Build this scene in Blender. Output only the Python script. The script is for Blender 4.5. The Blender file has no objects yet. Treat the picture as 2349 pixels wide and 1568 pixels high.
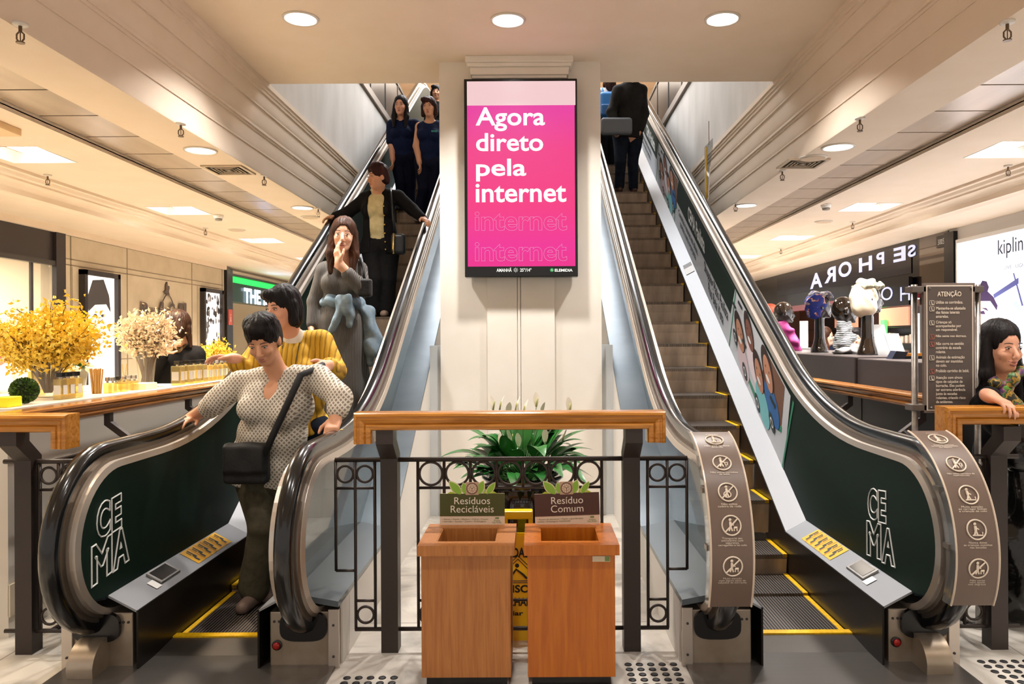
import bpy, bmesh, math, random
import numpy as np
from mathutils import Vector, Matrix

S = bpy.context.scene
COL = S.collection
rnd = random.Random(7)

# ------------------------------------------------------------------ camera
F_PX, VX, VY, EYE = 1740.0, 1228.0, 777.0, (0.135, 0.0, 1.68)
cam_d = bpy.data.cameras.new('camera')
cam = bpy.data.objects.new('camera', cam_d); COL.objects.link(cam)
cam_d.sensor_width = 36.0
cam_d.lens = 36.0 * F_PX / 2349.0
cam_d.shift_x = -(VX - 1174.5) / 2349.0
cam_d.shift_y = (VY - 784.0) / 2349.0
cam_d.clip_end = 200
cam.matrix_world = Matrix.Translation(EYE) @ Matrix.Rotation(math.pi/2, 4, 'X') @ Matrix.Rotation(math.radians(-0.3), 4, 'Z')
S.camera = cam

# ------------------------------------------------------------------ look, world
S.view_settings.view_transform = 'Standard'
S.view_settings.look = 'None'
EXP = 0.75
S.view_settings.exposure = EXP
S.view_settings.gamma = 1.0
S.view_settings.use_curve_mapping = False
cy = S.cycles
cy.use_denoising = True
cy.max_bounces = 7; cy.diffuse_bounces = 4; cy.glossy_bounces = 4
cy.transmission_bounces = 5; cy.transparent_max_bounces = 12
cy.sample_clamp_indirect = 6.0
cy.caustics_reflective = False; cy.caustics_refractive = False

W = bpy.data.worlds.new('mall_air'); S.world = W; W.use_nodes = True
W.node_tree.nodes['Background'].inputs[0].default_value = (1.0, 0.9, 0.82, 1)
W.node_tree.nodes['Background'].inputs[1].default_value = 0.46

def lamp(kind, loc, power, color=(1, .86, .7), size=.25, rot=(0, 0, 0), shape='DISK', sy=None, spread=None, name='lamp'):
    d = bpy.data.lights.new(name, kind); d.energy = power; d.color = color
    if kind == 'AREA':
        d.shape = shape; d.size = size
        if sy: d.size_y = sy
        if spread: d.spread = math.radians(spread)
    else:
        d.shadow_soft_size = size
    o = bpy.data.objects.new(name, d); COL.objects.link(o); o.location = loc; o.rotation_euler = rot
    return o

WARM = (1.0, .80, .58); NEUT = (1.0, .94, .88); COOL = (.92, .95, 1.0)
CENTRE_Z, SIDE_Z = 4.31, 3.40
centre_spots = [(-1.77, 6.2), (-.077, 6.25), (1.69, 6.25)]
side_spots = [(s*2.88, y) for s in (-1, 1) for y in (6.85, 9.84, 12.9, 15.9)]
squares = [(s*4.57, y) for s in (-1, 1) for y in (7.0, 10.05, 13.1, 16.1)]
for (x, y) in centre_spots + [(-1.7, 2.6), (0, 2.6), (1.7, 2.6)]:
    lamp('AREA', (x, y, CENTRE_Z + (.02 if y > 3 else -.02)), 34 if y > 3 else 10, (1, .95, .90), .2, spread=120, name='downlight_lamp')
for (x, y) in side_spots + [(-2.88, 3.8), (2.88, 3.8), (-2.88, .8), (2.88, .8)]:
    lamp('AREA', (x, y, SIDE_Z + (.02 if y > 5 else -.02)), 38 if y > 5 else 9, WARM if x < 0 else NEUT, .2, spread=110, name='downlight_lamp')
for (x, y) in squares + [(-4.57, 3.9), (4.57, 3.9), (-4.57, .9), (4.57, .9)]:
    lamp('AREA', (x, y, SIDE_Z + (.05 if y > 5 else -.02)), (66 if x < 0 else 104)*(1 if y > 5 else .18), (1, .85, .64) if x < 0 else (1, .94, .89), .46, shape='SQUARE', spread=105, name='panel_lamp')
# unseen lamps without fittings for shop interiors and the hall upstairs
lamp('AREA', (-8.2, 8.5, 2.9), 160, (1, .88, .70), 2.0, shape='SQUARE', name='shop_lamp')
lamp('AREA', (-8.4, 17.5, 2.4), 120, (1, .88, .72), 1.6, shape='SQUARE', name='shop_lamp')
lamp('AREA', (0, 13.5, 9.2), 380, (.95, .97, 1.0), 3.5, shape='SQUARE', name='unseen_hall_lamp')
lamp('AREA', (0, 20, 9.2), 300, (1, .9, .78), 4.0, shape='SQUARE', name='unseen_hall_lamp')

# ------------------------------------------------------------------ helpers
def P(px, py, Y):
    """photo pixel at depth Y -> point of the place"""
    dx, dy, a = px - VX, py - VY, math.radians(.3)
    dx, dy = dx*math.cos(a) - dy*math.sin(a), dx*math.sin(a) + dy*math.cos(a)
    return np.array([EYE[0] + dx * Y / F_PX, Y, EYE[2] - dy * Y / F_PX])

def lin(h):
    if not isinstance(h, str): return tuple(h) if len(h) == 4 else tuple(h) + (1,)
    v = [int(h[i:i+2], 16) / 255 for i in (0, 2, 4)]
    return tuple(x / 12.92 if x <= .04045 else ((x + .055) / 1.055) ** 2.4 for x in v) + (1,)

MATS = {}
def mat(name, col, rough=.5, metal=0., emit=0., ecol=None, alpha=1., trans=0., var=None, bump=None, coat=0., spec=.5, sheen=0.):
    """var=(scale, second colour, stretch xyz)  bump=(scale, strength, stretch)"""
    if name in MATS: return MATS[name]
    m = bpy.data.materials.new(name); m.use_nodes = True; MATS[name] = m
    nt = m.node_tree; b = nt.nodes['Principled BSDF']
    b.inputs['Base Color'].default_value = lin(col)
    b.inputs['Roughness'].default_value = rough
    b.inputs['Metallic'].default_value = metal
    b.inputs['Specular IOR Level'].default_value = spec
    b.inputs['Alpha'].default_value = alpha
    b.inputs['Transmission Weight'].default_value = trans
    b.inputs['Coat Weight'].default_value = coat
    b.inputs['Sheen Weight'].default_value = sheen
    if emit:
        b.inputs['Emission Color'].default_value = lin(ecol or col)
        b.inputs['Emission Strength'].default_value = emit
    def noise(scale, stretch, detail=4):
        tc = nt.nodes.new('ShaderNodeTexCoord'); mp = nt.nodes.new('ShaderNodeMapping')
        mp.inputs['Scale'].default_value = stretch
        n = nt.nodes.new('ShaderNodeTexNoise'); n.inputs['Scale'].default_value = scale
        n.inputs['Detail'].default_value = detail
        nt.links.new(tc.outputs['Object'], mp.inputs[0]); nt.links.new(mp.outputs[0], n.inputs[0])
        return n
    if var:
        n = noise(var[0], var[2] if len(var) > 2 else (1, 1, 1))
        r = nt.nodes.new('ShaderNodeValToRGB')
        r.color_ramp.elements[0].position = .35; r.color_ramp.elements[1].position = .65
        r.color_ramp.elements[0].color = lin(col); r.color_ramp.elements[1].color = lin(var[1])
        nt.links.new(n.outputs[0], r.inputs[0]); nt.links.new(r.outputs[0], b.inputs['Base Color'])
        if emit and not ecol: nt.links.new(r.outputs[0], b.inputs['Emission Color'])
    if bump:
        n = noise(bump[0], bump[2] if len(bump) > 2 else (1, 1, 1), 3)
        bp = nt.nodes.new('ShaderNodeBump'); bp.inputs['Strength'].default_value = bump[1]; bp.inputs['Distance'].default_value = .01
        nt.links.new(n.outputs[0], bp.inputs['Height']); nt.links.new(bp.outputs[0], b.inputs['Normal'])
    return m

class MB:
    """collects shapes; build() links them as ONE mesh object"""
    def __init__(s): s.v = []; s.f = []; s.m = []; s.cur = 0
    def add(s, vs, fs):
        o = len(s.v); s.v.extend([tuple(map(float, p)) for p in vs])
        s.f.extend([tuple(i + o for i in f) for f in fs]); s.m.extend([s.cur] * len(fs)); return s
    def mi(s, i): s.cur = i; return s
    def box(s, x0, x1, y0, y1, z0, z1):
        vs = [(x, y, z) for z in (z0, z1) for y in (y0, y1) for x in (x0, x1)]
        return s.add(vs, [(0, 2, 3, 1), (4, 5, 7, 6), (0, 1, 5, 4), (2, 6, 7, 3), (0, 4, 6, 2), (1, 3, 7, 5)])
    def bbox(s, c, h, R=None):
        """box by centre and half sizes with rotation"""
        vs = []
        for z in (-1, 1):
            for y in (-1, 1):
                for x in (-1, 1):
                    p = np.array([x*h[0], y*h[1], z*h[2]])
                    if R is not None: p = np.array(R) @ p
                    vs.append(np.array(c) + p)
        return s.add(vs, [(0, 2, 3, 1), (4, 5, 7, 6), (0, 1, 5, 4), (2, 6, 7, 3), (0, 4, 6, 2), (1, 3, 7, 5)])
    def rbox(s, x0, x1, y0, y1, z0, z1, r=.004):
        """box with chamfered edges"""
        bm = bmesh.new(); bmesh.ops.create_cube(bm, size=1)
        for v in bm.verts:
            v.co = Vector(((x0+x1)/2 + v.co.x*(x1-x0), (y0+y1)/2 + v.co.y*(y1-y0), (z0+z1)/2 + v.co.z*(z1-z0)))
        bmesh.ops.bevel(bm, geom=bm.edges[:], offset=r, segments=2, affect='EDGES', profile=.5)
        return s.bm(bm)
    def bm(s, bm):
        bm.verts.index_update()
        s.add([v.co for v in bm.verts], [[v.index for v in f.verts] for f in bm.faces]); bm.free(); return s
    def prism(s, pts, a, b, axis=0):
        """closed outline (2D) extruded from a to b along an axis (0: outline is y,z  1: x,z  2: x,y)"""
        n = len(pts)
        def mk(p, t):
            return (t, p[0], p[1]) if axis == 0 else (p[0], t, p[1]) if axis == 1 else (p[0], p[1], t)
        vs = [mk(p, a) for p in pts] + [mk(p, b) for p in pts]
        fs = [tuple(range(n))[::-1], tuple(range(n, 2*n))]
        fs += [(i, (i+1) % n, n + (i+1) % n, n + i) for i in range(n)]
        return s.add(vs, fs)
    def tube(s, pts, r, n=10, closed=False, cap=True):
        pts = [np.array(p, float) for p in pts]; m = len(pts); rs = r if hasattr(r, '__len__') else [r] * m
        ring = []
        up = None
        for i, p in enumerate(pts):
            a = pts[(i-1) % m] if (closed or i > 0) else p; b = pts[(i+1) % m] if (closed or i < m-1) else p
            t = b - a; t = t / (np.linalg.norm(t) + 1e-12)
            if up is None:
                up = np.array([0, 0, 1.]) if abs(t[2]) < .9 else np.array([1., 0, 0])
            u = np.cross(t, up); u /= np.linalg.norm(u) + 1e-12; w = np.cross(u, t); up = w
            ring.append([p + rs[i] * (math.cos(k*2*math.pi/n) * u + math.sin(k*2*math.pi/n) * w) for k in range(n)])
        vs = [v for rg in ring for v in rg]; fs = []
        for i in range(m if closed else m - 1):
            j = (i + 1) % m
            for k in range(n):
                fs.append((i*n+k, i*n+(k+1) % n, j*n+(k+1) % n, j*n+k))
        if cap and not closed:
            fs.append(tuple(range(n))[::-1]); fs.append(tuple((m-1)*n + k for k in range(n)))
        return s.add(vs, fs)
    def cyl(s, c, r, z0, z1, n=24, r2=None):
        return s.lathe(c, [(r, z0), (r if r2 is None else r2, z1)], n)
    def lathe(s, c, prof, n=32, cap=True, R=None):
        vs = []
        for (r, z) in prof:
            for k in range(n):
                a = 2*math.pi*k/n; p = np.array([r*math.cos(a), r*math.sin(a), z])
                if R is not None: p = np.array(R) @ p
                vs.append(np.array(c) + p)
        fs = []
        for i in range(len(prof)-1):
            for k in range(n):
                fs.append((i*n+k, i*n+(k+1) % n, (i+1)*n+(k+1) % n, (i+1)*n+k))
        if cap:
            fs.append(tuple(range(n))[::-1]); fs.append(tuple((len(prof)-1)*n+k for k in range(n)))
        return s.add(vs, fs)
    def quad(s, a, b, c, d): return s.add([a, b, c, d], [(0, 1, 2, 3)])
    def ball(s, c, r, n=12, m=8):
        r = r if hasattr(r, '__len__') else (r, r, r)
        prof = [(math.sin(math.pi*i/m), -math.cos(math.pi*i/m)) for i in range(m+1)]
        prof[0] = (1e-4, -1); prof[-1] = (1e-4, 1)
        return s.lathe(c, prof, n, True, np.diag(r))
    def build(s, name, mats, parent=None, smooth=False):
        me = bpy.data.meshes.new(name)
        v = np.array(s.v, float)
        if parent is not None: off = np.array(ORG[parent.name])
        else:
            lo, hi = v.min(0), v.max(0); off = np.array([(lo[0]+hi[0])/2, (lo[1]+hi[1])/2, lo[2]])
        me.from_pydata((v - off).tolist(), [], s.f)
        mats = mats if isinstance(mats, (list, tuple)) else [mats]
        for m in mats: me.materials.append(m)
        if len(mats) > 1: me.polygons.foreach_set('material_index', s.m)
        return finish(name, me, off, parent, smooth)

ORG = {}
def finish(name, me, off, parent, smooth):
    if smooth:
        me.shade_smooth() if hasattr(me, 'shade_smooth') else None
        if smooth == 'auto':
            me.set_sharp_from_angle(angle=math.radians(38))
    me.update()
    o = bpy.data.objects.new(name, me); COL.objects.link(o)
    if parent is not None: o.parent = parent; ORG[o.name] = ORG[parent.name]
    else: o.location = off; ORG[o.name] = tuple(off)
    return o

def npmesh(name, V, Q, mats, parent=None, smooth=True):
    me = bpy.data.meshes.new(name); V = np.asarray(V, float)
    if parent is not None: off = np.array(ORG[parent.name])
    else:
        lo, hi = V.min(0), V.max(0); off = np.array([(lo[0]+hi[0])/2, (lo[1]+hi[1])/2, lo[2]])
    V = V - off; k = Q.shape[1]
    me.vertices.add(len(V)); me.vertices.foreach_set('co', V.astype(np.float32).ravel())
    me.loops.add(Q.size); me.loops.foreach_set('vertex_index', Q.astype(np.int32).ravel())
    me.polygons.add(len(Q)); me.polygons.foreach_set('loop_start', np.arange(0, Q.size, k, dtype=np.int32))
    me.update(calc_edges=True); me.validate()
    for m in (mats if isinstance(mats, (list, tuple)) else [mats]): me.materials.append(m)
    return finish(name, me, off, parent, smooth)

def tag(o, label, cat, group=None):
    o['label'] = label; o['category'] = cat
    if group: o['group'] = group
    return o
def thing(name, label, cat, loc, group=None):
    o = bpy.data.objects.new(name, None); COL.objects.link(o); o.location = loc; o.empty_display_size = .1
    ORG[o.name] = tuple(map(float, loc)); return tag(o, label, cat, group)
def struct(o, label=None):
    o['kind'] = 'structure'
    if label: o['label'] = label
    return o
def dup(root, loc, label, group=None):
    def cp(o, par):
        c = o.copy(); COL.objects.link(c); ORG[c.name] = tuple(loc)
        if par is not None: c.parent = par
        for ch in o.children: cp(ch, c)
        return c
    r = cp(root, None); r.location = loc; r['label'] = label
    if group: r['group'] = group
    return r

TXT = {}
def text_geo(body, bold=0., outline=0., spacing=1., lead=.9, al='c'):
    key = (body, bold, outline, spacing, lead, al)
    if key in TXT: return TXT[key]
    c = bpy.data.curves.new('t', 'FONT'); c.body = body; c.size = 1; c.align_x = {'c': 'CENTER', 'l': 'LEFT', 'r': 'RIGHT'}[al]
    c.offset = bold; c.space_character = spacing; c.space_line = lead; c.resolution_u = 4
    if outline: c.fill_mode = 'NONE'; c.bevel_depth = outline; c.bevel_resolution = 0
    o = bpy.data.objects.new('t', c); COL.objects.link(o)
    dg = bpy.context.evaluated_depsgraph_get()
    me = bpy.data.meshes.new_from_object(o.evaluated_get(dg))
    V = np.array([v.co for v in me.vertices]); Fs = [tuple(p.vertices) for p in me.polygons]
    bpy.data.objects.remove(o); bpy.data.curves.remove(c); bpy.data.meshes.remove(me)
    TXT[key] = (V, Fs); return V, Fs
def put_text(mb, body, o, u, v, height=None, width=None, bold=0., outline=0., spacing=1., lead=.9, anchor='c', depth=0., fn=None):
    """text laid on the plane through o with unit axes u (reading) and v (up); height/width fit the inked box"""
    V, Fs = text_geo(body, bold, outline, spacing, lead, anchor)
    if not len(V): return mb
    lo, hi = V.min(0), V.max(0); sz = hi - lo
    sy = height / sz[1] if height else width / sz[0]
    sx = width / sz[0] if width else sy
    ax = {'c': (lo[0]+hi[0])/2, 'l': lo[0], 'r': hi[0]}[anchor]
    u = np.array(u, float); v = np.array(v, float); w = np.cross(u, v)
    x = (V[:, 0] - ax) * sx; y = (V[:, 1] - (lo[1]+hi[1])/2) * sy
    if fn is not None: pts = [fn(a, b) for a, b in zip(x, y)]
    else: pts = np.array(o) + x[:, None]*u + y[:, None]*v + (V[:, 2]*sy + depth)[:, None]*w
    return mb.add(pts, Fs)

# ------------------------------------------------------------------ smooth solids from distance fields
def smin(a, b, k):
    if k <= 0: return np.minimum(a, b)
    h = np.clip(.5 + .5*(b-a)/k, 0, 1); return b + (a-b)*h - k*h*(1-h)
def d_cone(p, a, b, ra, rb):
    ba = b-a; l2 = ba@ba + 1e-12; rr = ra-rb; a2 = l2-rr*rr; il2 = 1/l2
    pa = p-a; y = pa@ba; z = y-l2
    q = pa*l2 - y[..., None]*ba; x2 = (q*q).sum(-1); y2 = y*y*l2; z2 = z*z*l2
    k = np.sign(rr)*rr*rr*x2
    d = (np.sqrt(np.maximum(x2*a2*il2, 0)) + y*rr)*il2 - ra
    d = np.where(np.sign(y)*a2*y2 < k, np.sqrt(x2+y2)*il2 - ra, d)
    return np.where(np.sign(z)*a2*z2 > k, np.sqrt(x2+z2)*il2 - rb, d)
def d_ell(p, c, r, R):
    q = p-c
    if R is not None: q = q @ R
    k0 = np.sqrt(((q/r)**2).sum(-1)); k1 = np.sqrt(((q/(r*r))**2).sum(-1)) + 1e-9
    return k0*(k0-1)/k1
def d_box(p, c, h, R, rd):
    q = p-c
    if R is not None: q = q @ R
    q = np.abs(q) - h + rd
    return np.sqrt((np.maximum(q, 0)**2).sum(-1)) + np.minimum(q.max(-1), 0) - rd
def cone(a, b, ra, rb, k=None, op='u'): return dict(t='c', a=np.array(a, float), b=np.array(b, float), ra=ra, rb=rb, k=k, op=op)
def ell(c, r, R=None, k=None, op='u'): return dict(t='e', c=np.array(c, float), r=np.array(r, float), R=None if R is None else np.array(R, float), k=k, op=op)
def rb(c, h, R=None, rd=.01, k=None, op='u'): return dict(t='b', c=np.array(c, float), h=np.array(h, float), R=None if R is None else np.array(R, float), rd=rd, k=k, op=op)
def half(c, n, op='s', k=0.0): return dict(t='h', c=np.array(c, float), n=np.array(n, float)/np.linalg.norm(n), op=op, k=k)
def bounds(q):
    if q['t'] == 'c':
        r = np.array([q['ra'], q['rb']])
        return np.minimum(q['a']-r[0], q['b']-r[1]), np.maximum(q['a']+r[0], q['b']+r[1])
    m = q['r'].max() if q['t'] == 'e' else np.linalg.norm(q['h'])
    if q['R'] is None: m = q['r'] if q['t'] == 'e' else q['h']
    return q['c']-m, q['c']+m
def sdf_eval(q, p):
    if q['t'] == 'c': return d_cone(p, q['a'], q['b'], q['ra'], q['rb'])
    if q['t'] == 'e': return d_ell(p, q['c'], q['r'], q['R'])
    if q['t'] == 'b': return d_box(p, q['c'], q['h'], q['R'], q['rd'])
    return (p-q['c']) @ q['n']
def sdf(prims, vox=.01, k=.02, inflate=0., warp=None):
    us = [q for q in prims if q['op'] == 'u']
    lo = np.min([bounds(q)[0] for q in us], 0) - inflate - 4*vox; hi = np.max([bounds(q)[1] for q in us], 0) + inflate + 4*vox
    n = np.ceil((hi-lo)/vox).astype(int) + 1
    Fd = np.full(n, .2, np.float32)
    ax = [lo[i] + vox*np.arange(n[i]) for i in range(3)]
    for q in prims:
        kk = k if q['k'] is None else q['k']
        if q['t'] == 'h': sl = (slice(None),)*3
        else:
            b0, b1 = bounds(q); m = max(kk, 0) + inflate + 3*vox + (.02 if warp else 0)
            i0 = np.clip(np.floor((b0-m-lo)/vox).astype(int), 0, n-1); i1 = np.clip(np.ceil((b1+m-lo)/vox).astype(int) + 1, 1, n)
            if (i1 <= i0).any(): continue
            sl = tuple(slice(a, b) for a, b in zip(i0, i1))
        g = np.stack(np.meshgrid(*[ax[i][sl[i]] for i in range(3)], indexing='ij'), -1)
        d = sdf_eval(q, g)
        if q['op'] == 'u': Fd[sl] = smin(Fd[sl], d - inflate, kk)
        elif q['op'] == 's': Fd[sl] = -smin(-Fd[sl], d, kk)
    if warp is not None:
        g = np.stack(np.meshgrid(*ax, indexing='ij'), -1); near = np.abs(Fd) < 5*vox
        Fd[near] += warp(g[near])
    ins = Fd < 0
    c = np.zeros(np.array(ins.shape)-1, np.int8)
    offs = [(i, j, l) for i in (0, 1) for j in (0, 1) for l in (0, 1)]
    N = np.array(ins.shape)
    for o in offs: c += ins[o[0]:N[0]-1+o[0], o[1]:N[1]-1+o[1], o[2]:N[2]-1+o[2]]
    act = np.argwhere((c > 0) & (c < 8))
    ids = -np.ones(c.shape, np.int64); ids[tuple(act.T)] = np.arange(len(act))
    acc = np.zeros((len(act), 3)); cnt = np.zeros(len(act))
    for d in range(3):
        for o in offs:
            if o[d]: continue
            p0 = act + np.array(o); e = np.zeros(3, int); e[d] = 1; p1 = p0 + e
            f0 = Fd[tuple(p0.T)]; f1 = Fd[tuple(p1.T)]; x = (f0 < 0) != (f1 < 0)
            t = np.where(x, f0/np.where(x, f0-f1, 1), 0)
            acc[x] += (p0 + t[:, None]*e)[x]; cnt[x] += 1
    V = lo + vox*(acc/cnt[:, None]); Q = []
    for d in range(3):
        a, b = [(1, 2), (2, 0), (0, 1)][d]
        s0 = [slice(0, N[0]), slice(0, N[1]), slice(0, N[2])]; s1 = list(s0)
        s0[d] = slice(0, N[d]-1); s1[d] = slice(1, N[d])
        for flip, m in ((0, ins[tuple(s0)] & ~ins[tuple(s1)]), (1, ~ins[tuple(s0)] & ins[tuple(s1)])):
            e = np.argwhere(m); ok = (e[:, a] > 0) & (e[:, b] > 0) & (e[:, a] < N[a]-1) & (e[:, b] < N[b]-1); e = e[ok]
            ea = np.zeros(3, int); ea[a] = 1; eb = np.zeros(3, int); eb[b] = 1
            q = np.stack([ids[tuple((e-ea-eb).T)], ids[tuple((e-eb).T)], ids[tuple(e.T)], ids[tuple((e-ea).T)]], -1)
            Q.append(q[:, ::-1] if flip else q)
    return V, np.concatenate(Q)
def blob(name, prims, m, parent=None, vox=.01, k=.02, inflate=0., warp=None):
    V, Q = sdf(prims, vox, k, inflate, warp); return npmesh(name, V, Q, m, parent, True)
# ================================================================== materials of the shell
M_ceil = mat('warm_white_paint', 'ead9c6', .75, var=(3, 'e7d5c0'))
M_wall = mat('cream_wall_paint', 'ebe4da', .6, var=(2, 'e5ddd1'))
M_well = mat('grey_white_plaster', 'cfcac4', .8, var=(2.5, 'c2bdb6', (1, 1, .4)))
M_cool = mat('shaded_white_paint', 'd2d6d8', .6)  # white wall with its bluish shade put into the colour
M_panel = mat('brushed_taupe_panel', 'b9a896', .3, .35, var=(8, 'ad9c8b', (1, .1, 1)))
M_dark = mat('charcoal_paint', '3b3735', .45)
M_black = mat('black_lacquer', '0e0d0e', .25)
M_steel = mat('brushed_steel', 'a9a5a0', .32, .9, var=(30, '97938e', (.05, 1, 1)))
M_alu = mat('satin_aluminium', 'c9bfb4', .35, .75)
M_white = mat('white_plastic', 'f0efec', .5)

def marble():
    m = bpy.data.materials.new('veined_marble_tiles'); m.use_nodes = True; nt = m.node_tree; b = nt.nodes['Principled BSDF']
    tc = nt.nodes.new('ShaderNodeTexCoord')
    n = nt.nodes.new('ShaderNodeTexNoise'); n.inputs['Scale'].default_value = 2.2; n.inputs['Detail'].default_value = 8; n.inputs['Distortion'].default_value = 1.2
    r = nt.nodes.new('ShaderNodeValToRGB'); e = r.color_ramp.elements
    e[0].position = .38; e[0].color = lin('a9a49c'); e[1].position = .56; e[1].color = lin('d2ccc2')
    br = nt.nodes.new('ShaderNodeTexBrick'); br.offset = 0; br.inputs['Scale'].default_value = 1
    br.inputs['Brick Width'].default_value = .9; br.inputs['Row Height'].default_value = .9; br.inputs['Mortar Size'].default_value = .004
    mx = nt.nodes.new('ShaderNodeMix'); mx.data_type = 'RGBA'; mx.inputs[7].default_value = lin('8a8278')
    nt.links.new(tc.outputs['Object'], n.inputs[0]); nt.links.new(tc.outputs['Object'], br.inputs[0]); nt.links.new(n.outputs[0], r.inputs[0])
    nt.links.new(r.outputs[0], mx.inputs[6]); nt.links.new(br.outputs['Fac'], mx.inputs[0]); nt.links.new(mx.outputs[2], b.inputs['Base Color'])
    b.inputs['Roughness'].default_value = .22
    return m
M_marble = marble()

# ================================================================== floor, walls, ceiling
struct(MB().box(-14, 14, -3, 30, -.2, 0).build('floor', M_marble))

def slab(name, boxes, holes, m):
    """boxes of ceiling with round ('r', x, y, z, r) or square ('s', x, y, z, half) openings cut right through"""
    bm = bmesh.new()
    for q in boxes:
        o = MB().box(*q).build('piece', m)
        hs = [h for h in holes if q[0] < h[1] < q[1] and q[4] <= h[3] < q[5]]
        if hs:
            c = MB()
            for h in hs:
                if h[0] == 'r': c.cyl((h[1], h[2], 0), h[4], h[3]-.3, h[3]+.12, 40)
                else: c.box(h[1]-h[4], h[1]+h[4], h[2]-h[4], h[2]+h[4], h[3]-.3, h[3]+.13)
            co = c.build('cutter', m)
            md = o.modifiers.new('cut', 'BOOLEAN'); md.operation = 'DIFFERENCE'; md.object = co; md.solver = 'EXACT'
            dg = bpy.context.evaluated_depsgraph_get(); dg.update()
            me = bpy.data.meshes.new_from_object(o.evaluated_get(dg)); bpy.data.objects.remove(co)
        else: me = o.data
        me.transform(Matrix.Translation(o.location)); bm.from_mesh(me); bpy.data.objects.remove(o)
    me = bpy.data.meshes.new(name); bm.to_mesh(me); bm.free()
    if not me.materials: me.materials.append(m)
    o = bpy.data.objects.new(name, me); COL.objects.link(o); ORG[o.name] = (0, 0, 0)
    return struct(o)
WX = 2.64          # side of the escalator well
slab('ceiling_centre', [(-WX, WX, -3, 7.79, CENTRE_Z, 5.9)],
     [('r', x, y, CENTRE_Z, .128) for (x, y) in centre_spots], M_ceil)
for sd in (-1, 1):
    def xs(a, b): return (a, b) if sd > 0 else (-b, -a)
    pa, pb = 3.19, 3.72
    bx = [(*xs(WX+.1, pa), -3, 30, SIDE_Z, SIDE_Z+.25), (*xs(pb, 5.2), -3, 30, SIDE_Z, SIDE_Z+.25), (*xs(5.2, 6.6), -3, 30, 3.2, 3.5),
          (*xs(pa, pb), -3, 30, SIDE_Z+.1, SIDE_Z+.25)]
    hs = [('r', x, y, SIDE_Z, .128) for (x, y) in side_spots if x*sd > 0] + [('s', x, y, SIDE_Z, .31) for (x, y) in squares if x*sd > 0]
    slab('ceiling_side', bx, hs, M_ceil)
    # removable taupe panels in the recess
    b = MB(); y = .4
    while y < 24:
        b.box(*xs(pa+.012, pb-.012), y+.006, y+.594, SIDE_Z+.03, SIDE_Z+.05); y += .61
    struct(b.build('trim_1', M_panel))
    # small cove beside the panels
    b = MB()
    for (o, z, w) in ((pb, -.03, .05), (pb+.05, -.018, .05)):
        b.box(*xs(o, o+w), -3, 30, SIDE_Z+z, SIDE_Z+.01)
    struct(b.build('trim_2', M_ceil))
    # far cornice stepping down to the shop fronts
    prof = [(4.98, 3.41), (4.98, 3.37), (5.03, 3.37), (5.05, 3.34), (5.09, 3.33), (5.09, 3.31)]
    for i in range(7):
        a = i/6*math.pi/2; prof.append((5.09+.12*math.sin(a), 3.31-.09*(1-math.cos(a))))
    prof += [(5.24, 3.22), (5.24, 3.2), (5.3, 3.185), (5.3, 3.41)]
    struct(MB().prism([(sd*x, z) for x, z in prof], -3, 30, 1).build('trim_3', M_ceil))
    # large moulded fascia between the raised centre and the side ceiling
    pr = [(0, 0), (0, -.05), (.025, -.05), (.025, -.085), (.045, -.085), (.045, -.12), (.07, -.12)]
    def cove(x0, z0, x1, z1, n=7, bulge=False):
        o = []
        for i in range(n+1):
            a = i/n*math.pi/2
            o.append((x0+(x1-x0)*math.sin(a), z0+(z1-z0)*(1-math.cos(a))) if bulge else (x0+(x1-x0)*(1-math.cos(a)), z0+(z1-z0)*math.sin(a)))
        return o
    pr += cove(.07, -.13, .10, -.26) + [(.085, -.26), (.085, -.275), (.11, -.275), (.11, -.29)]
    pr += cove(.11, -.29, .15, -.47) + [(.13, -.47), (.13, -.495), (.15, -.495), (.15, -.52), (.165, -.52), (.165, -.54)]
    pr += cove(.165, -.54, .185, -.68) + [(.17, -.68), (.17, -.695), (.185, -.695), (.185, -.71)]
    pr += cove(.185, -.71, .20, -.91)
    pts = [(WX-.06+q[0]*.6, CENTRE_Z+q[1]) for q in pr] + [(WX+.1, SIDE_Z), (WX+.1, CENTRE_Z)]
    struct(MB().prism([(sd*x, z) for x, z in pts], -3, 24, 1).build('trim_4', M_ceil))
    # wall of the escalator well above the fascia, with the slab edge trim
    struct(MB().box(*xs(WX, WX+.12), 7.79, 24, CENTRE_Z-.01, 5.78).build('wall_well', M_well))
    struct(MB().box(*xs(WX-.04, WX+.16), 7.79, 24, 5.78, 5.9).build('trim_5', mat('greige_trim', 'a59a90', .5)))
    struct(MB().box(*xs(WX+.12, 13), 7.79, 30, 5.7, 5.9).build('floor_upper', M_ceil))
    struct(MB().box(*xs(12.8, 13), 3, 30, 5.9, 10).build('wall_upper', M_wall))
# hall upstairs
struct(MB().box(-13, 13, 24, 24.3, 3.3, 10).build('wall_upper_back', mat('upper_hall_wall', 'e2d2bc', .7)))
struct(MB().box(-WX, WX, 17.4, 24, 5.5, 5.9).build('floor_landing', M_ceil))
struct(MB().box(-13, 13, 7, 30, 9.6, 9.8).build('ceiling_upper', M_ceil))
b = MB()
for z in (7.6, 7.75, 8.5): b.box(-13, 13, 23.85, 24, z, z+.1)
struct(b.build('trim_6', mat('tan_band', 'b58f6c', .6)))

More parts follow.
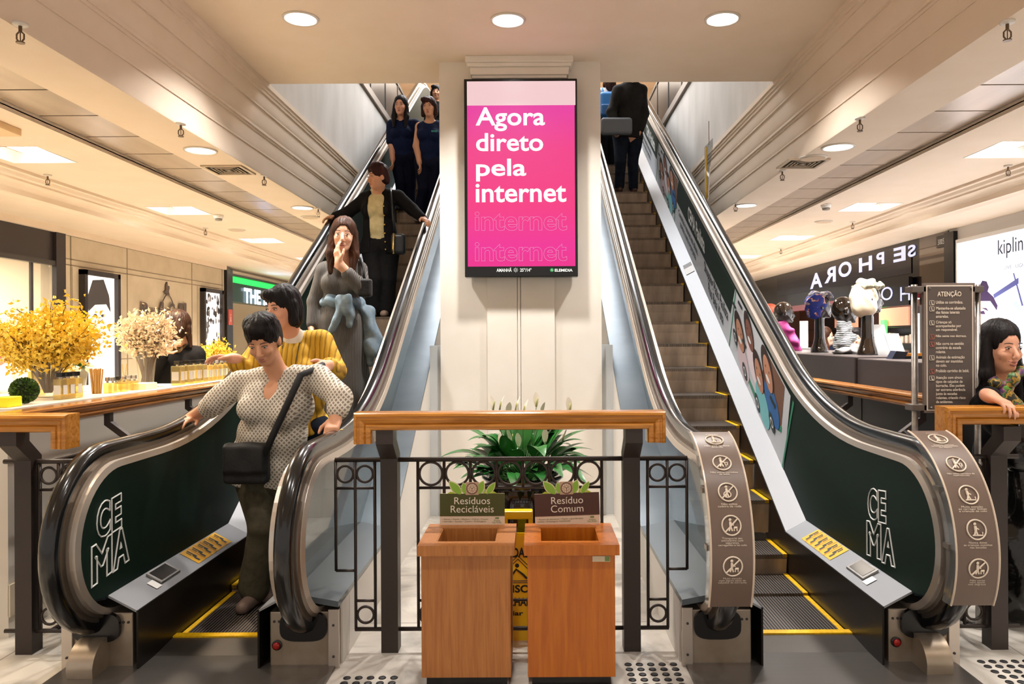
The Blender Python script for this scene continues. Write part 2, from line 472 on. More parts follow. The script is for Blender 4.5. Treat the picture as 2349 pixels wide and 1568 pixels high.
# central column, with the pilaster, its capital and grooves
CY = 7.2
b = MB().box(-.765, .765, CY, CY+.52, 0, CENTRE_Z+.02)
struct(b.build('column', M_wall))
b = MB()
for (x0, x1) in ((-.32, -.035), (-.03, -.005), (.0, .32)): b.rbox(x0, x1, CY-.035, CY+.01, 0, 3.9, .004)
struct(b.build('trim_7', M_wall))
b = MB(); z = CENTRE_Z
for (w, d, h) in ((.50, .17, .06), (.485, .155, .035), (.46, .13, .07), (.445, .115, .03), (.42, .09, .07), (.40, .07, .03), (.385, .06, .08)):
    b.rbox(-w, w, CY-d, CY+.01, z-h, z, .006); z -= h
struct(b.build('trim_8', M_wall))
struct(MB().box(-.875, .875, CY+.05, CY+.6, 0, 1.62).build('wall_back', M_cool))
# far ends of the side aisles
struct(MB().box(-14, -WX, 28, 28.2, 0, 3.5).build('wall_far', M_wall))
struct(MB().box(WX, 14, 28, 28.2, 0, 3.5).build('wall_far', M_wall))

# ================================================================== ceiling fittings
M_glow = mat('lamp_diffuser', 'ffffff', .5, emit=14, ecol='fff8ee')
M_refl = mat('lamp_reflector', 'f6f8fa', .35, .15)
M_trimring = mat('lamp_ring', 'ddd6cc', .35)
def downlight(x, y, z, label, group):
    t = thing('downlight', label, 'ceiling light', (x, y, z), group)
    MB().lathe((x, y, 0), [(.127, z+.10), (.127, z-.012), (.143, z-.012), (.146, z+.001), (.127, z+.001)], 40, False).build('ring', M_trimring, t, True)
    MB().lathe((x, y, 0), [(.124, z-.004), (.115, z+.05), (.09, z+.11)], 40, False).build('reflector', M_refl, t, True)
    MB().cyl((x, y, 0), .10, z+.096, z+.104, 32).build('bulb_disc', M_glow, t)
pos = ['leftmost of the three round downlights on the raised centre ceiling', 'round downlight above the pink screen on the raised centre ceiling', 'rightmost of the three round downlights on the raised centre ceiling']
for (x, y), l in zip(centre_spots, pos): downlight(x, y, CENTRE_Z, l, 'downlights over the escalators')
for s, side in ((-1, 'left'), (1, 'right')):
    for k, (x, y) in enumerate([q for q in side_spots if q[0]*s > 0]):
        w = ['nearest', 'second nearest', 'third nearest', 'farthest'][k]
        downlight(x, y, SIDE_Z, f'{w} round downlight in the low ceiling on the {side} side', 'downlights of the side aisles')
M_light_in = mat('light_box_white', 'f4f3f0', .6)
def square_light(x, y, label):
    z = SIDE_Z; t = thing('ceiling_light', label, 'ceiling light', (x, y, z), 'square recessed lights')
    h = .305; i = .22; b = MB()
    c0 = [(x-h, y-h, z-.002), (x+h, y-h, z-.002), (x+h, y+h, z-.002), (x-h, y+h, z-.002)]
    c1 = [(x-i, y-i, z+.12), (x+i, y-i, z+.12), (x+i, y+i, z+.12), (x-i, y+i, z+.12)]
    for k in range(4): b.quad(c0[k], c0[(k+1) % 4], c1[(k+1) % 4], c1[k])
    b.quad(*c1); b.build('reflector_box', M_light_in, t)
    MB().rbox(x-.11, x+.11, y-.13, y+.13, z+.055, z+.085, .006).build('diffuser', M_glow, t)
    br = MB()
    for q in (-.15, .15): br.box(x+q-.02, x+q+.02, y-.2, y+.2, z+.07, z+.1)
    br.build('bracket', mat('tan_bracket', 'cfae86', .5), t)
for s, side in ((-1, 'left'), (1, 'right')):
    for k, (x, y) in enumerate([q for q in squares if q[0]*s > 0]):
        w = ['nearest', 'second nearest', 'third nearest', 'farthest'][k]
        square_light(x, y, f'{w} square recessed light in the ceiling of the {side} aisle')

M_brass = mat('dull_brass', '6b5844', .4, .7)
def sprinkler(x, y, z=SIDE_Z):
    t = thing('sprinkler', '', 'sprinkler', (x, y, z), 'fire sprinklers')
    MB().lathe((x, y, 0), [(.04, z), (.038, z-.012), (.018, z-.016)], 20).build('rose', M_trimring, t, True)
    b = MB().cyl((x, y, 0), .009, z-.05, z-.01, 10)
    for q in (-1, 1): b.tube([(x+q*.005, y, z-.045), (x+q*.02, y, z-.06), (x+q*.02, y, z-.085), (x+q*.006, y, z-.102)], .0045, 6)
    b.cyl((x, y, 0), .003, z-.1, z-.05, 6).build('frame', M_brass, t)
    MB().cyl((x, y, 0), .022, z-.108, z-.102, 16).build('deflector', M_brass, t)
    return t
L = [(-2.64, 4.1, 'fire sprinkler in the top left corner of the photo, beside the moulding'), (-2.66, 6.0, 'fire sprinkler just above the nearest downlight on the left'),
     (-2.68, 7.9, 'fire sprinkler beside the air vent of the left ceiling'), (-2.69, 9.9, 'fire sprinkler next to the second nearest left downlight'),
     (-4.89, 7.83, 'fire sprinkler below the nearest square light on the left'), (-4.9, 11.6, 'fire sprinkler beyond the second square light on the left'),
     (2.72, 4.14, 'fire sprinkler in the top right corner of the photo, beside the moulding'), (2.69, 5.95, 'fire sprinkler above the nearest downlight on the right'),
     (2.68, 7.79, 'fire sprinkler beside the air vent of the right ceiling'), (2.7, 9.68, 'fire sprinkler against the second nearest right downlight'),
     (4.9, 7.63, 'fire sprinkler below the nearest square light on the right'), (4.87, 11.3, 'fire sprinkler beyond the second square light on the right'),
     (4.87, 14.6, 'small far fire sprinkler at the end of the right aisle')]
for x, y, l in L: sprinkler(x, y)['label'] = l

def vent(x, y, label):
    z = SIDE_Z; t = thing('air_vent', label, 'air vent', (x, y, z)); h = .2
    b = MB()
    for (a, c, d, e) in ((-h, h, -h, -h+.03), (-h, h, h-.03, h), (-h, -h+.03, -h+.03, h-.03), (h-.03, h, -h+.03, h-.03)):
        b.box(x+a, x+c, y+d, y+e, z-.015, z+.002)
    b.build('frame', mat('vent_frame', 'b9a58c', .5), t)
    MB().box(x-h+.03, x+h-.03, y-h+.03, y+h-.03, z-.002, z).build('duct_back', M_black, t)
    b = MB()
    for i in range(1, 5):
        q = .17 - i*.034
        for (a, c, d, e) in ((-q, q, -q, -q+.012), (-q, q, q-.012, q), (-q, -q+.012, -q, q), (q-.012, q, -q, q)):
            b.box(x+a, x+c, y+d, y+e, z-.014, z-.002)
    b.box(x-.03, x+.03, y-.03, y+.03, z-.014, z-.004)
    b.build('louvre', mat('vent_louvre', '9c8a72', .5), t)
vent(-2.94, 7.63, 'square louvred air vent in the left low ceiling'); vent(2.78, 7.48, 'square louvred air vent in the right low ceiling')
def disc(x, y, label):
    t = thing('ceiling_speaker', label, 'speaker', (x, y, SIDE_Z), 'round ceiling speakers')
    MB().lathe((x, y, 0), [(.13, SIDE_Z), (.128, SIDE_Z-.01), (.11, SIDE_Z-.012)], 32).build('ring', M_trimring, t, True)
    MB().cyl((x, y, 0), .108, SIDE_Z-.016, SIDE_Z-.012, 32).build('grille', mat('speaker_grille', 'cdb79d', .7), t)
disc(-3.0, 10.6, 'flat round ceiling speaker near the second left downlight'); disc(-4.5, 11.8, 'flat round ceiling speaker in the far left aisle')
disc(2.8, 7.25, 'flat round ceiling speaker between downlight and vent on the right'); disc(4.42, 11.25, 'flat round ceiling speaker between the square lights on the right')
def smoke(x, y, label):
    t = thing('smoke_detector', label, 'smoke detector', (x, y, SIDE_Z), 'smoke detectors')
    MB().lathe((x, y, 0), [(.065, SIDE_Z), (.065, SIDE_Z-.03), (.05, SIDE_Z-.05)], 24).build('housing', M_white, t, True)
    MB().lathe((x, y, 0), [(.05, SIDE_Z-.05), (.045, SIDE_Z-.075), (.02, SIDE_Z-.08)], 24).build('sensor', mat('sensor_grey', '8d857b', .5), t, True)
smoke(-4.2, 10.4, 'small white smoke detector on the left ceiling'); smoke(3.9, 9.8, 'small white smoke detector on the right ceiling')
b = MB().rbox(-4.2, -4.02, 5.85, 6.15, SIDE_Z-.06, SIDE_Z, .006)
tag(b.build('ceiling_box', mat('beige_box', 'd9b98f', .5)), 'small beige box fixed to the ceiling at the left edge', 'light')  # plain beige box, purpose unknown

# upper gallery railings
for sd in (-1, 1):
    x = sd*(WX+.06); t = thing('gallery_railing', f"dark railing along the upper floor edge on the {'left' if sd < 0 else 'right'}", 'railing', (x, 7.9, 5.9), 'upper floor railings')
    MB().rbox(x-.03, x+.03, 7.9, 17, 6.93, 6.99, .006).build('top_rail', M_dark, t)
    MB().box(x-.012, x+.012, 7.9, 17, 6.0, 6.9).build('infill_panel', mat('smoked_panel', '4a4542', .35), t)
    for k in range(8): MB().box(x-.025, x+.025, 7.92+k*1.29, 7.97+k*1.29, 5.9, 6.95).build('post', M_dark, t)
# ================================================================== escalators
TAN = math.tan(math.radians(30)); SIN, COS = .5, math.cos(math.radians(30))
M_rubber = mat('black_handrail_rubber', '08090b', .2, coat=.25)
M_bronze = mat('brownish_aluminium', '8f8478', .3, .8)
M_green = mat('dark_green_film', '061f15', .5, spec=.25)
M_deck = mat('light_grey_deck', '909296', .42, .15)
M_skirt = mat('dark_skirt_steel', '2a2521', .28, .6)
M_cast = mat('riser_steel', 'b09a84', .42, .35, var=(9, '8d7a68', (1, .2, .2)))
M_yellow = mat('yellow_comb_paint', 'f2c000', .5, var=(40, 'dba800'))
M_clad = mat('blue_grey_cladding', '636c72', .3, .55, var=(6, '566067', (.3, .1, 1)))
M_plinth = mat('worn_stainless', 'b3a799', .35, .7, var=(5, 'a2937f'))
M_wallb = mat('white_truss_cladding', 'd8d4cd', .6)
def grooved(name, c0, c1, scale):
    m = bpy.data.materials.new(name); m.use_nodes = True; nt = m.node_tree; b = nt.nodes['Principled BSDF']
    tc = nt.nodes.new('ShaderNodeTexCoord'); w = nt.nodes.new('ShaderNodeTexWave'); w.inputs['Scale'].default_value = scale
    w.bands_direction = 'X'
    r = nt.nodes.new('ShaderNodeValToRGB'); r.color_ramp.elements[0].color = lin(c0); r.color_ramp.elements[1].color = lin(c1)
    r.color_ramp.elements[0].position = .45; r.color_ramp.elements[1].position = .6
    nt.links.new(tc.outputs['Object'], w.inputs[0]); nt.links.new(w.outputs[0], r.inputs[0]); nt.links.new(r.outputs[0], b.inputs['Base Color'])
    b.inputs['Roughness'].default_value = .45; b.inputs['Metallic'].default_value = .3
    return m
M_tread = grooved('grooved_tread', '0d0b0a', '6a6058', 17)
def plate_mat():
    m = bpy.data.materials.new('ribbed_floor_plate'); m.use_nodes = True; nt = m.node_tree; b = nt.nodes['Principled BSDF']
    tc = nt.nodes.new('ShaderNodeTexCoord'); w = nt.nodes.new('ShaderNodeTexWave'); w.inputs['Scale'].default_value = 22; w.bands_direction = 'Y'
    r = nt.nodes.new('ShaderNodeValToRGB'); r.color_ramp.elements[0].color = lin('5f5b58'); r.color_ramp.elements[1].color = lin('86817c')
    nt.links.new(tc.outputs['Object'], w.inputs[0]); nt.links.new(w.outputs[0], r.inputs[0]); nt.links.new(r.outputs[0], b.inputs['Base Color'])
    b.inputs['Roughness'].default_value = .3; b.inputs['Metallic'].default_value = .7
    return m
M_plate = plate_mat()
def glassy(name, col, alpha, rough=.05):
    m = bpy.data.materials.new(name); m.use_nodes = True; nt = m.node_tree; nt.nodes.remove(nt.nodes['Principled BSDF'])
    tr = nt.nodes.new('ShaderNodeBsdfTransparent'); tr.inputs[0].default_value = lin(col)
    gl = nt.nodes.new('ShaderNodeBsdfGlossy'); gl.inputs[1].default_value = rough
    df = nt.nodes.new('ShaderNodeBsdfDiffuse'); df.inputs[0].default_value = lin(col)
    lw = nt.nodes.new('ShaderNodeLayerWeight'); pw = nt.nodes.new('ShaderNodeMath'); pw.operation = 'POWER'; pw.inputs[1].default_value = 4
    fr = nt.nodes.new('ShaderNodeMath'); fr.operation = 'MULTIPLY_ADD'; fr.inputs[1].default_value = .6; fr.inputs[2].default_value = .04
    nt.links.new(lw.outputs['Facing'], pw.inputs[0]); nt.links.new(pw.outputs[0], fr.inputs[0])
    m1 = nt.nodes.new('ShaderNodeMixShader'); m1.inputs[0].default_value = alpha
    m2 = nt.nodes.new('ShaderNodeMixShader')
    nt.links.new(tr.outputs[0], m1.inputs[1]); nt.links.new(df.outputs[0], m1.inputs[2])
    nt.links.new(fr.outputs[0], m2.inputs[0]); nt.links.new(m1.outputs[0], m2.inputs[1]); nt.links.new(gl.outputs[0], m2.inputs[2])
    nt.links.new(m2.outputs[0], nt.nodes['Material Output'].inputs[0])
    return m
M_glass = glassy('balustrade_glass', 'a9b8be', .22)
M_clear = glassy('clear_acrylic', 'f2f4f4', .06)

def arc(c, r, a0, a1, n):
    return [(c[0]+r*math.cos(math.radians(a0+(a1-a0)*i/n)), c[1]+r*math.sin(math.radians(a0+(a1-a0)*i/n))) for i in range(n+1)]
# middle line of the handrail in (y, z): newel curve, level part, bend, slope, upper level
def bend(p0, p1, p2, n):
    return [tuple((1-t)**2*np.array(p0)+2*t*(1-t)*np.array(p1)+t*t*np.array(p2)) for t in [i/n for i in range(n+1)]]
NC, NR = (3.98, .665), .445
HTOP = NC[1] + NR
kx = 5.2; T = .80
kxu = kx + (6.97-HTOP)/TAN
RAIL = arc(NC, NR, 292, 90, 30) + bend((kx-T, HTOP), (kx, HTOP), (kx+T*COS, HTOP+T*SIN), 14) \
    + bend((kxu-T*COS, 6.97-T*SIN), (kxu, 6.97), (kxu+T, 6.97), 12) + arc((kxu+T+.4, 6.97-NR), NR, 90, -80, 16)
RAIL = [np.array(p) for p in RAIL]
def frames(path):
    out = []
    for i, p in enumerate(path):
        a = path[max(i-1, 0)]; b = path[min(i+1, len(path)-1)]; t = (b-a)/np.linalg.norm(b-a)
        out.append((p, np.array([-t[1], t[0]])))          # outward of the newel is +n when running this way round
    return out
FR = frames(RAIL)
SGN = 1 if FR[15][1][0] < 0 else -1
def off(d): return [p + SGN*n*d for p, n in FR]
def sweep(mb, cx, sd, prof):
    """closed profile of (offset from escalator centre, outward distance from rail line) along the rail"""
    vs = []; m = len(prof)
    for p, n in FR:
        for (x, d) in prof:
            q = p + SGN*n*d; vs.append((cx+sd*x, q[0], q[1]))
    fs = [tuple(range(m)), tuple((len(FR)-1)*m + k for k in range(m))[::-1]]
    for i in range(len(FR)-1):
        for k in range(m): fs.append((i*m+k, i*m+(k+1) % m, (i+1)*m+(k+1) % m, (i+1)*m+k))
    if sd < 0: fs = [f[::-1] for f in fs]
    return mb.add(vs, fs)
def deck_z(y): return .31 if y < 5.37 else min(.31 + (y-5.37)*TAN, 6.0)
def step_z(cx, y):
    """height of the tread a foot at depth y stands on"""
    y0 = 4.9 - .808 + (.13 if cx < 0 else 0.)
    return nose_z(y0 + math.floor((y-y0)/.404)*.404 + .02)
def nose_z(y):
    if y < 4.75: return .012
    if y < 5.45:
        t = (y-4.75)/.7; return .012 + t*t*.5*.7*TAN + .02*t
    return min(-2.85 + TAN*y, 5.9)
HO = .545       # handrail offset
def strip(mb, cx, sd, ys, fx0, fz0, fx1, fz1, th=.012):
    """sloped sheet between two long edges, with thickness below"""
    top = []; n = len(ys)
    for y in ys: top += [(cx+sd*fx0, y, fz0(y)), (cx+sd*fx1, y, fz1(y))]
    bot = [(p[0], p[1], p[2]-th) for p in top]; vs = top+bot; fs = []
    for i in range(n-1):
        a, b, c, d = 2*i, 2*i+1, 2*i+3, 2*i+2
        fs += [(a, b, c, d), (a+2*n, d+2*n, c+2*n, b+2*n), (a, d, d+2*n, a+2*n), (b, b+2*n, c+2*n, c)]
    fs += [(0, 2*n, 2*n+1, 1), (2*n-2, 2*n-1, 4*n-1, 4*n-2)]
    return mb.add(vs, fs)
YS = [3.86, 4.4, 5.0, 5.37, 6.2, 8, 11, 15.1, 15.22, 17.2]
YTOP = 17.0
NRISE = .404*TAN

def panel_outline(d, upto=None):
    """balustrade panel: inside of the newel down to the deck"""
    lo = 0.07
    top = [p for p in off(-d) if p[1] > deck_z(p[0]) + lo + .005]
    i0 = min(range(len(top)), key=lambda i: (top[i][0] > 4.6)*9 + top[i][1])
    top = top[i0:]
    bot = [(y, deck_z(y)+lo) for y in YS[::-1] if top[0][0] < y < top[-1][0]]
    return [tuple(p) for p in top] + bot

def make_escalator(cx, label, outer):
    """outer: side (+1/-1) that carries the dark green film"""
    t = thing('escalator', label, 'escalator', (cx, 3.9, 0))
    for sd in (-1, 1):
        inner = sd != outer
        # handrail, its base and the trims
        c = [(.505, -.012), (.503, .018), (.512, .034), (.53, .042), (HO, .044), (.56, .042), (.578, .034), (.587, .018), (.585, -.012)]
        sweep(MB(), cx, sd, c).build('handrail', M_rubber, t, 'auto')
        sweep(MB(), cx, sd, [(.512, -.036), (.512, -.012), (.578, -.012), (.578, -.036)]).build('rail_guide', M_bronze, t)
        sweep(MB(), cx, sd, [(.485, -.052), (.492, -.036), (.60, -.036), (.608, -.052)]).build('upper_trim', M_bronze, t)
        sweep(MB(), cx, sd, [(.448, -.084), (.458, -.052), (.61, -.052), (.622, -.084)]).build('lower_trim', M_alu, t)
        po = panel_outline(.082)
        b = MB(); 
        if inner: b.prism(po, cx+sd*.47, cx+sd*.482).build('balustrade_glass', M_glass, t)
        else: b.prism(po, cx+sd*.455, cx+sd*.60).build('balustrade_panel', M_green, t)
        # inner deck, skirt, outer deck and side cladding
        ys = YS
        strip(MB(), cx, sd, ys, .31, deck_z, .47, lambda y: deck_z(y)+.085).build('inner_deck', M_deck, t)
        b = MB(); strip(b, cx, sd, ys, .47, lambda y: deck_z(y)+.085, .715, lambda y: deck_z(y)+.04, .03).build('outer_deck', M_clad, t)
        top = [(y, deck_z(y)-.001) for y in YS]; bot = [(y, max(-.05, nose_z(y)-.35)) for y in YS[::-1]]
        MB().prism(top+bot, cx+sd*.303, cx+sd*.313).build('skirt_panel', M_skirt, t)
        lowf = (lambda y: 0. if (inner and y < 7.75) else max(0., -3.9+TAN*y))
        yy = [3.95, 4.5, 5.37, 6.2, 6.8, 7.7, 7.76, 10, 13, 15.2, 17.2]
        top = [(y, deck_z(y)+.012) for y in yy]; bot = [(y, min(lowf(y), deck_z(y)-.2)) for y in yy[::-1]]
        MB().prism(top+bot, cx+sd*.70, cx+sd*.715).build('side_cladding', M_wallb if inner else M_clad, t)
        # plinth under the newel with the rail inlet
        x0, x1 = sorted((cx+sd*.352, cx+sd*.705))
        pl = MB().rbox(x0, x1, 3.9, 4.2, 0, .285, .006); pl.build('plinth', M_plinth, t)
        cov = MB().rbox(*sorted((cx+sd*.655, cx+sd*.712)), 3.885, 3.902, 0, .30, .003)
        cov.build('plinth_strip', M_alu, t)
        for (dx, z) in ((.683, .06), (.683, .22), (.375, .235), (.40, .235)):
            MB().lathe((cx+sd*dx, 3.884 if dx > .6 else 3.9, z), [(.007, 0), (.006, -.004), (.001, -.005)], 10, True, [[1, 0, 0], [0, 0, 1], [0, 1, 0]]).build('screw', M_dark, t)
        # dark rubber-lined inlet the handrail runs into
        oc = [(cx+sd*.53+.12*math.copysign(abs(math.cos(a))**.6, math.cos(a)), .215+.075*math.copysign(abs(math.sin(a))**.6, math.sin(a))) for a in [k*math.pi/14 for k in range(28)]]
        MB().prism(oc, 3.875, 4.0, 1).build('handrail_inlet', M_black, t)
        if (cx < 0) == (sd < 0) or True:
            pass
    # foot-shaped steel cover in front of the outer plinth
    sd = outer; x0, x1 = sorted((cx+sd*.47, cx+sd*.60))
    pr = [(3.9, .0), (3.9, .17)] + arc((3.87, .04), .13, 80, 172, 10) + [(3.745, 0)]
    MB().prism(pr, x0, x1).build('sensor_cover', M_plinth, t, 'auto')
    sbx = (cx+.39) if cx < 0 else (cx+.39)
    R = [[1, 0, 0], [0, 0, 1], [0, 1, 0]]
    st = MB().lathe((sbx, 3.9, .115), [(.026, 0), (.026, -.008), (.02, -.01)], 20, True, R).build('stop_button', M_black, t)
    MB().lathe((sbx, 3.9, .115), [(.019, -.008), (.018, -.02), (.01, -.023)], 20, True, R).build('red_cap', mat('red_button', 'a11a12', .3), st, True)
    # landing plate and comb
    b = MB().box(cx-.69, cx+.69, 2.6, 3.9, -.02, .012); b.box(cx-.352, cx+.352, 3.9, 4.02, -.02, .012)
    b.build('landing_plate', M_plate, t)
    b = MB().add([(cx-.303, 4.02, .012), (cx+.303, 4.02, .012), (cx+.303, 4.26, .03), (cx-.303, 4.26, .03), (cx-.303, 4.02, -.02), (cx+.303, 4.02, -.02), (cx+.303, 4.26, -.02), (cx-.303, 4.26, -.02)],
                 [(0, 1, 2, 3), (0, 4, 5, 1), (1, 5, 6, 2), (2, 6, 7, 3), (3, 7, 4, 0)])
    b.build('comb_plate', mat('worn_comb_steel', '57524d', .35, .7), t)
    MB().box(cx-.303, cx+.303, 4.225, 4.275, .02, .036).build('comb_edge', M_yellow, t)
    # steps
    s0 = None
    y = 4.9 - .808 + (.13 if cx < 0 else 0.); k = 0
    while y < 16.9:
        if s0 is None:
            b = MB(); b.mi(0).box(-.298, .298, .0, .404, -.03, 0)
            b.mi(1).prism([(0, -.001), (.0, -.03), (.012, -.12), (.02, -.245), (.035, -.245), (.03, -.1), (.02, -.03), (.02, -.001)], -.296, .296)
            b.mi(2)
            for q in (-1, 1): b.box(*sorted((q*.298, q*.268)), 0, .404, -.02, .004)
            v0 = MB(); v0.v, v0.f, v0.m = b.v, b.f, b.m
            me = bpy.data.meshes.new('step'); me.from_pydata(v0.v, [], v0.f)
            for m in (M_tread, M_cast, M_yellow): me.materials.append(m)
            me.polygons.foreach_set('material_index', v0.m)
            s0 = me
        o = bpy.data.objects.new('step', s0); COL.objects.link(o); o.parent = t
        o.location = (0, y-3.9, nose_z(y+.02)); y += .404; k += 1
    # soffit closing the truss underneath
    yb = [7.7, 10, 13, 15.2, 17.2]
    strip(MB(), cx, 1, yb, -.70, lambda q: -3.9+TAN*q if q < 16 else 5.2, .70, lambda q: -3.9+TAN*q if q < 16 else 5.2).build('soffit', M_clad, t)
    return t
LX, RX = -1.59, 1.59
esc_l = make_escalator(LX, 'descending escalator on the left with five people riding down', -1)
esc_r = make_escalator(RX, 'ascending escalator on the right with bare steel steps and a clinic advert', 1)
M_film_w = mat('white_film', 'bfc2c6', .4); M_print = mat('dark_print', '23282b', .5)
M_letter = mat('white_outline_film', 'd9dbd8', .5)

# lettering on the dark green newel panels (eye clinic)
for t, cx, sd in ((esc_l, LX, -1), (esc_r, RX, 1)):
    x = cx + sd*.455 - sd*.003
    u = (0, -sd, 0) if sd > 0 else (0, 1, 0); u = (0, 1, 0) if sd < 0 else (0, -1, 0)
    b = MB(); o = (x, 3.98, .70)
    a = [('C', 3.815, .785, .125), ('E', 3.935, .79, .10), ('M', 3.80, .585, .19), ('A', 3.975, .60, .165)] if sd < 0 else \
        [('C', 4.30, .735, .125), ('E', 4.18, .745, .10), ('M', 4.285, .535, .19), ('A', 4.11, .545, .165)]
    for ch, yy, zz, ww in a:
        b = MB(); put_text(b, ch, (x, yy, zz), (0, u[1]*.985, .12), (0, 0, 1), height=.185 if ch in 'CE' else .205, width=ww, bold=.045, outline=.02)
        b.build('lettering', M_letter, t)
# yellow warning strip and display on the inner deck
M_warn = mat('warning_yellow', 'f0b400', .45)
def deck_pt(cx, sd, y, s):       # s 0..1 across the sloping inner deck
    return np.array([cx+sd*(.31+.16*s), y, deck_z(y)+.085*s+.003])
for t, cx, sd in ((esc_l, LX, -1), (esc_r, RX, 1)):
    q = [deck_pt(cx, sd, y, s) for y, s in ((4.62, .14), (4.62, .86), (5.12, .86), (5.12, .14))]
    st = MB().add(q, [(0, 1, 2, 3)]).build('warning_sticker', M_warn, t)
    b2 = MB()
    for k in range(6):
        y0 = 4.645 + k*.08; b = MB()
        for (a0, a1, s0, s1) in ((y0+.01, y0+.03, .22, .42), (y0+.022, y0+.052, .40, .52), (y0+.016, y0+.026, .55, .75), (y0+.036, y0+.05, .5, .78)):
            b.add([deck_pt(cx, sd, yy, ss)+np.array([0, 0, .0015]) for yy, ss in ((a0, s0), (a0, s1), (a1, s1), (a1, s0))], [(0, 1, 2, 3)])
        b.build('pictogram', M_print, st)
        if k: b2.add([deck_pt(cx, sd, yy, ss)+np.array([0, 0, .0012]) for yy, ss in ((y0-.004, .14), (y0-.004, .86), (y0+.001, .86), (y0+.001, .14))], [(0, 1, 2, 3)])
    b2.build('divider', mat('orange_line', 'c06a12', .5), st)
    c0 = [deck_pt(cx, sd, y, s) for y, s in ((4.2, .25), (4.2, .8), (4.42, .8), (4.42, .25))]
    up = np.array([0, 0, .012])
    MB().add([p for p in c0]+[p+up for p in c0], [(4, 5, 6, 7), (0, 1, 5, 4), (1, 2, 6, 5), (2, 3, 7, 6), (3, 0, 4, 7)]).build('direction_display', M_steel, t)
    c1 = [deck_pt(cx, sd, y, s)+up*1.15 for y, s in ((4.22, .3), (4.22, .75), (4.40, .75), (4.40, .3))]
    MB().add(c1, [(0, 1, 2, 3)]).build('display_glass', mat('display_black', '17181b', .12), t)
    c1 = [deck_pt(cx, sd, y, s)+np.array([0, 0, .002]) for y, s in ((4.13, .2), (4.13, .55), (4.19, .55), (4.19, .2))]
    MB().add(c1, [(0, 1, 2, 3)]).build('paper_label', M_white, t)

# white advert film on the rising part of the right escalator's outer panel
xf = RX + .455 - .002
def fp(a, h):
    """a: distance along the slope from the bend, h: height across the band 0 (deck) .. 1 (trim)"""
    y = 5.37 + a*COS; z = deck_z(y) + .08 + h*.70
    return (xf, y, z)
def film(name, pts, m, d, parent):
    return MB().add([(p[0]-d, p[1], p[2]) for p in (fp(*q) for q in pts)], [tuple(range(len(pts)))]).build(name, m, parent)
adv = film('advert_film', [(.55, .0), (.35, .97), (9.9, .97), (9.9, 0)], M_film_w, .001, esc_r)
for a0, a1 in ((2.25, 5.5), (7.35, 9.9)): film('green_band', [(a0+.1, .50), (a0-.1, .97), (a1-.1, .97), (a1+.1, .50)], M_green, .002, adv)
M_teal = mat('teal_green_line', '2f7f5f', .5)
for a in (2.4, 5.75, 7.5, .56): film('teal_line', [(a, .0), (a-.3, .97), (a-.27, .97), (a+.03, 0)], M_teal, .0025, adv)
tilt_u = np.array([0, -COS, -SIN]); tilt_v = np.array([0, 0, 1.])
def adv_text(body, a, h, hh, w, m, bold=0.):
    p = fp(a, h); mb = MB(); put_text(mb, body, (p[0]-.004, p[1], p[2]), tilt_u, tilt_v, height=hh, width=w, bold=bold)
    mb.build('lettering', m, adv)
for o in (0, 4.0):
    adv_text('CEMA Paulista', 4.15+o, .73, .19, 1.05, M_letter, .03)
    adv_text('Consultas e exames em olhos,\nouvidos, nariz e garganta.', 4.72+o, .29, .22, 1.35, M_print, .015)
    if not o: adv_text('Shopping Pátio Paulista\nPiso Bela Vista', 3.05, .30, .26, 1.2, M_print, .015)
# family picture printed on the film (flat shapes of heads, shirts and a brown room)
def family(a0):
    q = lambda pts, m, d, n='print_patch': film(n, [(a0+x, y) for x, y in pts], m, d, adv)
    def oval(cx, cy, rx, ry, m, d, sh=0.): q([(cx+rx*math.cos(k*math.pi/12)+sh*ry*math.sin(k*math.pi/12), cy+ry*math.sin(k*math.pi/12)) for k in range(24)], m, d)
    q([(.60, .42), (.50, .95), (1.0, .95), (1.3, .3), (1.0, .2), (.75, .28)], mat('print_brown', '6b4a38', .6), .003)
    q([(.60, .36), (.58, .44), (.9, .28), (1.4, .16), (2.0, .24), (2.15, .36), (2.2, .30), (2.0, .17), (1.4, .08), (.9, .2)], M_teal, .0035)
    sk, sk2, hr = mat('print_skin', 'b07c60', .6), mat('print_skin_dark', '74493a', .6), mat('print_hair', '2a1a15', .6)
    sh = [mat('print_shirt_%d' % k, c, .6) for k, c in enumerate(('c9b3b6', 'd8c8cc', '6fb0b4', '2d5f96'))]
    for k, (cx, cy, rx, ry, m) in enumerate(((1.60, .75, .15, .17, sk2), (1.95, .50, .17, .18, sk), (.98, .74, .16, .18, sk), (1.26, .50, .15, .17, sk))):
        sm = sh[(1, 0, 3, 2)[k]]; d = .004+.0012*k
        oval(cx-.12, cy-.27, .22, .20, sm, d, .2); oval(cx+.01, cy+.03, rx*1.18, ry*1.16, hr, d+.0003, .3); oval(cx-.01, cy-.01, rx*.86, ry*.92, m, d+.0006, .3)
        oval(cx-.01, cy-.07, rx*.38, ry*.16, M_letter, d+.0009, .3)
        for e_ in (-.05, .06): oval(cx+e_, cy+.03, .016, .012, hr, d+.0009)
    for (cx, cy) in ((2.12, .34), (1.75, .16), (1.3, .12), (.85, .26)):
        oval(cx, cy, .085, .085, M_print, .0095, .3); oval(cx, cy, .045, .045, M_letter, .0098, .3); oval(cx, cy, .03, .03, M_print, .0101, .3)
    for (cx, cy) in ((1.85, .88), (2.1, .72), (1.7, .48), (.75, .5)): q([(cx, cy), (cx-.02, cy+.05), (cx+.14, cy+.05), (cx+.16, cy)], M_print, .0095)
family(0); family(4.95)
q = [deck_pt(RX, 1, y, s) for y, s in ((9.0, .2), (9.0, .8), (9.22, .8), (9.22, .2))]
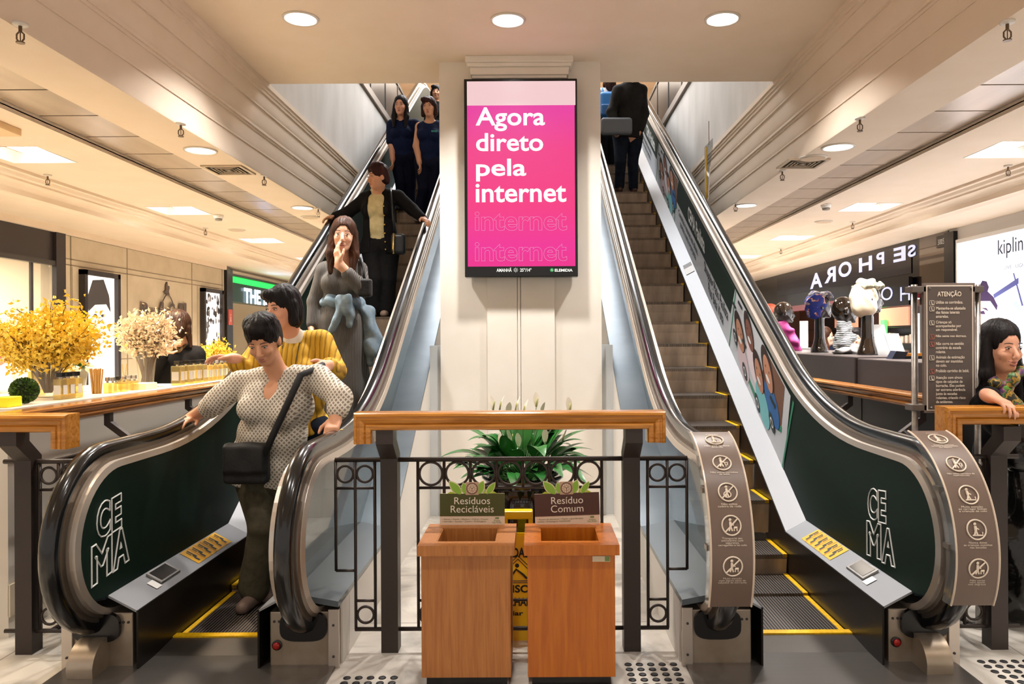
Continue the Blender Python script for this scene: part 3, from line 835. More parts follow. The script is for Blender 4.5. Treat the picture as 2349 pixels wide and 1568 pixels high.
MB().add([p+np.array([0, 0, .004]) for p in q], [(0, 1, 2, 3)]).build('notice_label', M_white, esc_r)
q = [deck_pt(RX, 1, y, s)+np.array([0, 0, .006]) for y, s in ((9.14, .2), (9.14, .8), (9.22, .8), (9.22, .2))]
MB().add(q, [(0, 1, 2, 3)]).build('notice_band', mat('notice_yellow_black', '3a3206', .5), esc_r)

# curved acrylic warning guards clipped around the right escalator's newels
M_brown = mat('taupe_sign_film', '6f5d52', .4); M_cream = mat('cream_print', 'e6d8c6', .5)
def guard(sd, label, texts):
    cx = RX + sd*.56; t = thing('warning_guard', label, 'sign', (cx, 3.5, .3), 'curved warning guards')
    R0 = NR + .095; a_top, a_bot = 100, 205
    def pt(s, x):      # s: 0 top .. 1 bottom
        a = math.radians(a_top + (a_bot-a_top)*s); w = .10
        return np.array([cx + x, NC[0]+.02+R0*math.cos(a), NC[1]+R0*math.sin(a)])
    n = 30; vs = []; fs = []
    for i in range(n+1):
        s = i/n
        for x in (-.096, .096): vs.append(pt(s, x))
    for i in range(n): fs.append((2*i, 2*i+1, 2*i+3, 2*i+2))
    inn = []
    for i in range(n+1):
        a = math.radians(a_top + (a_bot-a_top)*i/n); r = R0-.006
        for x in (-.096, .096): inn.append((cx+x, NC[0]+.02+r*math.cos(a), NC[1]+r*math.sin(a)))
    m = len(vs); vs2 = vs+[np.array(p) for p in inn]; f2 = list(fs)+[tuple(k+m for k in f[::-1]) for f in fs]
    for i in range(n): f2 += [(2*i, 2*i+2, 2*i+2+m, 2*i+m), (2*i+1, 2*i+1+m, 2*i+3+m, 2*i+3)]
    f2 += [(0, m, m+1, 1), (2*n, 2*n+1, 2*n+1+m, 2*n+m)]
    MB().add(vs2, f2).build('sign_face', M_brown, t, 'auto')
    ed = MB(); 
    for x in (-.098, .098): ed.tube([pt(i/n, x) for i in range(n+1)], .005, 6)
    ed.build('edge_strip', mat('acrylic_edge', 'd8c7b4', .2), t)
    # clear side cheek
    out = [pt(i/n, 0)[1:] for i in range(n+1)]; back = [(p[0]+.10*(1-abs(.5-i/n)*.6), p[1]-.0) for i, p in enumerate(out)]
    xx = cx - .099
    MB().prism([tuple(p) for p in out] + [tuple(p) for p in back[::-1]], xx-.003, xx+.003).build('acrylic_cheek', M_clear, t)
    br = MB()
    for s in (.45, .72): p = pt(s, -.095); br.box(p[0]-.012, p[0]+.012, p[1]+.05, p[1]+.1, p[2]-.012, p[2]+.012)
    br.build('clip', M_bronze, t)
    up = np.array([0, 0, 1.])
    pic = MB(); let = MB(); L = R0*math.radians(a_bot-a_top)
    put_text(let, 'ATENÇÃO', None, (1, 0, 0), up, height=.014, fn=lambda a, b: pt(.045-b/L, a)+np.array([0, -.003, .003]))
    for k, (s, txt, kind) in enumerate(texts):
        pic = MB()
        ring = [pt(s-.044*math.cos(q)/L, .043*math.sin(q)) + np.array([0, -.004, .002]) for q in [j*math.pi/14 for j in range(28)]]
        pic.tube(ring, .0036, 6, closed=True)
        nl = txt.count('\n'); ht = .0085+.0112*nl
        put = lambda body, s_, h_, w_: put_text(let, body, None, (1, 0, 0), up, width=w_, height=h_, lead=.8, fn=lambda a, b: pt(s_-b/L, a)+np.array([0, -.003, .002]))
        put(txt, s + (.053+ht/2)/L, ht, min(.13, .0072*max(len(q_) for q_ in txt.split('\n'))))
        ps = lambda dx, dz: pt(s-dz*.84/L, dx*.84) + np.array([0, -.005, .002])
        # little figure
        fig = lambda pts, r: pic.tube([ps(*p) for p in pts], r, 6)
        pic.ball(ps(-.006, .030), (.007, .003, .007), 8, 6)
        fig([(-.006, .02), (-.006, -.005)], .006)
        fig([(-.006, -.003), (-.015, -.03)], .004); fig([(-.006, -.003), (.002, -.03)], .004); fig([(-.006, .014), (.012, .0)], .003)
        if kind == 1: fig([(.014, .0), (.03, .0), (.026, -.018), (.016, -.018), (.014, 0)], .003); pic.ball(ps(.018, -.026), (.004, .002, .004), 6, 4)
        if kind == 2: pic.tube([ps(-.004+.02*math.cos(q), -.014+.017*math.sin(q)) for q in [j*math.pi/6 for j in range(12)]], .003, 5, closed=True)
        if kind == 3: fig([(.012, -.012), (.03, -.012)], .005); fig([(.013, -.012), (.013, -.03)], .003); fig([(.028, -.012), (.028, -.03)], .003)
        if kind == 4: fig([(-.025, -.03), (.03, -.03), (.03, -.012)], .003)
        if kind in (1, 2, 3): fig([(-.034, -.034), (.034, .034)], .0035)
        pic.build('pictogram', M_cream, t)
    let.build('lettering', M_cream, t)
    return t
guard(-1, 'curved brown acrylic warning guard on the newel between bins and the ascending steps',
      [(0.105, 'Não pise na faixa\namarela', 4), (0.285, 'Não utilize carrinhos\nde bebê', 1), (0.448, 'Não utilize\ncadeira de roda', 2), (0.604, 'Transporte seu\nanimalzinho com\nsegurança,\ncarregando-o no colo', 3), (0.790, 'Muita atenção\ncom alguns tipos de\ncalçados de borracha', 3)])
guard(1, 'curved brown acrylic warning guard on the far right newel beside the attention board',
      [(0.107, 'Crianças menores\nsomente acompanhadas\nnos degraus', 4), (0.300, 'Não utilize carrinhos de\nsupermercado', 1), (0.467, 'Muita atenção\nao carregar bolsas\ne crianças de colo', 4), (0.629, 'Nunca deixe\nas crianças sozinhas\nnas escadas', 4), (0.806, 'Não sente\nnem apoie\nnos degraus', 3)])
# clear anti-trap guard hanging from the ceiling edge over the right handrail
p = P(1632, 376, 9.6)
t = thing('hanging_guard', 'clear acrylic guard with a yellow edge hanging over the right handrail', 'guard', (2.32, 9.2, 3.5))
g = [(9.0, 4.05), (9.0, 3.95), (9.15, 3.75), (9.25, 3.4), (9.35, 3.32), (9.42, 3.4), (9.42, 4.05)]
MB().prism([(q[0], q[1]) for q in g], 2.25, 2.256).build('acrylic_sheet', M_clear, t)
MB().tube([(2.253, 9.42, 4.05), (2.253, 9.42, 3.4), (2.253, 9.35, 3.32), (2.253, 9.25, 3.4), (2.253, 9.15, 3.75)], .006, 6).build('edge', mat('acrylic_rim', 'e8dccb', .2), t)
MB().box(2.247, 2.259, 9.33, 9.36, 3.38, 4.03).build('yellow_strip', mat('yellow_strip', 'e6b71c', .5), t)
MB().tube([(2.253, 9.2, 4.02), (2.253, 9.2, 4.31)], .006, 6).build('hanger', M_steel, t)
# ================================================================== balustrades, bins, planter, screen, boards
def wood(name, c0, c1, stretch, rough=.32, scale=6, bump=.15):
    m = bpy.data.materials.new(name); m.use_nodes = True; nt = m.node_tree; b = nt.nodes['Principled BSDF']
    tc = nt.nodes.new('ShaderNodeTexCoord'); mp = nt.nodes.new('ShaderNodeMapping'); mp.inputs['Scale'].default_value = stretch
    n = nt.nodes.new('ShaderNodeTexNoise'); n.inputs['Scale'].default_value = scale; n.inputs['Detail'].default_value = 6; n.inputs['Distortion'].default_value = .6
    r = nt.nodes.new('ShaderNodeValToRGB'); e = r.color_ramp.elements
    e[0].position = .3; e[0].color = lin(c0); e[1].position = .7; e[1].color = lin(c1)
    nt.links.new(tc.outputs['Object'], mp.inputs[0]); nt.links.new(mp.outputs[0], n.inputs[0]); nt.links.new(n.outputs[0], r.inputs[0])
    nt.links.new(r.outputs[0], b.inputs['Base Color']); b.inputs['Roughness'].default_value = rough
    bp = nt.nodes.new('ShaderNodeBump'); bp.inputs['Strength'].default_value = bump; bp.inputs['Distance'].default_value = .004
    nt.links.new(n.outputs[0], bp.inputs['Height']); nt.links.new(bp.outputs[0], b.inputs['Normal'])
    return m
M_oak = wood('golden_oak', 'a2661f', 'cf8d3c', (.6, 8, 8), .22)
M_oaky = wood('brown_oak_lengthwise', '7a4a20', 'a06a38', (8, .6, 8), .2)
M_bin1 = wood('light_oak_veneer', '9c5f2c', 'b4763b', (14, 14, .7), .4)
M_bin2 = wood('reddish_cherry_veneer', 'a5560f', 'c06e1c', (7, 7, .5), .3)
M_iron = mat('dark_bronze_iron', '3a312d', .42, .3)

MOULD = [(0, .02), (.006, .004), (.018, 0), (.022, .008), (.030, .008), (.034, .003), (.052, .012), (.060, .020), (.064, .012), (.072, .010), (.088, .014), (.094, .03), (.094, .12), (0, .12)]
def rail_front(mb, x0, x1, yf, zt, zl, left=True, right=True):
    """moulded rail along x with mitred returns hanging down at the ends"""
    m = len(MOULD); rows = []
    if left: rows.append(lambda d: (x0+d, zl)); rows.append(lambda d: (x0+d, zt-d))
    else: rows.append(lambda d: (x0, zt-d))
    if right: rows.append(lambda d: (x1-d, zt-d)); rows.append(lambda d: (x1-d, zl))
    else: rows.append(lambda d: (x1, zt-d))
    vs = []
    for r in rows:
        for d, y in MOULD: q = r(d); vs.append((q[0], yf+y, q[1]))
    fs = []
    for i in range(len(rows)-1):
        for k in range(m): fs.append((i*m+k, i*m+(k+1) % m, (i+1)*m+(k+1) % m, (i+1)*m+k))
    fs += [tuple(range(m))[::-1], tuple((len(rows)-1)*m+k for k in range(m))]
    return mb.add(vs, fs)
def post(mb, x, y, sgn=-1):
    """square post whose top leans towards the rail (along y)"""
    q = [(y+.09, 0), (y+.09, 1.06), (y-.01, 1.15), (y-.01, 1.21), (y-.115, 1.21), (y-.115, 1.135), (y, 1.04), (y, 0)]
    return mb.prism(q, x-.045, x+.045)
def ringwork(t, ax, c, segs, z0=.112, low=True):
    """iron infill: bars and rings. ax 'x' or 'y': direction; c: the fixed coordinate; segs: bar positions"""
    pt = (lambda u, z: (u, c, z)) if ax == 'x' else (lambda u, z: (c, u, z))
    for i, u in enumerate(segs):
        zb = z0 if not isinstance(low, list) or low[min(i, len(low)-1)] else (.43 if len(low) == 3 else .876)
        MB().tube([pt(u, zb), pt(u, 1.03)], .0085, 8).build('bar', M_iron, t, True)
    for i in range(len(segs)-1):
        u = (segs[i]+segs[i+1])/2; r = abs(segs[i+1]-segs[i])/2 - .009; ok = low if not isinstance(low, list) else low[i]
        for zc in ((.953, .19) if ok and not (isinstance(low, list) and len(low) == 8 and i not in (0, 6)) else (.953,)):
            MB().tube([pt(u+r*math.cos(k*math.pi/14), zc+r*math.sin(k*math.pi/14)) for k in range(28)], .0075, 6, closed=True).build('ring', M_iron, t, True)
def hbar(t, ax, c, u0, u1, z, r, name='cross_bar'):
    pt = (lambda u: (u, c, z)) if ax == 'x' else (lambda u: (c, u, z))
    MB().tube([pt(u0), pt(u1)], r, 8).build(name, M_iron, t, True)

YR = 4.115
t = thing('balustrade', 'middle balustrade with an oak rail on two dark posts behind the waste bins', 'railing', (0, YR, 0), 'oak and iron balustrades')
rail_front(MB(), -.814, .812, 3.93, 1.30, 1.138).build('oak_rail', M_oak, t)
for x in (-.655, .648): post(MB(), x, 4.07).build('post', M_iron, t)
hbar(t, 'x', YR, -.955, .955, 1.03, .013, 'top_bar')
ringwork(t, 'x', YR, [-.506+.1424*k for k in range(8)], low=[True, True, False, False, False, False, True, True])
for z in (.876, .266): hbar(t, 'x', YR, -.506, .49, z, .008)
hbar(t, 'x', YR, -.85, .85, .112, .012, 'bottom_bar')
for s in (-1, 1):
    ringwork(t, 'x', YR, [s*.952, s*.846, s*.74], low=[False, True, True] )
    hbar(t, 'x', YR, s*.952, s*.74, .876, .008); hbar(t, 'x', YR, s*.846, s*.74, .266, .008); hbar(t, 'x', YR, s*.952, s*.846, .43, .008)
for s in (-1, 1):
    side = 'left' if s < 0 else 'right'
    t = thing('balustrade', f'outer balustrade with an oak rail around the {side} escalator', 'railing', (s*2.62, YR, 0), 'oak and iron balustrades')
    a = (-2.82, -2.30) if s < 0 else (2.265, 3.4)
    rail_front(MB(), a[0], a[1], 3.93, 1.30 if s < 0 else 1.315, 1.12, left=s > 0, right=s < 0).build('oak_rail', M_oak, t)
    post(MB(), s*2.62, 4.07).build('post', M_iron, t)
    m = MB(); xs_ = s*2.64
    pr = [(xs_ + s*(.0+q[1]), 1.30-q[0]) for q in MOULD]
    m.prism(pr if s < 0 else pr[::-1], 4.06 if s < 0 else 4.62, 7.4, 1).build('side_rail', M_oaky, t)
    for k in range(3):
        y = 5.0 + k*1.15
        q = [(s*2.50, 0), (s*2.50, 1.03), (s*2.66, 1.15), (s*2.66, 1.21), (s*2.70, 1.21), (s*2.70, 1.13), (s*2.54, 1.01), (s*2.54, 0)]
        MB().prism(q, y-.02, y+.02, 1).build('side_post', M_iron, t)
    hbar(t, 'x', YR, s*2.30, s*2.75, 1.03, .013, 'top_bar'); hbar(t, 'x', YR, s*2.32, s*2.75, .112, .012, 'bottom_bar')
    ringwork(t, 'x', YR, [s*2.32, s*2.455, s*2.56]); hbar(t, 'x', YR, s*2.32, s*2.56, .876, .008)
    hbar(t, 'y', s*2.5, YR, 7.3, 1.03, .013, 'top_bar'); hbar(t, 'y', s*2.5, YR, 7.3, .112, .012, 'bottom_bar'); hbar(t, 'y', s*2.5, YR, 7.3, .876, .008)
    ringwork(t, 'y', s*2.5, [4.2+.142*k for k in range(6)])

# waste bins
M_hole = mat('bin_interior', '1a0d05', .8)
def put_leaf(mb, c, ang, L, w):
    pts = []
    for k in range(9):
        a = k/8; pts.append((a*L, w*math.sin(math.pi*a)**.8*(1-.25*a)))
    pts = pts + [(x, -y) for x, y in pts[-2:0:-1]]
    ca, sa = math.cos(ang), math.sin(ang)
    return [(c[0]+x*ca-y*sa, c[1]+x*sa+y*ca) for x, y in pts]
def waste_bin(x0, x1, m, label, head, head_m, lines, rot):
    yf = 3.66; cx = (x0+x1)/2; t = thing('waste_bin', label, 'bin', (cx, 3.87, 0), 'wooden waste bins')
    MB().box(x0+.02, x1-.02, yf+.03, 4.05, 0, .05).build('base', M_black, t)
    b = MB(); th = .018
    b.rbox(x0, x1, yf, yf+th, .048, .64, .002); b.rbox(x0, x1, 4.06-th, 4.06, .048, .64, .002)
    b.rbox(x0, x0+th, yf+th, 4.06-th, .048, .64, .002); b.rbox(x1-th, x1, yf+th, 4.06-th, .048, .64, .002); b.box(x0+th, x1-th, yf+th, 4.06-th, .05, .07)
    b.build('body', m, t)
    X0, X1, Y0, Y1 = x0-.016, x1+.02, yf-.02, 4.075; hx0, hx1, hy0, hy1 = cx-.15, cx+.145, 3.72, 3.985
    b = MB()
    for q in ((X0, X1, Y0, hy0), (X0, X1, hy1, Y1), (X0, hx0, hy0, hy1), (hx1, X1, hy0, hy1)): b.box(*q, .64, .69)
    b.build('lid', m, t)
    b = MB()
    for q in ((hx0-.004, hx0+.006, hy0, hy1), (hx1-.006, hx1+.004, hy0, hy1), (hx0, hx1, hy0-.004, hy0+.006), (hx0, hx1, hy1-.006, hy1+.004)): b.box(*q, .56, .688)
    b.build('chute', m, t)
    MB().box(x0+th, x1-th, yf+th, 4.04, .50, .505).build('dark_insert', M_hole, t)  # dark sheet closing the bin inside below the chute
    # sign board standing at the back of the lid
    sx, sz, hw, y = cx+.0, .69, .173, 4.05
    ca, sa = math.cos(rot), math.sin(rot)
    def pl(u, v, d=0.): return (sx+u*ca-v*sa, y-d, sz+.0+u*sa+v*ca)
    def plate(pts, d, m_, name, par, th=.004):
        n = len(pts); vs = [pl(u, v, d) for u, v in pts]+[pl(u, v, d-th) for u, v in pts]
        f = [tuple(range(n)), tuple(range(n, 2*n))[::-1]]+[(i, n+i, n+(i+1) % n, (i+1) % n) for i in range(n)]
        return MB().add(vs, f).build(name, m_, par)
    sg = plate([(-hw, 0), (hw, 0), (hw, .167), (-hw, .167)], 0, mat('cream_board', 'dcc9b2', .6), 'sign_board', t)
    plate([(-hw, .047), (hw, .047), (hw, .167), (-hw, .167)], .0015, head_m, 'colour_band', sg, .001)
    U = np.array([ca, 0, sa]); Vv = np.array([-sa, 0, ca])
    b = MB(); put_text(b, head, pl(0, .107, .003), U, Vv, height=.082, lead=.82); b.build('lettering', mat('cream_lettering', 'eadfcd', .6), sg)
    b = MB(); put_text(b, lines, pl(-hw+.012, .024, .0015), U, Vv, height=.022, width=.245, lead=1.05, anchor='l'); b.build('small_print', mat('olive_print', '6a6a3a', .6), sg)
    b = MB(); put_text(b, 'Shopping\nPátio Paulista', pl(.132, .018, .0015), U, Vv, height=.018, width=.05); put_text(b, 'III', pl(.132, .036, .0015), U, Vv, height=.009, width=.02, bold=.06)
    b.build('mall_logo', mat('logo_green', '6f8a4a', .6), sg)
    lf = mat('leaf_green_print', '86b338', .6); lb = mat('leaf_border', 'd6cfa0', .6); lt = mat('lime_print', 'a9b92e', .6)
    for (u, v, a, L, w) in ((-.055, .158, 2.30, .105, .028), (-.028, .155, 1.85, .075, .024), (.025, .155, 1.15, .09, .028), (.075, .158, .95, .085, .02)):
        plate(put_leaf(None, (u, v), a, L, w), .001, lb, 'leaf_border', sg, .003)
        plate(put_leaf(None, (u+.006*math.cos(a), v+.006*math.sin(a)), a, L*.88, w*.78), .002, lf, 'leaf', sg, .001)
    for s in (-1, 1): plate([(s*.06, .165), (s*.135, .166), (s*.115, .178), (s*.105, .175), (s*.09, .19), (s*.07, .188)][::s], .0005, lt, 'lime_leaf', sg, .002)
    plate([(-.034, .160), (.034, .160), (.034, .228), (-.034, .228)], .0025, mat('clock_ground', 'b99a80', .6), 'clock_emblem', sg, .003)
    for r, m_, d in ((.031, mat('clock_dark', '6d4a3a', .6), .0032), (.025, mat('clock_pale', 'd9c2a8', .6), .0038), (.015, mat('clock_mid', 'a0806a', .6), .0042), (.012, MATS['clock_pale'], .0046)):
        plate([(r*math.cos(k*math.pi/12), .194+r*math.sin(k*math.pi/12)) for k in range(24)], d, m_, 'clock_face', sg, .001)
    b = MB()
    b.tube([pl(0, .194, .006), pl(-.009, .203, .006)], .0012, 5); b.tube([pl(0, .194, .006), pl(.009, .202, .006)], .0012, 5); b.tube([pl(0, .194, .006), pl(0, .18, .006)], .0012, 5)
    for k in range(12): a = k*math.pi/6; b.tube([pl(.017*math.cos(a), .194+.017*math.sin(a), .0045), pl(.023*math.cos(a), .194+.023*math.sin(a), .0045)], .0012, 4)
    b.build('clock_hands', MATS['clock_dark'], sg)
    return t
waste_bin(-.422, .009, M_bin1, 'light oak waste bin with the green recyclables sign', 'Resíduos\nRecicláveis', mat('olive_board', '474a1c', .6), '• Metais • Papéis • Plástico • Vidros • Copos\n• Garrafas • Sacolas • Caixas • Embalagens', 0)
wb = waste_bin(.091, .514, M_bin2, 'reddish wooden waste bin with the brown common-waste sign', 'Resíduo\nComum', mat('brown_board', '4d3128', .6), '• Restos de alimentos • Papéis e guardanapos\nusados • Embalagens metalizadas', .03)
b = MB().box(.405, .49, 3.657, 3.6595, .605, .632); b.build('asset_label', mat('pale_label', 'cfc0a4', .5), wb)
b = MB().box(.465, .488, 3.6555, 3.657, .608, .63); b.build('label_patch', MATS['logo_green'], wb)

# yellow wet-floor sign behind the bins
M_ysign = mat('yellow_plastic', 'f0c800', .35); M_pblk = mat('black_print', '15130f', .5)
t = thing('wet_floor_sign', 'yellow folding wet floor sign standing between the two bins', 'sign', (.03, 4.34, 0))
def ws(u, v, d=0., back=False):
    lean = (.70-v)*.16
    return np.array([.03+u, 4.34-lean-d if not back else 4.36+lean-d, v])
for back in (False, True):
    pts = [(-.15, .0), (.15, .0), (.13, .56), (-.13, .56)]
    vs = [ws(u, v, 0, back) for u, v in pts]+[ws(u, v, -.008, back) for u, v in pts]
    MB().add(vs, [(0, 1, 2, 3), (7, 6, 5, 4), (0, 4, 5, 1), (1, 5, 6, 2), (2, 6, 7, 3), (3, 7, 4, 0)]).build('panel', M_ysign, t)
b = MB().rbox(-.055, .115, 4.31, 4.39, .655, .70, .008); b.rbox(-.055, -.03, 4.315, 4.385, .555, .66, .004); b.rbox(.09, .115, 4.315, 4.385, .555, .66, .004)
b.build('handle', M_ysign, t)
sl = np.array([0, .16, 1.]); sl /= np.linalg.norm(sl)
for s_, v_, h_, w_ in (('CUIDADO', .47, .055, .23), ('PISO', .275, .042, .13), ('MOLHADO', .205, .045, .24), ('lar', .145, .025, .06)):
    b = MB(); put_text(b, s_, ws(0, v_, .002), (1, 0, 0), sl, height=h_, width=w_, bold=.03); b.build('lettering', M_pblk, t)
b = MB()
for q in (0, .022): b.tube([ws(-.10, .34+q, .002), ws(0, .435+q*.8, .002), ws(.10, .34+q, .002)], .0025, 5)
b.tube([ws(-.045, .335, .002), ws(-.01, .38, .002), ws(.03, .35, .002), ws(.05, .33, .002)], .006, 6); b.ball(ws(-.005, .40, .002), (.012, .003, .012), 10, 6)
for v in (.318, .308): b.tube([ws(-.12, v, .002), ws(.12, v, .002)], .002, 4)
b.build('pictogram', M_pblk, t)

# glazed pot with a peace lily
PX, PY = .04, 5.3
M_glaze = mat('dark_brown_glaze', '1c0f0b', .08, coat=.6)
t = thing('planter', 'round dark brown glazed pot behind the balustrade', 'planter', (PX, PY, 0))
MB().lathe((PX, PY, 0), [(.15, 0), (.19, .04), (.26, .25), (.305, .45), (.30, .58), (.265, .66), (.25, .69), (.285, .72), (.285, .735), (.255, .74), (.235, .70), (.23, .67)], 48, True).build('pot', M_glaze, t, True)
MB().cyl((PX, PY, 0), .235, .66, .675, 32).build('soil', mat('potting_soil', '1d140e', .9), t)
t = thing('peace_lily', 'leafy peace lily with white flowers growing in the dark glazed pot', 'plant', (PX, PY, .67))
M_leafd = mat('peace_lily_leaf', '2f7a30', .3, var=(5, '1f5a24'), coat=.15); M_stem = mat('peace_lily_stem', '3c6b32', .45)
def leaf(mb, base, az, rise, L, W, droop, n=9, fold=.25):
    """arching lance-shaped leaf on a stalk"""
    base = np.array(base); d = np.array([math.cos(az), math.sin(az), 0]); s = np.array([-math.sin(az), math.cos(az), 0]); vs = []
    for i in range(n+1):
        a = i/n; r = math.cos(rise)*a + .0; z = math.sin(rise)*a - droop*a*a
        w = W*max(0, (math.sin(math.pi*a**.85)))**.9*(1-.15*a) + .0015
        c = base + L*(d*(r+droop*.25*a*a) + np.array([0, 0, z]))
        vs += [c + s*w + np.array([0, 0, fold*w]), c, c - s*w + np.array([0, 0, fold*w])]
    fs = []
    for i in range(n): fs += [(3*i, 3*i+1, 3*i+4, 3*i+3), (3*i+1, 3*i+2, 3*i+5, 3*i+4)]
    mb.add(vs, fs)
lv = MB(); st = MB()
for k in range(95):
    az = rnd.uniform(0, 2*math.pi); out = rnd.random(); rise = 1.35 - out*.75 + rnd.uniform(-.1, .1)
    h = rnd.uniform(.08, .28)*(1.1-out*.7); r0 = .05+.14*out
    b0 = np.array([PX+.10*out*math.cos(az), PY+.10*out*math.sin(az), .68]); b1 = np.array([PX+(r0+.06)*math.cos(az), PY+(r0+.06)*math.sin(az), .68+h])
    st.tube([b0, (b0+b1)/2+np.array([0, 0, .02]), b1], .004, 5)
    leaf(lv, b1, az+rnd.uniform(-.5, .5), rise, rnd.uniform(.27, .44), rnd.uniform(.05, .075), rnd.uniform(.25, .75))
lv.build('foliage', M_leafd, t, True); st.build('stalks', M_stem, t, True)
M_spathe = mat('cream_spathe', 'f7efe0', .5); M_spadix = mat('green_spadix', 'b8b878', .6)
for (px, py) in ((1131, 925), (1146, 925), (1165, 940), (1182, 928), (1200, 935), (1230, 918), (1240, 940), (1306, 930), (1172, 1000), (1190, 1010), (1150, 1010), (1250, 1000), (1222, 1075), (1290, 1000)):
    p = P(px, py, PY+rnd.uniform(-.18, .1)); b = MB(); base = np.array([PX+(p[0]-PX)*.3, PY+(p[1]-PY)*.3, .70])
    az = rnd.uniform(0, 6.28); f = MB().tube([base, (base+p)/2+np.array([0, 0, .03]), p-np.array([0, 0, .05])], .0035, 6).build('flower_stem', M_stem, t, True)
    leaf(b, p-np.array([0, 0, .055]), az, 1.3, .13, .022, .1, 8, .7); b.build('spathe', M_spathe, f, True)
    MB().tube([p-np.array([0, 0, .045]), p+np.array([.01, 0, .015])], .006, 7).build('spadix', M_spadix, f, True)

# wall screen on the column
def em(name, c, e): return mat(name, '050505', .3, emit=e/2**EXP, ecol=c)
t = thing('advert_screen', 'tall black-framed screen with a pink advert on the column', 'screen', (0, 7.07, 2.26))
sy = 7.04; A = lambda px, py, d=0.: P(px, py, sy-d)
x0, z1 = P(1064, 181, sy)[[0, 2]]; x1, z0 = P(1326, 634, sy)[[0, 2]]
MB().rbox(x0, x1, sy, 7.165, z0, z1, .006).build('housing', mat('screen_black', '0a0a0b', .2), t)
MB().box(x0+.1, x1-.1, 7.16, 7.17, z0+.2, z1-.2).build('mount', M_dark, t)
def rect(px0, py0, px1, py1, d, m, name, par):
    a = P(px0, py0, sy); c = P(px1, py1, sy); y = sy-d
    return MB().quad((a[0], y, c[2]), (c[0], y, c[2]), (c[0], y, a[2]), (a[0], y, a[2])).build(name, m, par)
m = bpy.data.materials.new('pink_picture'); m.use_nodes = True; nt = m.node_tree; bs = nt.nodes['Principled BSDF']; MATS['pink_picture'] = m
tc = nt.nodes.new('ShaderNodeTexCoord'); sp = nt.nodes.new('ShaderNodeSeparateXYZ'); mr = nt.nodes.new('ShaderNodeMapRange'); mr.inputs[1].default_value = .1; mr.inputs[2].default_value = 1.6
rp = nt.nodes.new('ShaderNodeValToRGB'); e = rp.color_ramp.elements
e[0].color = lin('f0148c'); e[1].color = lin('ec44a8')
for pos, col in ((.12, 'f21896'), (.38, 'f83284'), (.72, 'f53c8c')): q = rp.color_ramp.elements.new(pos); q.color = lin(col)
nt.links.new(tc.outputs['Object'], sp.inputs[0]); nt.links.new(sp.outputs['Z'], mr.inputs[0]); nt.links.new(mr.outputs[0], rp.inputs[0])
bs.inputs['Base Color'].default_value = (.01, .01, .01, 1); nt.links.new(rp.outputs[0], bs.inputs['Emission Color']); bs.inputs['Emission Strength'].default_value = .95/2**EXP; bs.inputs['Roughness'].default_value = .15
scr = rect(1071, 187, 1320, 610, .0015, m, 'picture', t)
rect(1071, 187, 1320, 241, .003, em('pale_pink_picture', 'f7d0d2', .95), 'pale_band', scr)
M_tx = em('screen_white_text', 'fffdf2', 1.1); M_tl = em('screen_outline_text', 'f9a6d4', .8)
for s_, xa, xb, yy0, yy1 in (('Agora', 1091, 1250, 246, 301), ('direto', 1092, 1246, 305, 347), ('pela', 1092, 1207, 364, 416), ('internet', 1091, 1299, 421, 464)):
    b = MB(); c = A((xa+xb)/2, (yy0+yy1)/2); W_ = (xb-xa)*sy/F_PX; H_ = (yy1-yy0)*sy/F_PX
    put_text(b, s_, (c[0], sy-.004, c[2]), (1, 0, 0), (0, 0, 1), height=H_, width=W_, bold=.018); b.build('lettering', M_tx, scr)
for yc in (507, 577):
    b = MB(); c = A(1195, yc); put_text(b, 'internet', (c[0], sy-.004, c[2]), (1, 0, 0), (0, 0, 1), height=44*sy/F_PX, width=211*sy/F_PX, bold=.018, outline=.006); b.build('outline_lettering', M_tl, scr)
b = MB()
for s_, xa, xb, yc, h in (('AMANHÃ', 1139, 1174, 618.5, 9.5), ('25°/14°', 1193, 1219, 619, 8)):
    c = A((xa+xb)/2, yc); put_text(b, s_, (c[0], sy-.004, c[2]), (1, 0, 0), (0, 0, 1), height=h*sy/F_PX, width=(xb-xa)*sy/F_PX, bold=.02)
c = A(1183, 619); b.lathe((c[0], sy-.003, c[2]), [(.011, 0), (.008, 0), (.008, -.001), (.011, -.001)], 16, False, [[1, 0, 0], [0, 0, 1], [0, 1, 0]])
for k in range(8):
    a = k*math.pi/4; q = np.array([math.cos(a), 0, math.sin(a)]); b.tube([c*[1, 0, 1]+[0, sy-.004, 0]+q*.015, c*[1, 0, 1]+[0, sy-.004, 0]+q*.022], .0018, 4)
c = A(1293, 619.5); put_text(b, 'ELEMIDIA', (c[0], sy-.004, c[2]), (1, 0, 0), (0, 0, 1), height=6.5*sy/F_PX, width=41*sy/F_PX, bold=.03)
b.build('weather_bar', M_tx, t)
c = A(1266, 619); MB().lathe((c[0], sy-.001, c[2]), [(.018, 0), (.018, -.002)], 20, True, [[1, 0, 0], [0, 0, 1], [0, 1, 0]]).build('green_logo', em('green_logo', '1fae55', .8), t)
b = MB(); b.tube([(c[0]-.008, sy-.004, c[2]-.008), (c[0], sy-.004, c[2]+.009), (c[0]+.008, sy-.004, c[2]-.008)], .002, 4); b.build('logo_mark', M_tx, t)

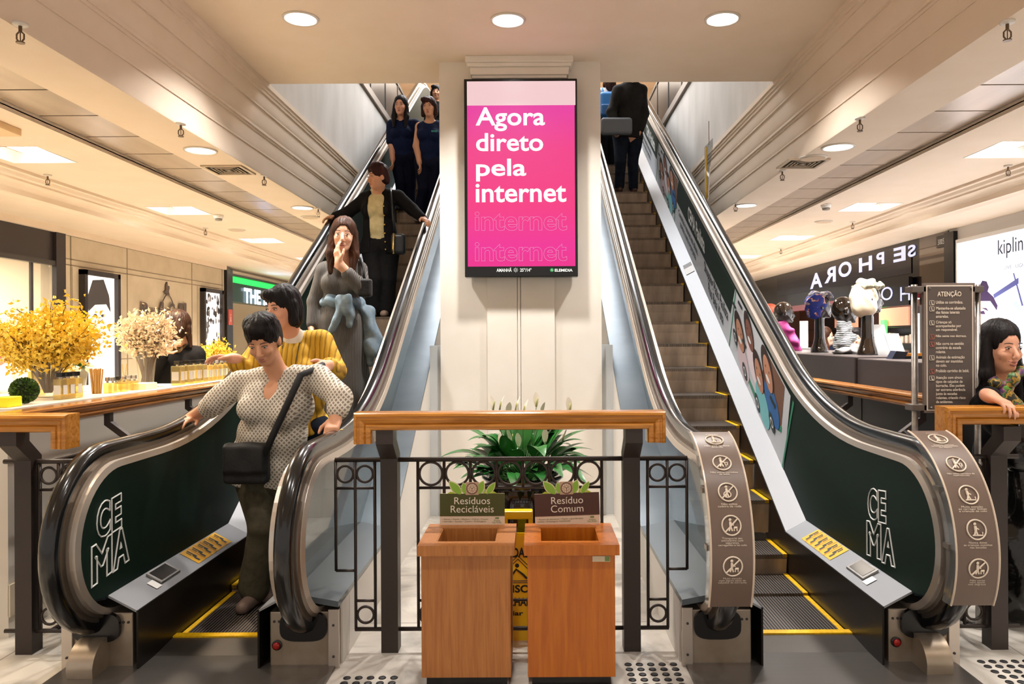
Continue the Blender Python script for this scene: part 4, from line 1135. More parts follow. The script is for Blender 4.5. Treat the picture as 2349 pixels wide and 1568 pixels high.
# tactile floor studs
M_stud = mat('black_rubber_stud', '141316', .5)
def studs(x0, y0, nx, ny, label, group):
    first = None
    for i in range(nx):
        for j in range(ny):
            x, y = x0+i*.0585, y0-j*.0585
            if first is None:
                first = MB().lathe((x, y, 0), [(.0195, 0), (.0175, .004), (.012, .0055)], 18).build('tactile_stud', M_stud, None, True); tag(first, label, 'tactile stud', group)
            else:
                c = first.copy(); COL.objects.link(c); c.location = (x, y, 0)
studs(.604, 3.908, 5, 6, 'round black tactile stud on the marble right of the bins', 'tactile studs right of the bins')
studs(-.81, 3.77, 5, 4, 'round black tactile stud on the marble left of the bins', 'tactile studs left of the bins')
studs(2.43, 3.92, 5, 5, 'round black tactile stud on the marble by the far right post', 'tactile studs by the right post')
studs(-2.66, 3.72, 3, 2, 'round black tactile stud on the marble at the bottom left corner', 'tactile studs by the left corner')

# attention board on two tubes
t = thing('attention_board', 'tall grey attention board on two steel tubes beside the right balustrade', 'sign', (2.5, 4.35, 0))
by = 4.33; bp = lambda px, py, d=0.: P(px, py, by) - np.array([0, d, 0])
for px0, px1 in ((2101, 2106), (2246, 2251)):
    a = P(px0, 652, 4.37); zt = a[2]
    xb_ = a[0]; MB().tube([(xb_, 4.39, 0), (xb_, 4.39, zt)], .018, 14).build('tube_post', M_steel, t, True)
    MB().cyl((xb_, 4.39, 0), .05, 0, .015, 20).build('foot_plate', M_steel, t)
def bquad(px0, py0, px1, py1, d, th, m, name, par):
    a = P(px0, py0, by); c = P(px1, py1, by)
    return MB().rbox(a[0], c[0], by-d, by-d+th, c[2], a[2], .001).build(name, m, par)
fr = bquad(2119, 649, 2238, 946, 0, .025, mat('taupe_frame', '7d7068', .4, .3), 'frame', t)
bquad(2124, 654, 2233, 941, .003, .01, mat('cream_border', 'd8cbbd', .5), 'border', fr); pn = bquad(2127, 657, 2230, 938, .006, .008, mat('dark_taupe_board', '574c46', .35), 'panel', fr)
for py in (663, 935):
    for px0, px1 in ((2101, 2122), (2234, 2250)):
        a = P(px0, py, by); c = P(px1, py, by); MB().rbox(a[0]-.02, c[0]+.02, by+.0, by+.09, a[2]-.018, a[2]+.018, .004).build('clamp', mat('clamp_grey', '6a615a', .4, .4), t)
U, V3 = (1, 0, 0), (0, 0, 1)
K = by/F_PX
def bt(s, px, py, h, w=None, anchor='l', bold=.0):
    b = MB(); c = P(px, py, by); put_text(b, s, (c[0], by-.0085, c[2]), U, V3, height=h*K, width=None if w is None else w*K, anchor=anchor, bold=bold, lead=1.0)
    b.build('lettering', M_cream, pn)
bt('ATENÇÃO', 2176, 674, 16, 55, 'c', .02)
items = [('Utilize os corrimãos.', 693, 62, 0), ('Mantenha-se afastado\ndas faixas laterais\namarelas.', 716, 68, 0), ('Crianças só\nacompanhadas por\num responsável.', 748, 58, 0), ('Não sente nos degraus.', 771, 70, 1),
         ('Não corra no sentido\ncontrário da escada\nrolante.', 797, 64, 1), ('Animais de estimação\ndevem ser mantidos\nno colo.', 828, 66, 0), ('Proibido carrinho de bebê.', 850, 76, 1), ('Atenção com alguns\ntipos de calçados de\nborracha. Eles podem\nter extrema aderência\njunto às escadas\nrolantes, criando risco\nde acidentes.', 893, 68, 0)]
ic = MB(); icr = MB()
for s, py, w, red in items:
    n = s.count('\n')+1; bt(s, 2145, py, 7+9.2*(n-1), w, 'l', .015)
    top = py - 9.2*(n-1)/2; c = P(2136, top+1.5, by); q = (icr if red else ic); r = 5.5*K
    for (a0, a1, b0, b1) in ((-1, 1, -1, -.84), (-1, 1, .84, 1), (-1, -.84, -1, 1), (.84, 1, -1, 1)): q.box(c[0]+a0*r, c[0]+a1*r, by-.009, by-.006, c[2]+b0*r, c[2]+b1*r)
    q.ball((c[0]-.002, by-.009, c[2]+.006), (.003, .001, .003), 8, 5); q.tube([(c[0]-.002, by-.009, c[2]+.003), (c[0], by-.009, c[2]-.009)], .0025, 5); q.tube([(c[0]+.002, by-.009, c[2]-.009), (c[0]+.008, by-.009, c[2]-.009)], .002, 4)
ic.build('icon', M_cream, pn); icr.build('red_icon', mat('brick_icon', 'c06a58', .5), pn)
b = MB()
for px, py in ((2131, 661), (2226, 660), (2135, 934), (2226, 933)): c = P(px, py, by); b.ball((c[0], by-.008, c[2]), .006, 8, 6)
b.build('screw', M_steel, fr)

# black bin liners at the right edge
M_bag = mat('black_bin_liner', '0a0908', .16, bump=(9, .9))
def bag(name, c, r, label, seed):
    rg = np.random.RandomState(seed); ks = rg.uniform(8, 26, (7, 3))*rg.choice([-1, 1], (7, 3)); ph = rg.uniform(0, 6, 7)
    def warp(p): return sum(np.sin(p @ ks[i] + ph[i])*.011*(18/np.abs(ks[i]).sum()*1.6) for i in range(7))
    pr = [ell(c, r), ell(np.array(c)-[0, 0, r[2]*.35], (r[0]*1.05, r[1]*1.05, r[2]*.6)), cone(np.array(c)+[0, 0, r[2]*.8], np.array(c)+[.02, 0, r[2]*1.18], r[0]*.28, r[0]*.4), half((0, 0, c[2]-r[2]*.93), (0, 0, 1))]
    o = blob(name, pr, M_bag, None, .012, .05, 0, warp); tag(o, label, 'rubbish bag', 'rubbish bags')
    return o
bag('rubbish_bag', (2.97, 4.42, .43), (.17, .15, .44), 'large black rubbish bag on the floor behind the right post', 3)
bag('rubbish_bag', (2.95, 4.42, 1.02), (.11, .10, .12), 'small black rubbish bag on top of the large one at the right edge', 5)
# ================================================================== shop fronts and kiosks
LXW, RXW = -6.2, 6.05
def wy(px, X): return (X-EYE[0])*F_PX/(px-VX)         # depth at which the wall plane X crosses a photo column
M_beige = mat('beige_stone_panel', 'cdbfa8', .7, var=(4, 'c4b59d'))
M_shopw = mat('cream_shop_wall', 'f3e6cf', .7)
M_brownf = mat('dark_purple_brown', '2b2526', .4)
M_pane = glassy('shop_window_glass', 'ffffff', .03)
# --- left: open shop with a dark fascia
struct(MB().box(LXW-.3, LXW, 3.0, 10.15, 2.72, 3.2).build('trim_10', M_brownf))
struct(MB().box(LXW-.02, LXW+.03, 3.0, 10.18, 2.68, 2.74).build('trim_11', M_dark))
struct(MB().box(LXW-.02, LXW+.04, 9.98, 10.18, 0, 3.2).build('trim_12', M_brownf))
b = MB().box(-11, -10.9, 3, 10.6, 0, 3.3); b.box(-11, LXW-.3, 10.3, 10.4, 0, 3.3); b.box(-11, LXW-.3, 3, 3.1, 0, 3.3); b.box(-11, LXW-.3, 3, 10.4, 3.2, 3.3)
struct(b.build('wall_shop_left', M_shopw))
t = thing('shop_window', 'clear glass shop window under the dark fascia at the left edge', 'window', (LXW-.05, 7, 0)); MB().box(LXW-.06, LXW-.05, 3.1, 9.98, 0, 2.7).build('pane', M_pane, t)
MB().box(LXW-.07, LXW-.04, 9.6, 9.64, 0, 2.7).build('mullion', M_dark, t)
t = thing('track_light', 'white track light under the ceiling of the left shop', 'light', (-7.6, 8.6, 3.0)); MB().rbox(-8.4, -6.8, 8.58, 8.64, 3.0, 3.04, .004).build('track', M_white, t)
for k in range(3):
    h = MB().cyl((-8.2+k*.6, 8.61, 0), .05, 2.8, 2.95, 16); h.cyl((-8.2+k*.6, 8.61, 0), .01, 2.94, 3.01, 8); h.build('spot_head', M_white, t)
# clothes racks dimly seen inside
for k, (x, y) in enumerate(((-7.6, 8.9), (-8.8, 9.5))):
    t = thing('clothes_rack', ['dark jackets hanging on the rack nearest the left shop window', 'dark jackets hanging on the rack behind the first one in the left shop'][k], 'clothes rack', (x, y, 0))
    MB().tube([(x-.5, y, 0), (x-.5, y, 1.75), (x+.5, y, 1.75), (x+.5, y, 0)], .015, 8).build('rack_frame', M_steel, t)
    for j in range(7):
        xx = x-.42+j*.14; pr = [rb((xx, y, 1.3), (.045, .2, .33), rd=.04), cone((xx, y-.2, 1.55), (xx, y-.24, 1.05), .05, .045), cone((xx, y+.2, 1.55), (xx, y+.24, 1.05), .05, .045)]
        blob('jacket', pr, mat(['navy_cloth', 'charcoal_cloth', 'denim_dark'][j % 3], ['232838', '2b2a2c', '39425a'][j % 3], .8), t, .02, .03)
# --- left: beige panelled wall with brand letters and lightboxes
struct(MB().box(LXW-.3, LXW, 10.18, 15.45, 0, 3.2).build('wall_beige', M_beige))
M_groove = mat('groove_shadow_gap', '8b7d69', .8)
b = MB()
for y in (10.35, 11.78, 14.0, 15.35): b.box(LXW-.01, LXW+.004, y-.012, y+.012, 0, 3.12)
for z in (3.12, 2.80, 2.72): b.box(LXW-.01, LXW+.004, 10.2, 15.4, z-.008, z+.008)
for y in (10.38, 11.58): b.box(LXW-.01, LXW+.003, y-.006, y+.006, 0, 2.7)
for y in (14.22, 15.28): b.box(LXW-.01, LXW+.003, y-.006, y+.006, 0, 2.7)
b.box(LXW-.01, LXW+.003, 10.38, 15.28, 1.40, 1.415)
struct(b.build('trim_13', M_groove))
struct(MB().box(LXW-.01, LXW+.06, 3, 15.45, 3.12, 3.22).build('trim_14', M_ceil))
M_lb = mat('lightbox_white', 'fff8f0', .4, emit=1.7/2**EXP)
def lightbox(y0, y1, z0, z1, label):
    t = thing('lightbox', label, 'lightbox', (LXW, (y0+y1)/2, z0), 'portrait lightboxes')
    b = MB()
    for q in ((y0, y1, z1-.07, z1), (y0, y1, z0, z0+.07), (y0, y0+.07, z0, z1), (y1-.07, y1, z0, z1)): b.box(LXW, LXW+.09, *q)
    b.build('frame', M_brownf, t)
    MB().box(LXW+.0, LXW+.03, y0+.06, y1-.06, z0+.06, z1-.06).build('poster', M_lb, t)
    return t
def wpoly(t, X, pts, m, d, name='print_patch'):
    """flat patch of a poster on a wall plane X, from (y, z) points"""
    return MB().add([(X+d, y, z) for y, z in pts], [tuple(range(len(pts)))]).build(name, m, t)
def oval(cy_, cz, ry, rz, n=24, a0=0, a1=2*math.pi): return [(cy_+ry*math.cos(a0+(a1-a0)*k/n), cz+rz*math.sin(a0+(a1-a0)*k/n)) for k in range(n+(0 if a1-a0 > 6.2 else 1))]
def egrey(v, e=1.): return mat('poster_tone_%02x_%d' % (v, int(e*10)), '%02x%02x%02x' % (v, max(v-6, 0), max(v-8, 0)), .5, emit=e)
y0, y1 = wy(181, LXW), wy(264, LXW)
t = lightbox(y0, y1, .55, 2.68, 'lightbox with a smiling face behind the yellow blossom branches')
yc, s = (y0+y1)/2-.02, (y1-y0)
wpoly(t, LXW, [(yc-.26, 2.1), (yc-.30, 2.28), (yc-.16, 2.55), (yc+.12, 2.58), (yc+.26, 2.35), (yc+.30, 2.1), (yc+.18, 2.22), (yc-.1, 2.2)], egrey(0x38, .5), .034, 'printed_hair')
wpoly(t, LXW, oval(yc, 1.98, .24, .34), egrey(0xd8, 1.2), .032, 'printed_face')
wpoly(t, LXW, oval(yc-.02, 1.8, .12, .06, 12, math.pi, 2*math.pi), egrey(0x60, .6), .036, 'printed_mouth')
wpoly(t, LXW, oval(yc-.02, 1.795, .09, .035, 12, math.pi, 2*math.pi), M_lb, .038, 'printed_teeth')
for q in (-.1, .09): wpoly(t, LXW, oval(yc+q, 2.05, .05, .022, 12), egrey(0x40, .5), .036, 'printed_eye')
wpoly(t, LXW, [(yc-.2, 1.62), (yc-.05, 1.45), (yc+.1, 1.45), (yc+.22, 1.62), (yc+.12, 1.52), (yc, 1.49), (yc-.1, 1.52)], egrey(0xa0, .9), .034, 'printed_chin')
y0, y1 = wy(459, LXW), wy(504, LXW)
t = lightbox(y0, y1, .55, 2.68, 'lightbox with a grey foliage portrait beyond the saleswoman')
rq = random.Random(4)
for k in range(46):
    yy = rq.uniform(y0+.12, y1-.12); zz = rq.uniform(1.95, 2.56) if k < 34 else rq.uniform(1.3, 1.9)
    wpoly(t, LXW, oval(yy, zz, rq.uniform(.03, .07), rq.uniform(.03, .09), 7), egrey(rq.choice([0x30, 0x58, 0x80]), .6), .032+k*.0001, 'printed_leaf')
wpoly(t, LXW, oval((y0+y1)/2, 1.75, .2, .2), egrey(0xc8, 1.), .0318, 'printed_face')
# brand letters and dove
M_pewter = mat('pewter_letters', '6d5e56', .4, .5)
t = thing('brand_sign', 'pewter brand lettering with a flying dove on the beige wall', 'sign', (LXW, 12.9, 2.0))
for ch, px, py, hp, wp in (('B', 329, 710, 34, 17), ('w', 345, 714, 18, 14), ('o', 357, 714, 20, 10), ('l', 368, 709, 34, 8), ('v', 379, 715, 18, 10), ('C', 391, 712, 34, 14), ('a', 402, 716, 18, 11), ('l', 411, 712, 34, 7), ('l', 421, 712, 34, 7)):
    y = wy(px, LXW); z = P(px, py, y)[2]; b = MB()
    put_text(b, ch, (LXW+.03, y, z), (0, 1, 0), (0, 0, 1), height=hp*y/F_PX, width=(wy(px+wp/2, LXW)-wy(px-wp/2, LXW)), bold=.03); b.build('letter', M_pewter, t)
y = wy(381, LXW); z = P(381, 662, y)[2]
o = MB(); D = [(.16, -.02), (.11, -.01), (.06, .03), (.05, .16), (.0, .24), (-.03, .10), (-.08, .14), (-.10, .08), (-.06, .0), (-.10, -.10), (-.04, -.12), (.04, -.08), (.1, -.05)]
o.prism([(y-q[0]*.8, z-.04+q[1]*.66) for q in D], LXW, LXW+.03).build('dove', M_pewter, t)
MB().tube([(LXW+.03, y+.25-.5*k/14, 2.15+.32*math.sin(k/14*2.6+.3)) for k in range(15)], .01, 6).build('flourish', M_pewter, t)
# dark pilaster, small fire notice
struct(MB().box(LXW-.1, LXW+.06, 15.45, 15.75, 0, 3.15).build('trim_15', M_black))
t = thing('fire_notice', 'small red notice on the dark pilaster of the left aisle', 'notice', (LXW+.065, 15.6, 1.9)); yN = 15.6
MB().box(LXW+.062, LXW+.07, yN-.1, yN+.1, 2.0, 2.32).build('plate', mat('red_notice', 'c0564c', .5), t)
b = MB(); put_text(b, 'i', (LXW+.073, yN, 2.14), (0, 1, 0), (0, 0, 1), height=.16); b.build('pictogram', M_white, t)
# --- left: green cosmetics shop
M_gr = mat('deep_green_fascia', '0b3d33', .3); M_gl = mat('green_led', '18d84a', .5, emit=1.3)
struct(MB().box(LXW-.3, LXW, 15.75, 24, 2.5, 3.05).build('trim_16', M_gr)); struct(MB().box(LXW-.02, LXW+.05, 15.75, 24, 3.03, 3.07).build('trim_17', M_dark))
t = thing('light_strip', 'green glowing light strip along the cosmetics shop fascia', 'light', (LXW, 18, 2.9)); MB().box(LXW, LXW+.02, 15.76, 23, 2.90, 3.02).build('tube', M_gl, t)
t = thing('shop_sign', 'white glowing letters on the green cosmetics shop fascia', 'sign', (LXW, 17.5, 2.6))
b = MB(); ya, yb = wy(557, LXW), wy(612, LXW); put_text(b, 'THE B', (LXW+.03, (ya+yb)/2, P(585, 681, (ya+yb)/2)[2]), (0, 1, 0), (0, 0, 1), height=.33, width=yb-ya, bold=.04)
put_text(b, 'ODY', (LXW+.03, yb+1.15, 2.61), (0, 1, 0), (0, 0, 1), height=.33, width=2.0, bold=.04)
b.build('lettering', mat('blue_white_glow', 'dfeaff', .5, emit=2.5/2**EXP), t)
lamp('AREA', (LXW+.12, 17.4, 2.65), 6, (.25, .5, 1), .5, (0, math.radians(-90), 0), shape='SQUARE', name='sign_lamp')
struct(MB().box(-10.2, -10, 15.75, 24, 0, 3.2).box(-10.2, LXW-.3, 15.75, 15.85, 0, 3.2).box(-10.2, LXW-.3, 24, 24.1, 0, 3.2).build('wall_shop_green', M_shopw))
t = thing('display_shelf', 'cosmetics shelf with rows of tubs inside the green shop', 'shelf', (-9.7, 18, 0))
b = MB()
for z in (.5, .9, 1.3, 1.7): b.box(-9.98, -9.6, 16.2, 22, z, z+.03)
b.box(-9.98, -9.94, 16.2, 22, 0, 2.3).build('rack', mat('walnut_shelf', '6a4a34', .5), t)
b = MB()
for z in (.53, .93, 1.33, 1.73):
    yy = 16.3
    while yy < 21.8: b.rbox(-9.9, -9.72, yy, yy+.13, z, z+.2, .01); yy += .22
b.build('stocked_tubs', M_white, t); t.children[1]['kind'] = 'stuff'

# --- right: kipling lightbox, black pilasters, glossy perfumery front
yk0, yk1 = 5.5, wy(2206, RXW)
struct(MB().box(RXW, RXW+.3, 3, yk1+.3, 0, 3.2).build('wall_right', mat('pale_grey_front', 'd9d6d4', .5)))
t = thing('lightbox', 'large bright bag-brand lightbox with a woman wearing a topknot', 'lightbox', (RXW, 8, .5))
MB().rbox(RXW-.05, RXW, yk0-.06, yk1+.06, .44, 3.03, .01).build('frame', M_white, t)
po = MB().box(RXW-.06, RXW-.048, yk0, yk1, .5, 2.97).build('poster', mat('lightbox_daylight', 'f2f6ff', .4, emit=1.02/2**EXP), t)
def kp(px, py): y = wy(px, RXW); return (y, P(px, py, y)[2])
def kpoly(pts, m, d, n='print_patch'): return wpoly(po, RXW, [kp(*q) for q in pts], m, -.06-d, n)
kpoly([(2258, 655), (2265, 643), (2275, 645), (2280, 658), (2277, 668), (2290, 680), (2300, 700), (2298, 712), (2283, 690), (2262, 690), (2247, 705), (2245, 690), (2255, 672)], mat('print_navy_hair', '3b2a52', .5, emit=.25), .002, 'printed_hair')
kpoly([(2248, 704), (2262, 690), (2280, 690), (2297, 710), (2298, 730), (2288, 760), (2270, 790), (2245, 790), (2243, 740)], mat('print_face', 'f0d6d0', .5, emit=.9), .001, 'printed_face')
kpoly([(2262, 706), (2274, 706), (2280, 714), (2272, 710)], MATS['print_navy_hair'], .003, 'printed_brow'); kpoly([(2259, 714), (2268, 712), (2272, 720), (2262, 720)], MATS['print_navy_hair'], .003, 'printed_eye')
pb = mat('print_pale_blue', '9db4e6', .5, emit=.8); pv = mat('print_violet_line', '5a5f9c', .5, emit=.4)
kpoly([(2290, 675), (2349, 636), (2349, 650), (2292, 684)], pv, .002, 'printed_strap'); kpoly([(2336, 626), (2339, 626), (2360, 700), (2356, 702)], pv, .0025, 'printed_strap')
for q in (((2320, 700), (2345, 690), (2360, 720), (2330, 740)), ((2300, 690), (2312, 760), (2318, 760), (2306, 690)), ((2330, 760), (2349, 750), (2356, 790), (2326, 800))): kpoly(q, pb, .0015, 'printed_shape')
b = MB(); yA, yB = wy(2302, RXW), wy(2375, RXW); put_text(b, 'kipling', (RXW-.065, (yA+yB)/2, P(2330, 566, (yA+yB)/2)[2]), (0, -1, 0), (0, 0, 1), height=.245, width=yA-yB, bold=.0); b.build('lettering', mat('navy_letters', '2c3350', .5), po)
b = MB(); put_text(b, 'LIVE - LIGHT', (RXW-.065, (yA+yB)/2-.05, P(2330, 611, 9.3)[2]), (0, -1, 0), (0, 0, 1), height=.045, width=(yA-yB)*.75); b.build('small_lettering', mat('grey_letters', '8b93a6', .5), po)
ya, yb = wy(2198, RXW), wy(2176, RXW)
struct(MB().box(RXW-.06, RXW+.1, ya, yb, 0, 3.16).build('trim_18', M_black))
M_gloss = mat('black_gloss_panel', '0b090a', .2, coat=.15, spec=.3); M_bronzeg = mat('bronze_gloss_panel', '3a2a22', .06, .3, coat=1.)
yc_ = wy(2110, RXW)
struct(MB().box(RXW, RXW+.2, yb, yc_, 0, 3.2).build('wall_bronze', M_bronzeg))
t = thing('unit_number_plate', 'small black plate reading 3005 at the top of the bronze wall', 'sign', (RXW-.01, wy(2163, RXW), 2.95)); y = wy(2163, RXW)
MB().box(RXW-.02, RXW, y-.13, y+.13, 2.98, 3.15).build('plate', M_black, t)
b = MB(); put_text(b, '3005', (RXW-.022, y, 3.06), (0, -1, 0), (0, 0, 1), height=.08, width=.17); b.build('lettering', M_white, t)
struct(MB().box(RXW, RXW+.3, yc_, 26, 2.62, 3.2).build('wall_gloss', M_gloss))
t = thing('shop_sign', 'dark perfumery fascia with a sign reflection built as pale mirror-written letters', 'sign', (RXW-.02, 14, 2.6))
M_let = mat('reflection_letters', 'b9bfea', .4, emit=.55)  # reflection of a sign, built as glowing reversed letters
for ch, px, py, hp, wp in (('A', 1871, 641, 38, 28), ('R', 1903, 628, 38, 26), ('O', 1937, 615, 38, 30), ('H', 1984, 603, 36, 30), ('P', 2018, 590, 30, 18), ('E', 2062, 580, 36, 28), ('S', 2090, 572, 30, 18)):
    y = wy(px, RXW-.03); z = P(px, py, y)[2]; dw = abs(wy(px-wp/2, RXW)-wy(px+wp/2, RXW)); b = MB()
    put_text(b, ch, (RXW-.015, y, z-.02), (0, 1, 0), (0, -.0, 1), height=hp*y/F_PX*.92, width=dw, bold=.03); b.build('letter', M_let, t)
MB().box(RXW-.012, RXW-.002, 11.9, 18.5, 2.68, 3.12).build('back_panel', mat('navy_black_gloss', '0a0d1c', .25, coat=.1, spec=.3), t)
M_redb = mat('dark_red_band', '8e2e38', .25, coat=.6)
struct(MB().box(RXW-.03, RXW+.2, yc_, 24, 2.28, 2.40).build('trim_19', M_redb)); struct(MB().box(RXW, RXW+.25, yc_, 26, 2.40, 2.62).build('trim_20', M_gloss))
y0 = wy(2105, RXW); t = thing('shop_sign', 'lower gloss panel with a sign reflection built as two letters beside the attention board', 'sign', (RXW-.02, 11.8, 2.2))
MB().box(RXW-.10, RXW-.04, wy(2100, RXW), wy(2022, RXW), 2.18, 2.62).build('panel', M_gloss, t)
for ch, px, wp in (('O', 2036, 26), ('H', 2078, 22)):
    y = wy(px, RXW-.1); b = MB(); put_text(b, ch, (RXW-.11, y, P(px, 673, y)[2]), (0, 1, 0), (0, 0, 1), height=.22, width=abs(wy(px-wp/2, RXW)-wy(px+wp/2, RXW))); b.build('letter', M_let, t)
# inside the perfumery
struct(MB().box(9.2, 9.4, 10.5, 26, 0, 3.2).box(RXW+.2, 9.3, 26, 26.1, 0, 3.2).box(RXW+.2, 9.3, 10.4, 10.5, 0, 3.2).build('wall_perfumery', mat('perfumery_wall', '6e4a3c', .5)))
lamp('AREA', (7.6, 14.5, 2.9), 110, (1, .86, .78), 1.4, shape='SQUARE', name='shop_lamp'); lamp('AREA', (7.4, 19, 2.9), 90, (1, .86, .78), 1.4, shape='SQUARE', name='shop_lamp')  # unseen shop lamps without fittings
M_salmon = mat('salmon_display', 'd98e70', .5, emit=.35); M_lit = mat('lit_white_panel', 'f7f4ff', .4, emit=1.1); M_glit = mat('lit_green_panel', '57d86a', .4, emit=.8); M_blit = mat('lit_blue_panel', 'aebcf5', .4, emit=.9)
t = thing('display_wall', 'perfumery wall unit with lit panels and salmon pictures behind the heads', 'shelf', (8.9, 16, 0))
b = MB()
for z in (.6, 1.1, 1.5, 1.9): b.box(8.75, 9.18, 11, 24, z, z+.03)
b.box(9.12, 9.2, 11, 24, 0, 2.4).build('rack', mat('dark_rack', '2a211f', .4), t)
b = MB()
for y in (12.2, 14.6, 17.4, 20.2): b.box(8.7, 8.74, y, y+1.5, 1.95, 2.38)
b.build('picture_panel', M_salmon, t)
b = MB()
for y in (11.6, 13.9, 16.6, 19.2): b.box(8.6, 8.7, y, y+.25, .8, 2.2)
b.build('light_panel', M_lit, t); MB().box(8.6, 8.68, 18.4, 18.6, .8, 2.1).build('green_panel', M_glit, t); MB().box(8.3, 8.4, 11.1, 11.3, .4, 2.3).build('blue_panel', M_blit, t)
b = MB(); yy = 11.2
while yy < 23.5:
    for z in (1.13, 1.53): b.rbox(8.82, 8.98, yy, yy+.12, z, z+rq.uniform(.14, .26), .01)
    yy += .21
b.build('stocked_bottles', mat('boxed_goods', 'd9c6b8', .4), t).__setitem__('kind', 'stuff')

# --- right kiosk counter
M_kio = mat('dark_brown_laminate', '3a3231', .4); M_kiod = mat('near_black_panel', '0b0908', .4, spec=.25)
t = thing('kiosk_counter', 'dark brown kiosk counter carrying the black display heads', 'counter', (3.6, 6.8, 0))
MB().box(3.10, 4.15, 5.3, 12.1, 0, 1.20).build('body', M_kiod, t)
MB().rbox(3.02, 4.2, 6.86, 12.2, 1.18, 1.505, .01).build('top', M_kio, t); MB().rbox(3.04, 4.2, 5.25, 6.85, 1.18, 1.49, .01).build('lower_top', M_kio, t)
for k in range(4): MB().box(3.095, 3.10, 5.6+k*1.3, 5.61+k*1.3, 0, 1.18).build('panel_joint', M_dark, t)
M_mann = mat('glossy_black_brown', '1c130c', .06, coat=1.)
def display_head(px, base_y, top_y, Xp, yaw, label):
    Y = (Xp-EYE[0])*F_PX/(px-VX); zb = 1.505; zt = P(px, top_y, Y)[2]; c = np.array([Xp, Y, 0]); H = zt-zb
    f = np.array([math.cos(yaw), math.sin(yaw), 0]); s = np.array([-f[1], f[0], 0]); u = np.array([0, 0, 1.]); R = np.stack([f, s, u], 1)
    hc = c + u*(zt-.135)
    pr = [cone(c+u*(zb+.005), c+u*(zb+.09), .10, .062, .05), cone(c+u*(zb+.06), hc-u*.1, .062, .052, .04), ell(hc, (.125, .095, .135), R, .03), ell(hc+f*.045-u*.05, (.075, .068, .085), R, .04),
          cone(hc+f*.115-u*.0, hc+f*.14-u*.055, .012, .017, .02), cone(hc+f*.1-u*.115, hc+f*.105-u*.12, .028, .026, .03), ell(hc+f*.118-u*.085, (.02, .028, .012), R, .015), half((0, 0, zb), u)]
    for q in (-1, 1): pr += [ell(hc+s*q*.098-u*.02, (.022, .012, .034), R, .01), ell(hc+f*.118+s*q*.037+u*.005, (.02, .02, .014), R, .02, 's')]
    o = blob('mannequin_bust', pr, M_mann, None, .008, .02); tag(o, label, 'mannequin head', 'black display heads on the counter')
    return c, hc, f, s, u, zb
# heads face right-and-away, as in the photo
YW = math.radians(-5)
c1 = display_head(1990, 820, 652, 3.42, YW, 'glossy black display head wearing the white turban')
c2 = display_head(1935, 817, 680, 3.40, YW, 'glossy black display head wearing a striped neck scarf')
c3 = display_head(1880, 812, 674, 3.45, YW, 'glossy black display head wearing the blue patterned turban')
c4 = display_head(1797, 808, 692, 3.45, YW, 'glossy bald display head with the magenta scarf on its neck')
c5 = display_head(1766, 806, 698, 3.62, YW, 'display head half hidden behind the handrail, wearing an orange cap')
m = mat('blue_print_cloth', '24358f', .7, var=(14, '2a48b0')); rr = [n for n in m.node_tree.nodes if n.type == 'VALTORGB'][0].color_ramp
for pos, col in ((.56, '24358f'), (.58, 'd8703a'), (.62, 'e0d0b8')): q = rr.elements.new(pos); q.color = lin(col)
rg = np.random.RandomState(2)
def cloth_warp(amp, sc): 
    K = rg.uniform(-1, 1, (5, 3))*sc
    return lambda p: sum(np.sin(p @ K[i] + i)*amp for i in range(5))
M_turban = mat('cream_turban_cloth', 'e9dcc0', .8, bump=(14, .4)); M_flor = mat('floral_cloth', 'e0d6c2', .8, var=(26, '3f5a3a'))
c, hc, f, s, u, zb = c1; R = np.stack([f, s, u], 1)
t = thing('turban', 'white wrapped turban on the tallest right display head', 'turban', hc)
blob('wrap', [ell(hc-f*.02+u*.03, (.15, .12, .13), R, .03), ell(hc-f*.03-u*.06, (.13, .105, .13), R, .04), half(hc+f*.075, -f-.35*u, 's', .02)], M_turban, t, .009, .03, 0, cloth_warp(.003, 70))
blob('floral_band', [ell(hc+f*.01+u*.115+s*q*.03, (.13, .09, .035), R, .02) for q in (-1, 1)], M_flor, t, .009, .02, 0, cloth_warp(.006, 80))
blob('knot', [ell(hc-f*.03+u*.15, (.085, .075, .045), R, .02), ell(hc+f*.03+u*.155, (.05, .05, .04), R, .02)], M_turban, t, .009, .02, 0, cloth_warp(.005, 60))
c, hc, f, s, u, zb = c3; R = np.stack([f, s, u], 1)
t = thing('turban', 'blue and orange patterned turban on a display head', 'turban', hc)
blob('wrap', [ell(hc-f*.02+u*.03, (.145, .115, .12), R, .03), ell(hc-f*.05-u*.06, (.1, .1, .1), R, .04), half(hc+f*.06, -f-.3*u, 's', .02)], mat('blue_print_cloth', '24358f', .7, var=(14, '24358f')), t, .009, .03, 0, cloth_warp(.003, 70))
blob('knot', [ell(hc+f*.05*k+u*(.12+.012*(k % 2)), (.055, .06, .03), R, .02) for k in (-1, 0, 1, 2)], mat('blue_gold_cloth', '1f2f86', .7, var=(34, 'c9c0a8')), t, .008, .015, 0, cloth_warp(.007, 90))
c, hc, f, s, u, zb = c2; M_zeb = grooved('striped_scarf_cloth', '1a1a1c', 'd9d9d6', 1)
w = [n for n in M_zeb.node_tree.nodes if n.type == 'TEX_WAVE'][0]; w.bands_direction = 'Z'; w.inputs['Scale'].default_value = 16; w.inputs['Distortion'].default_value = 3
M_zeb.node_tree.nodes['Principled BSDF'].inputs['Metallic'].default_value = 0
nb = (zb+hc[2]-.1)/2+.03
t = thing('scarf', 'black and white striped scarf around the neck of a display head', 'scarf', (c[0], c[1], nb))
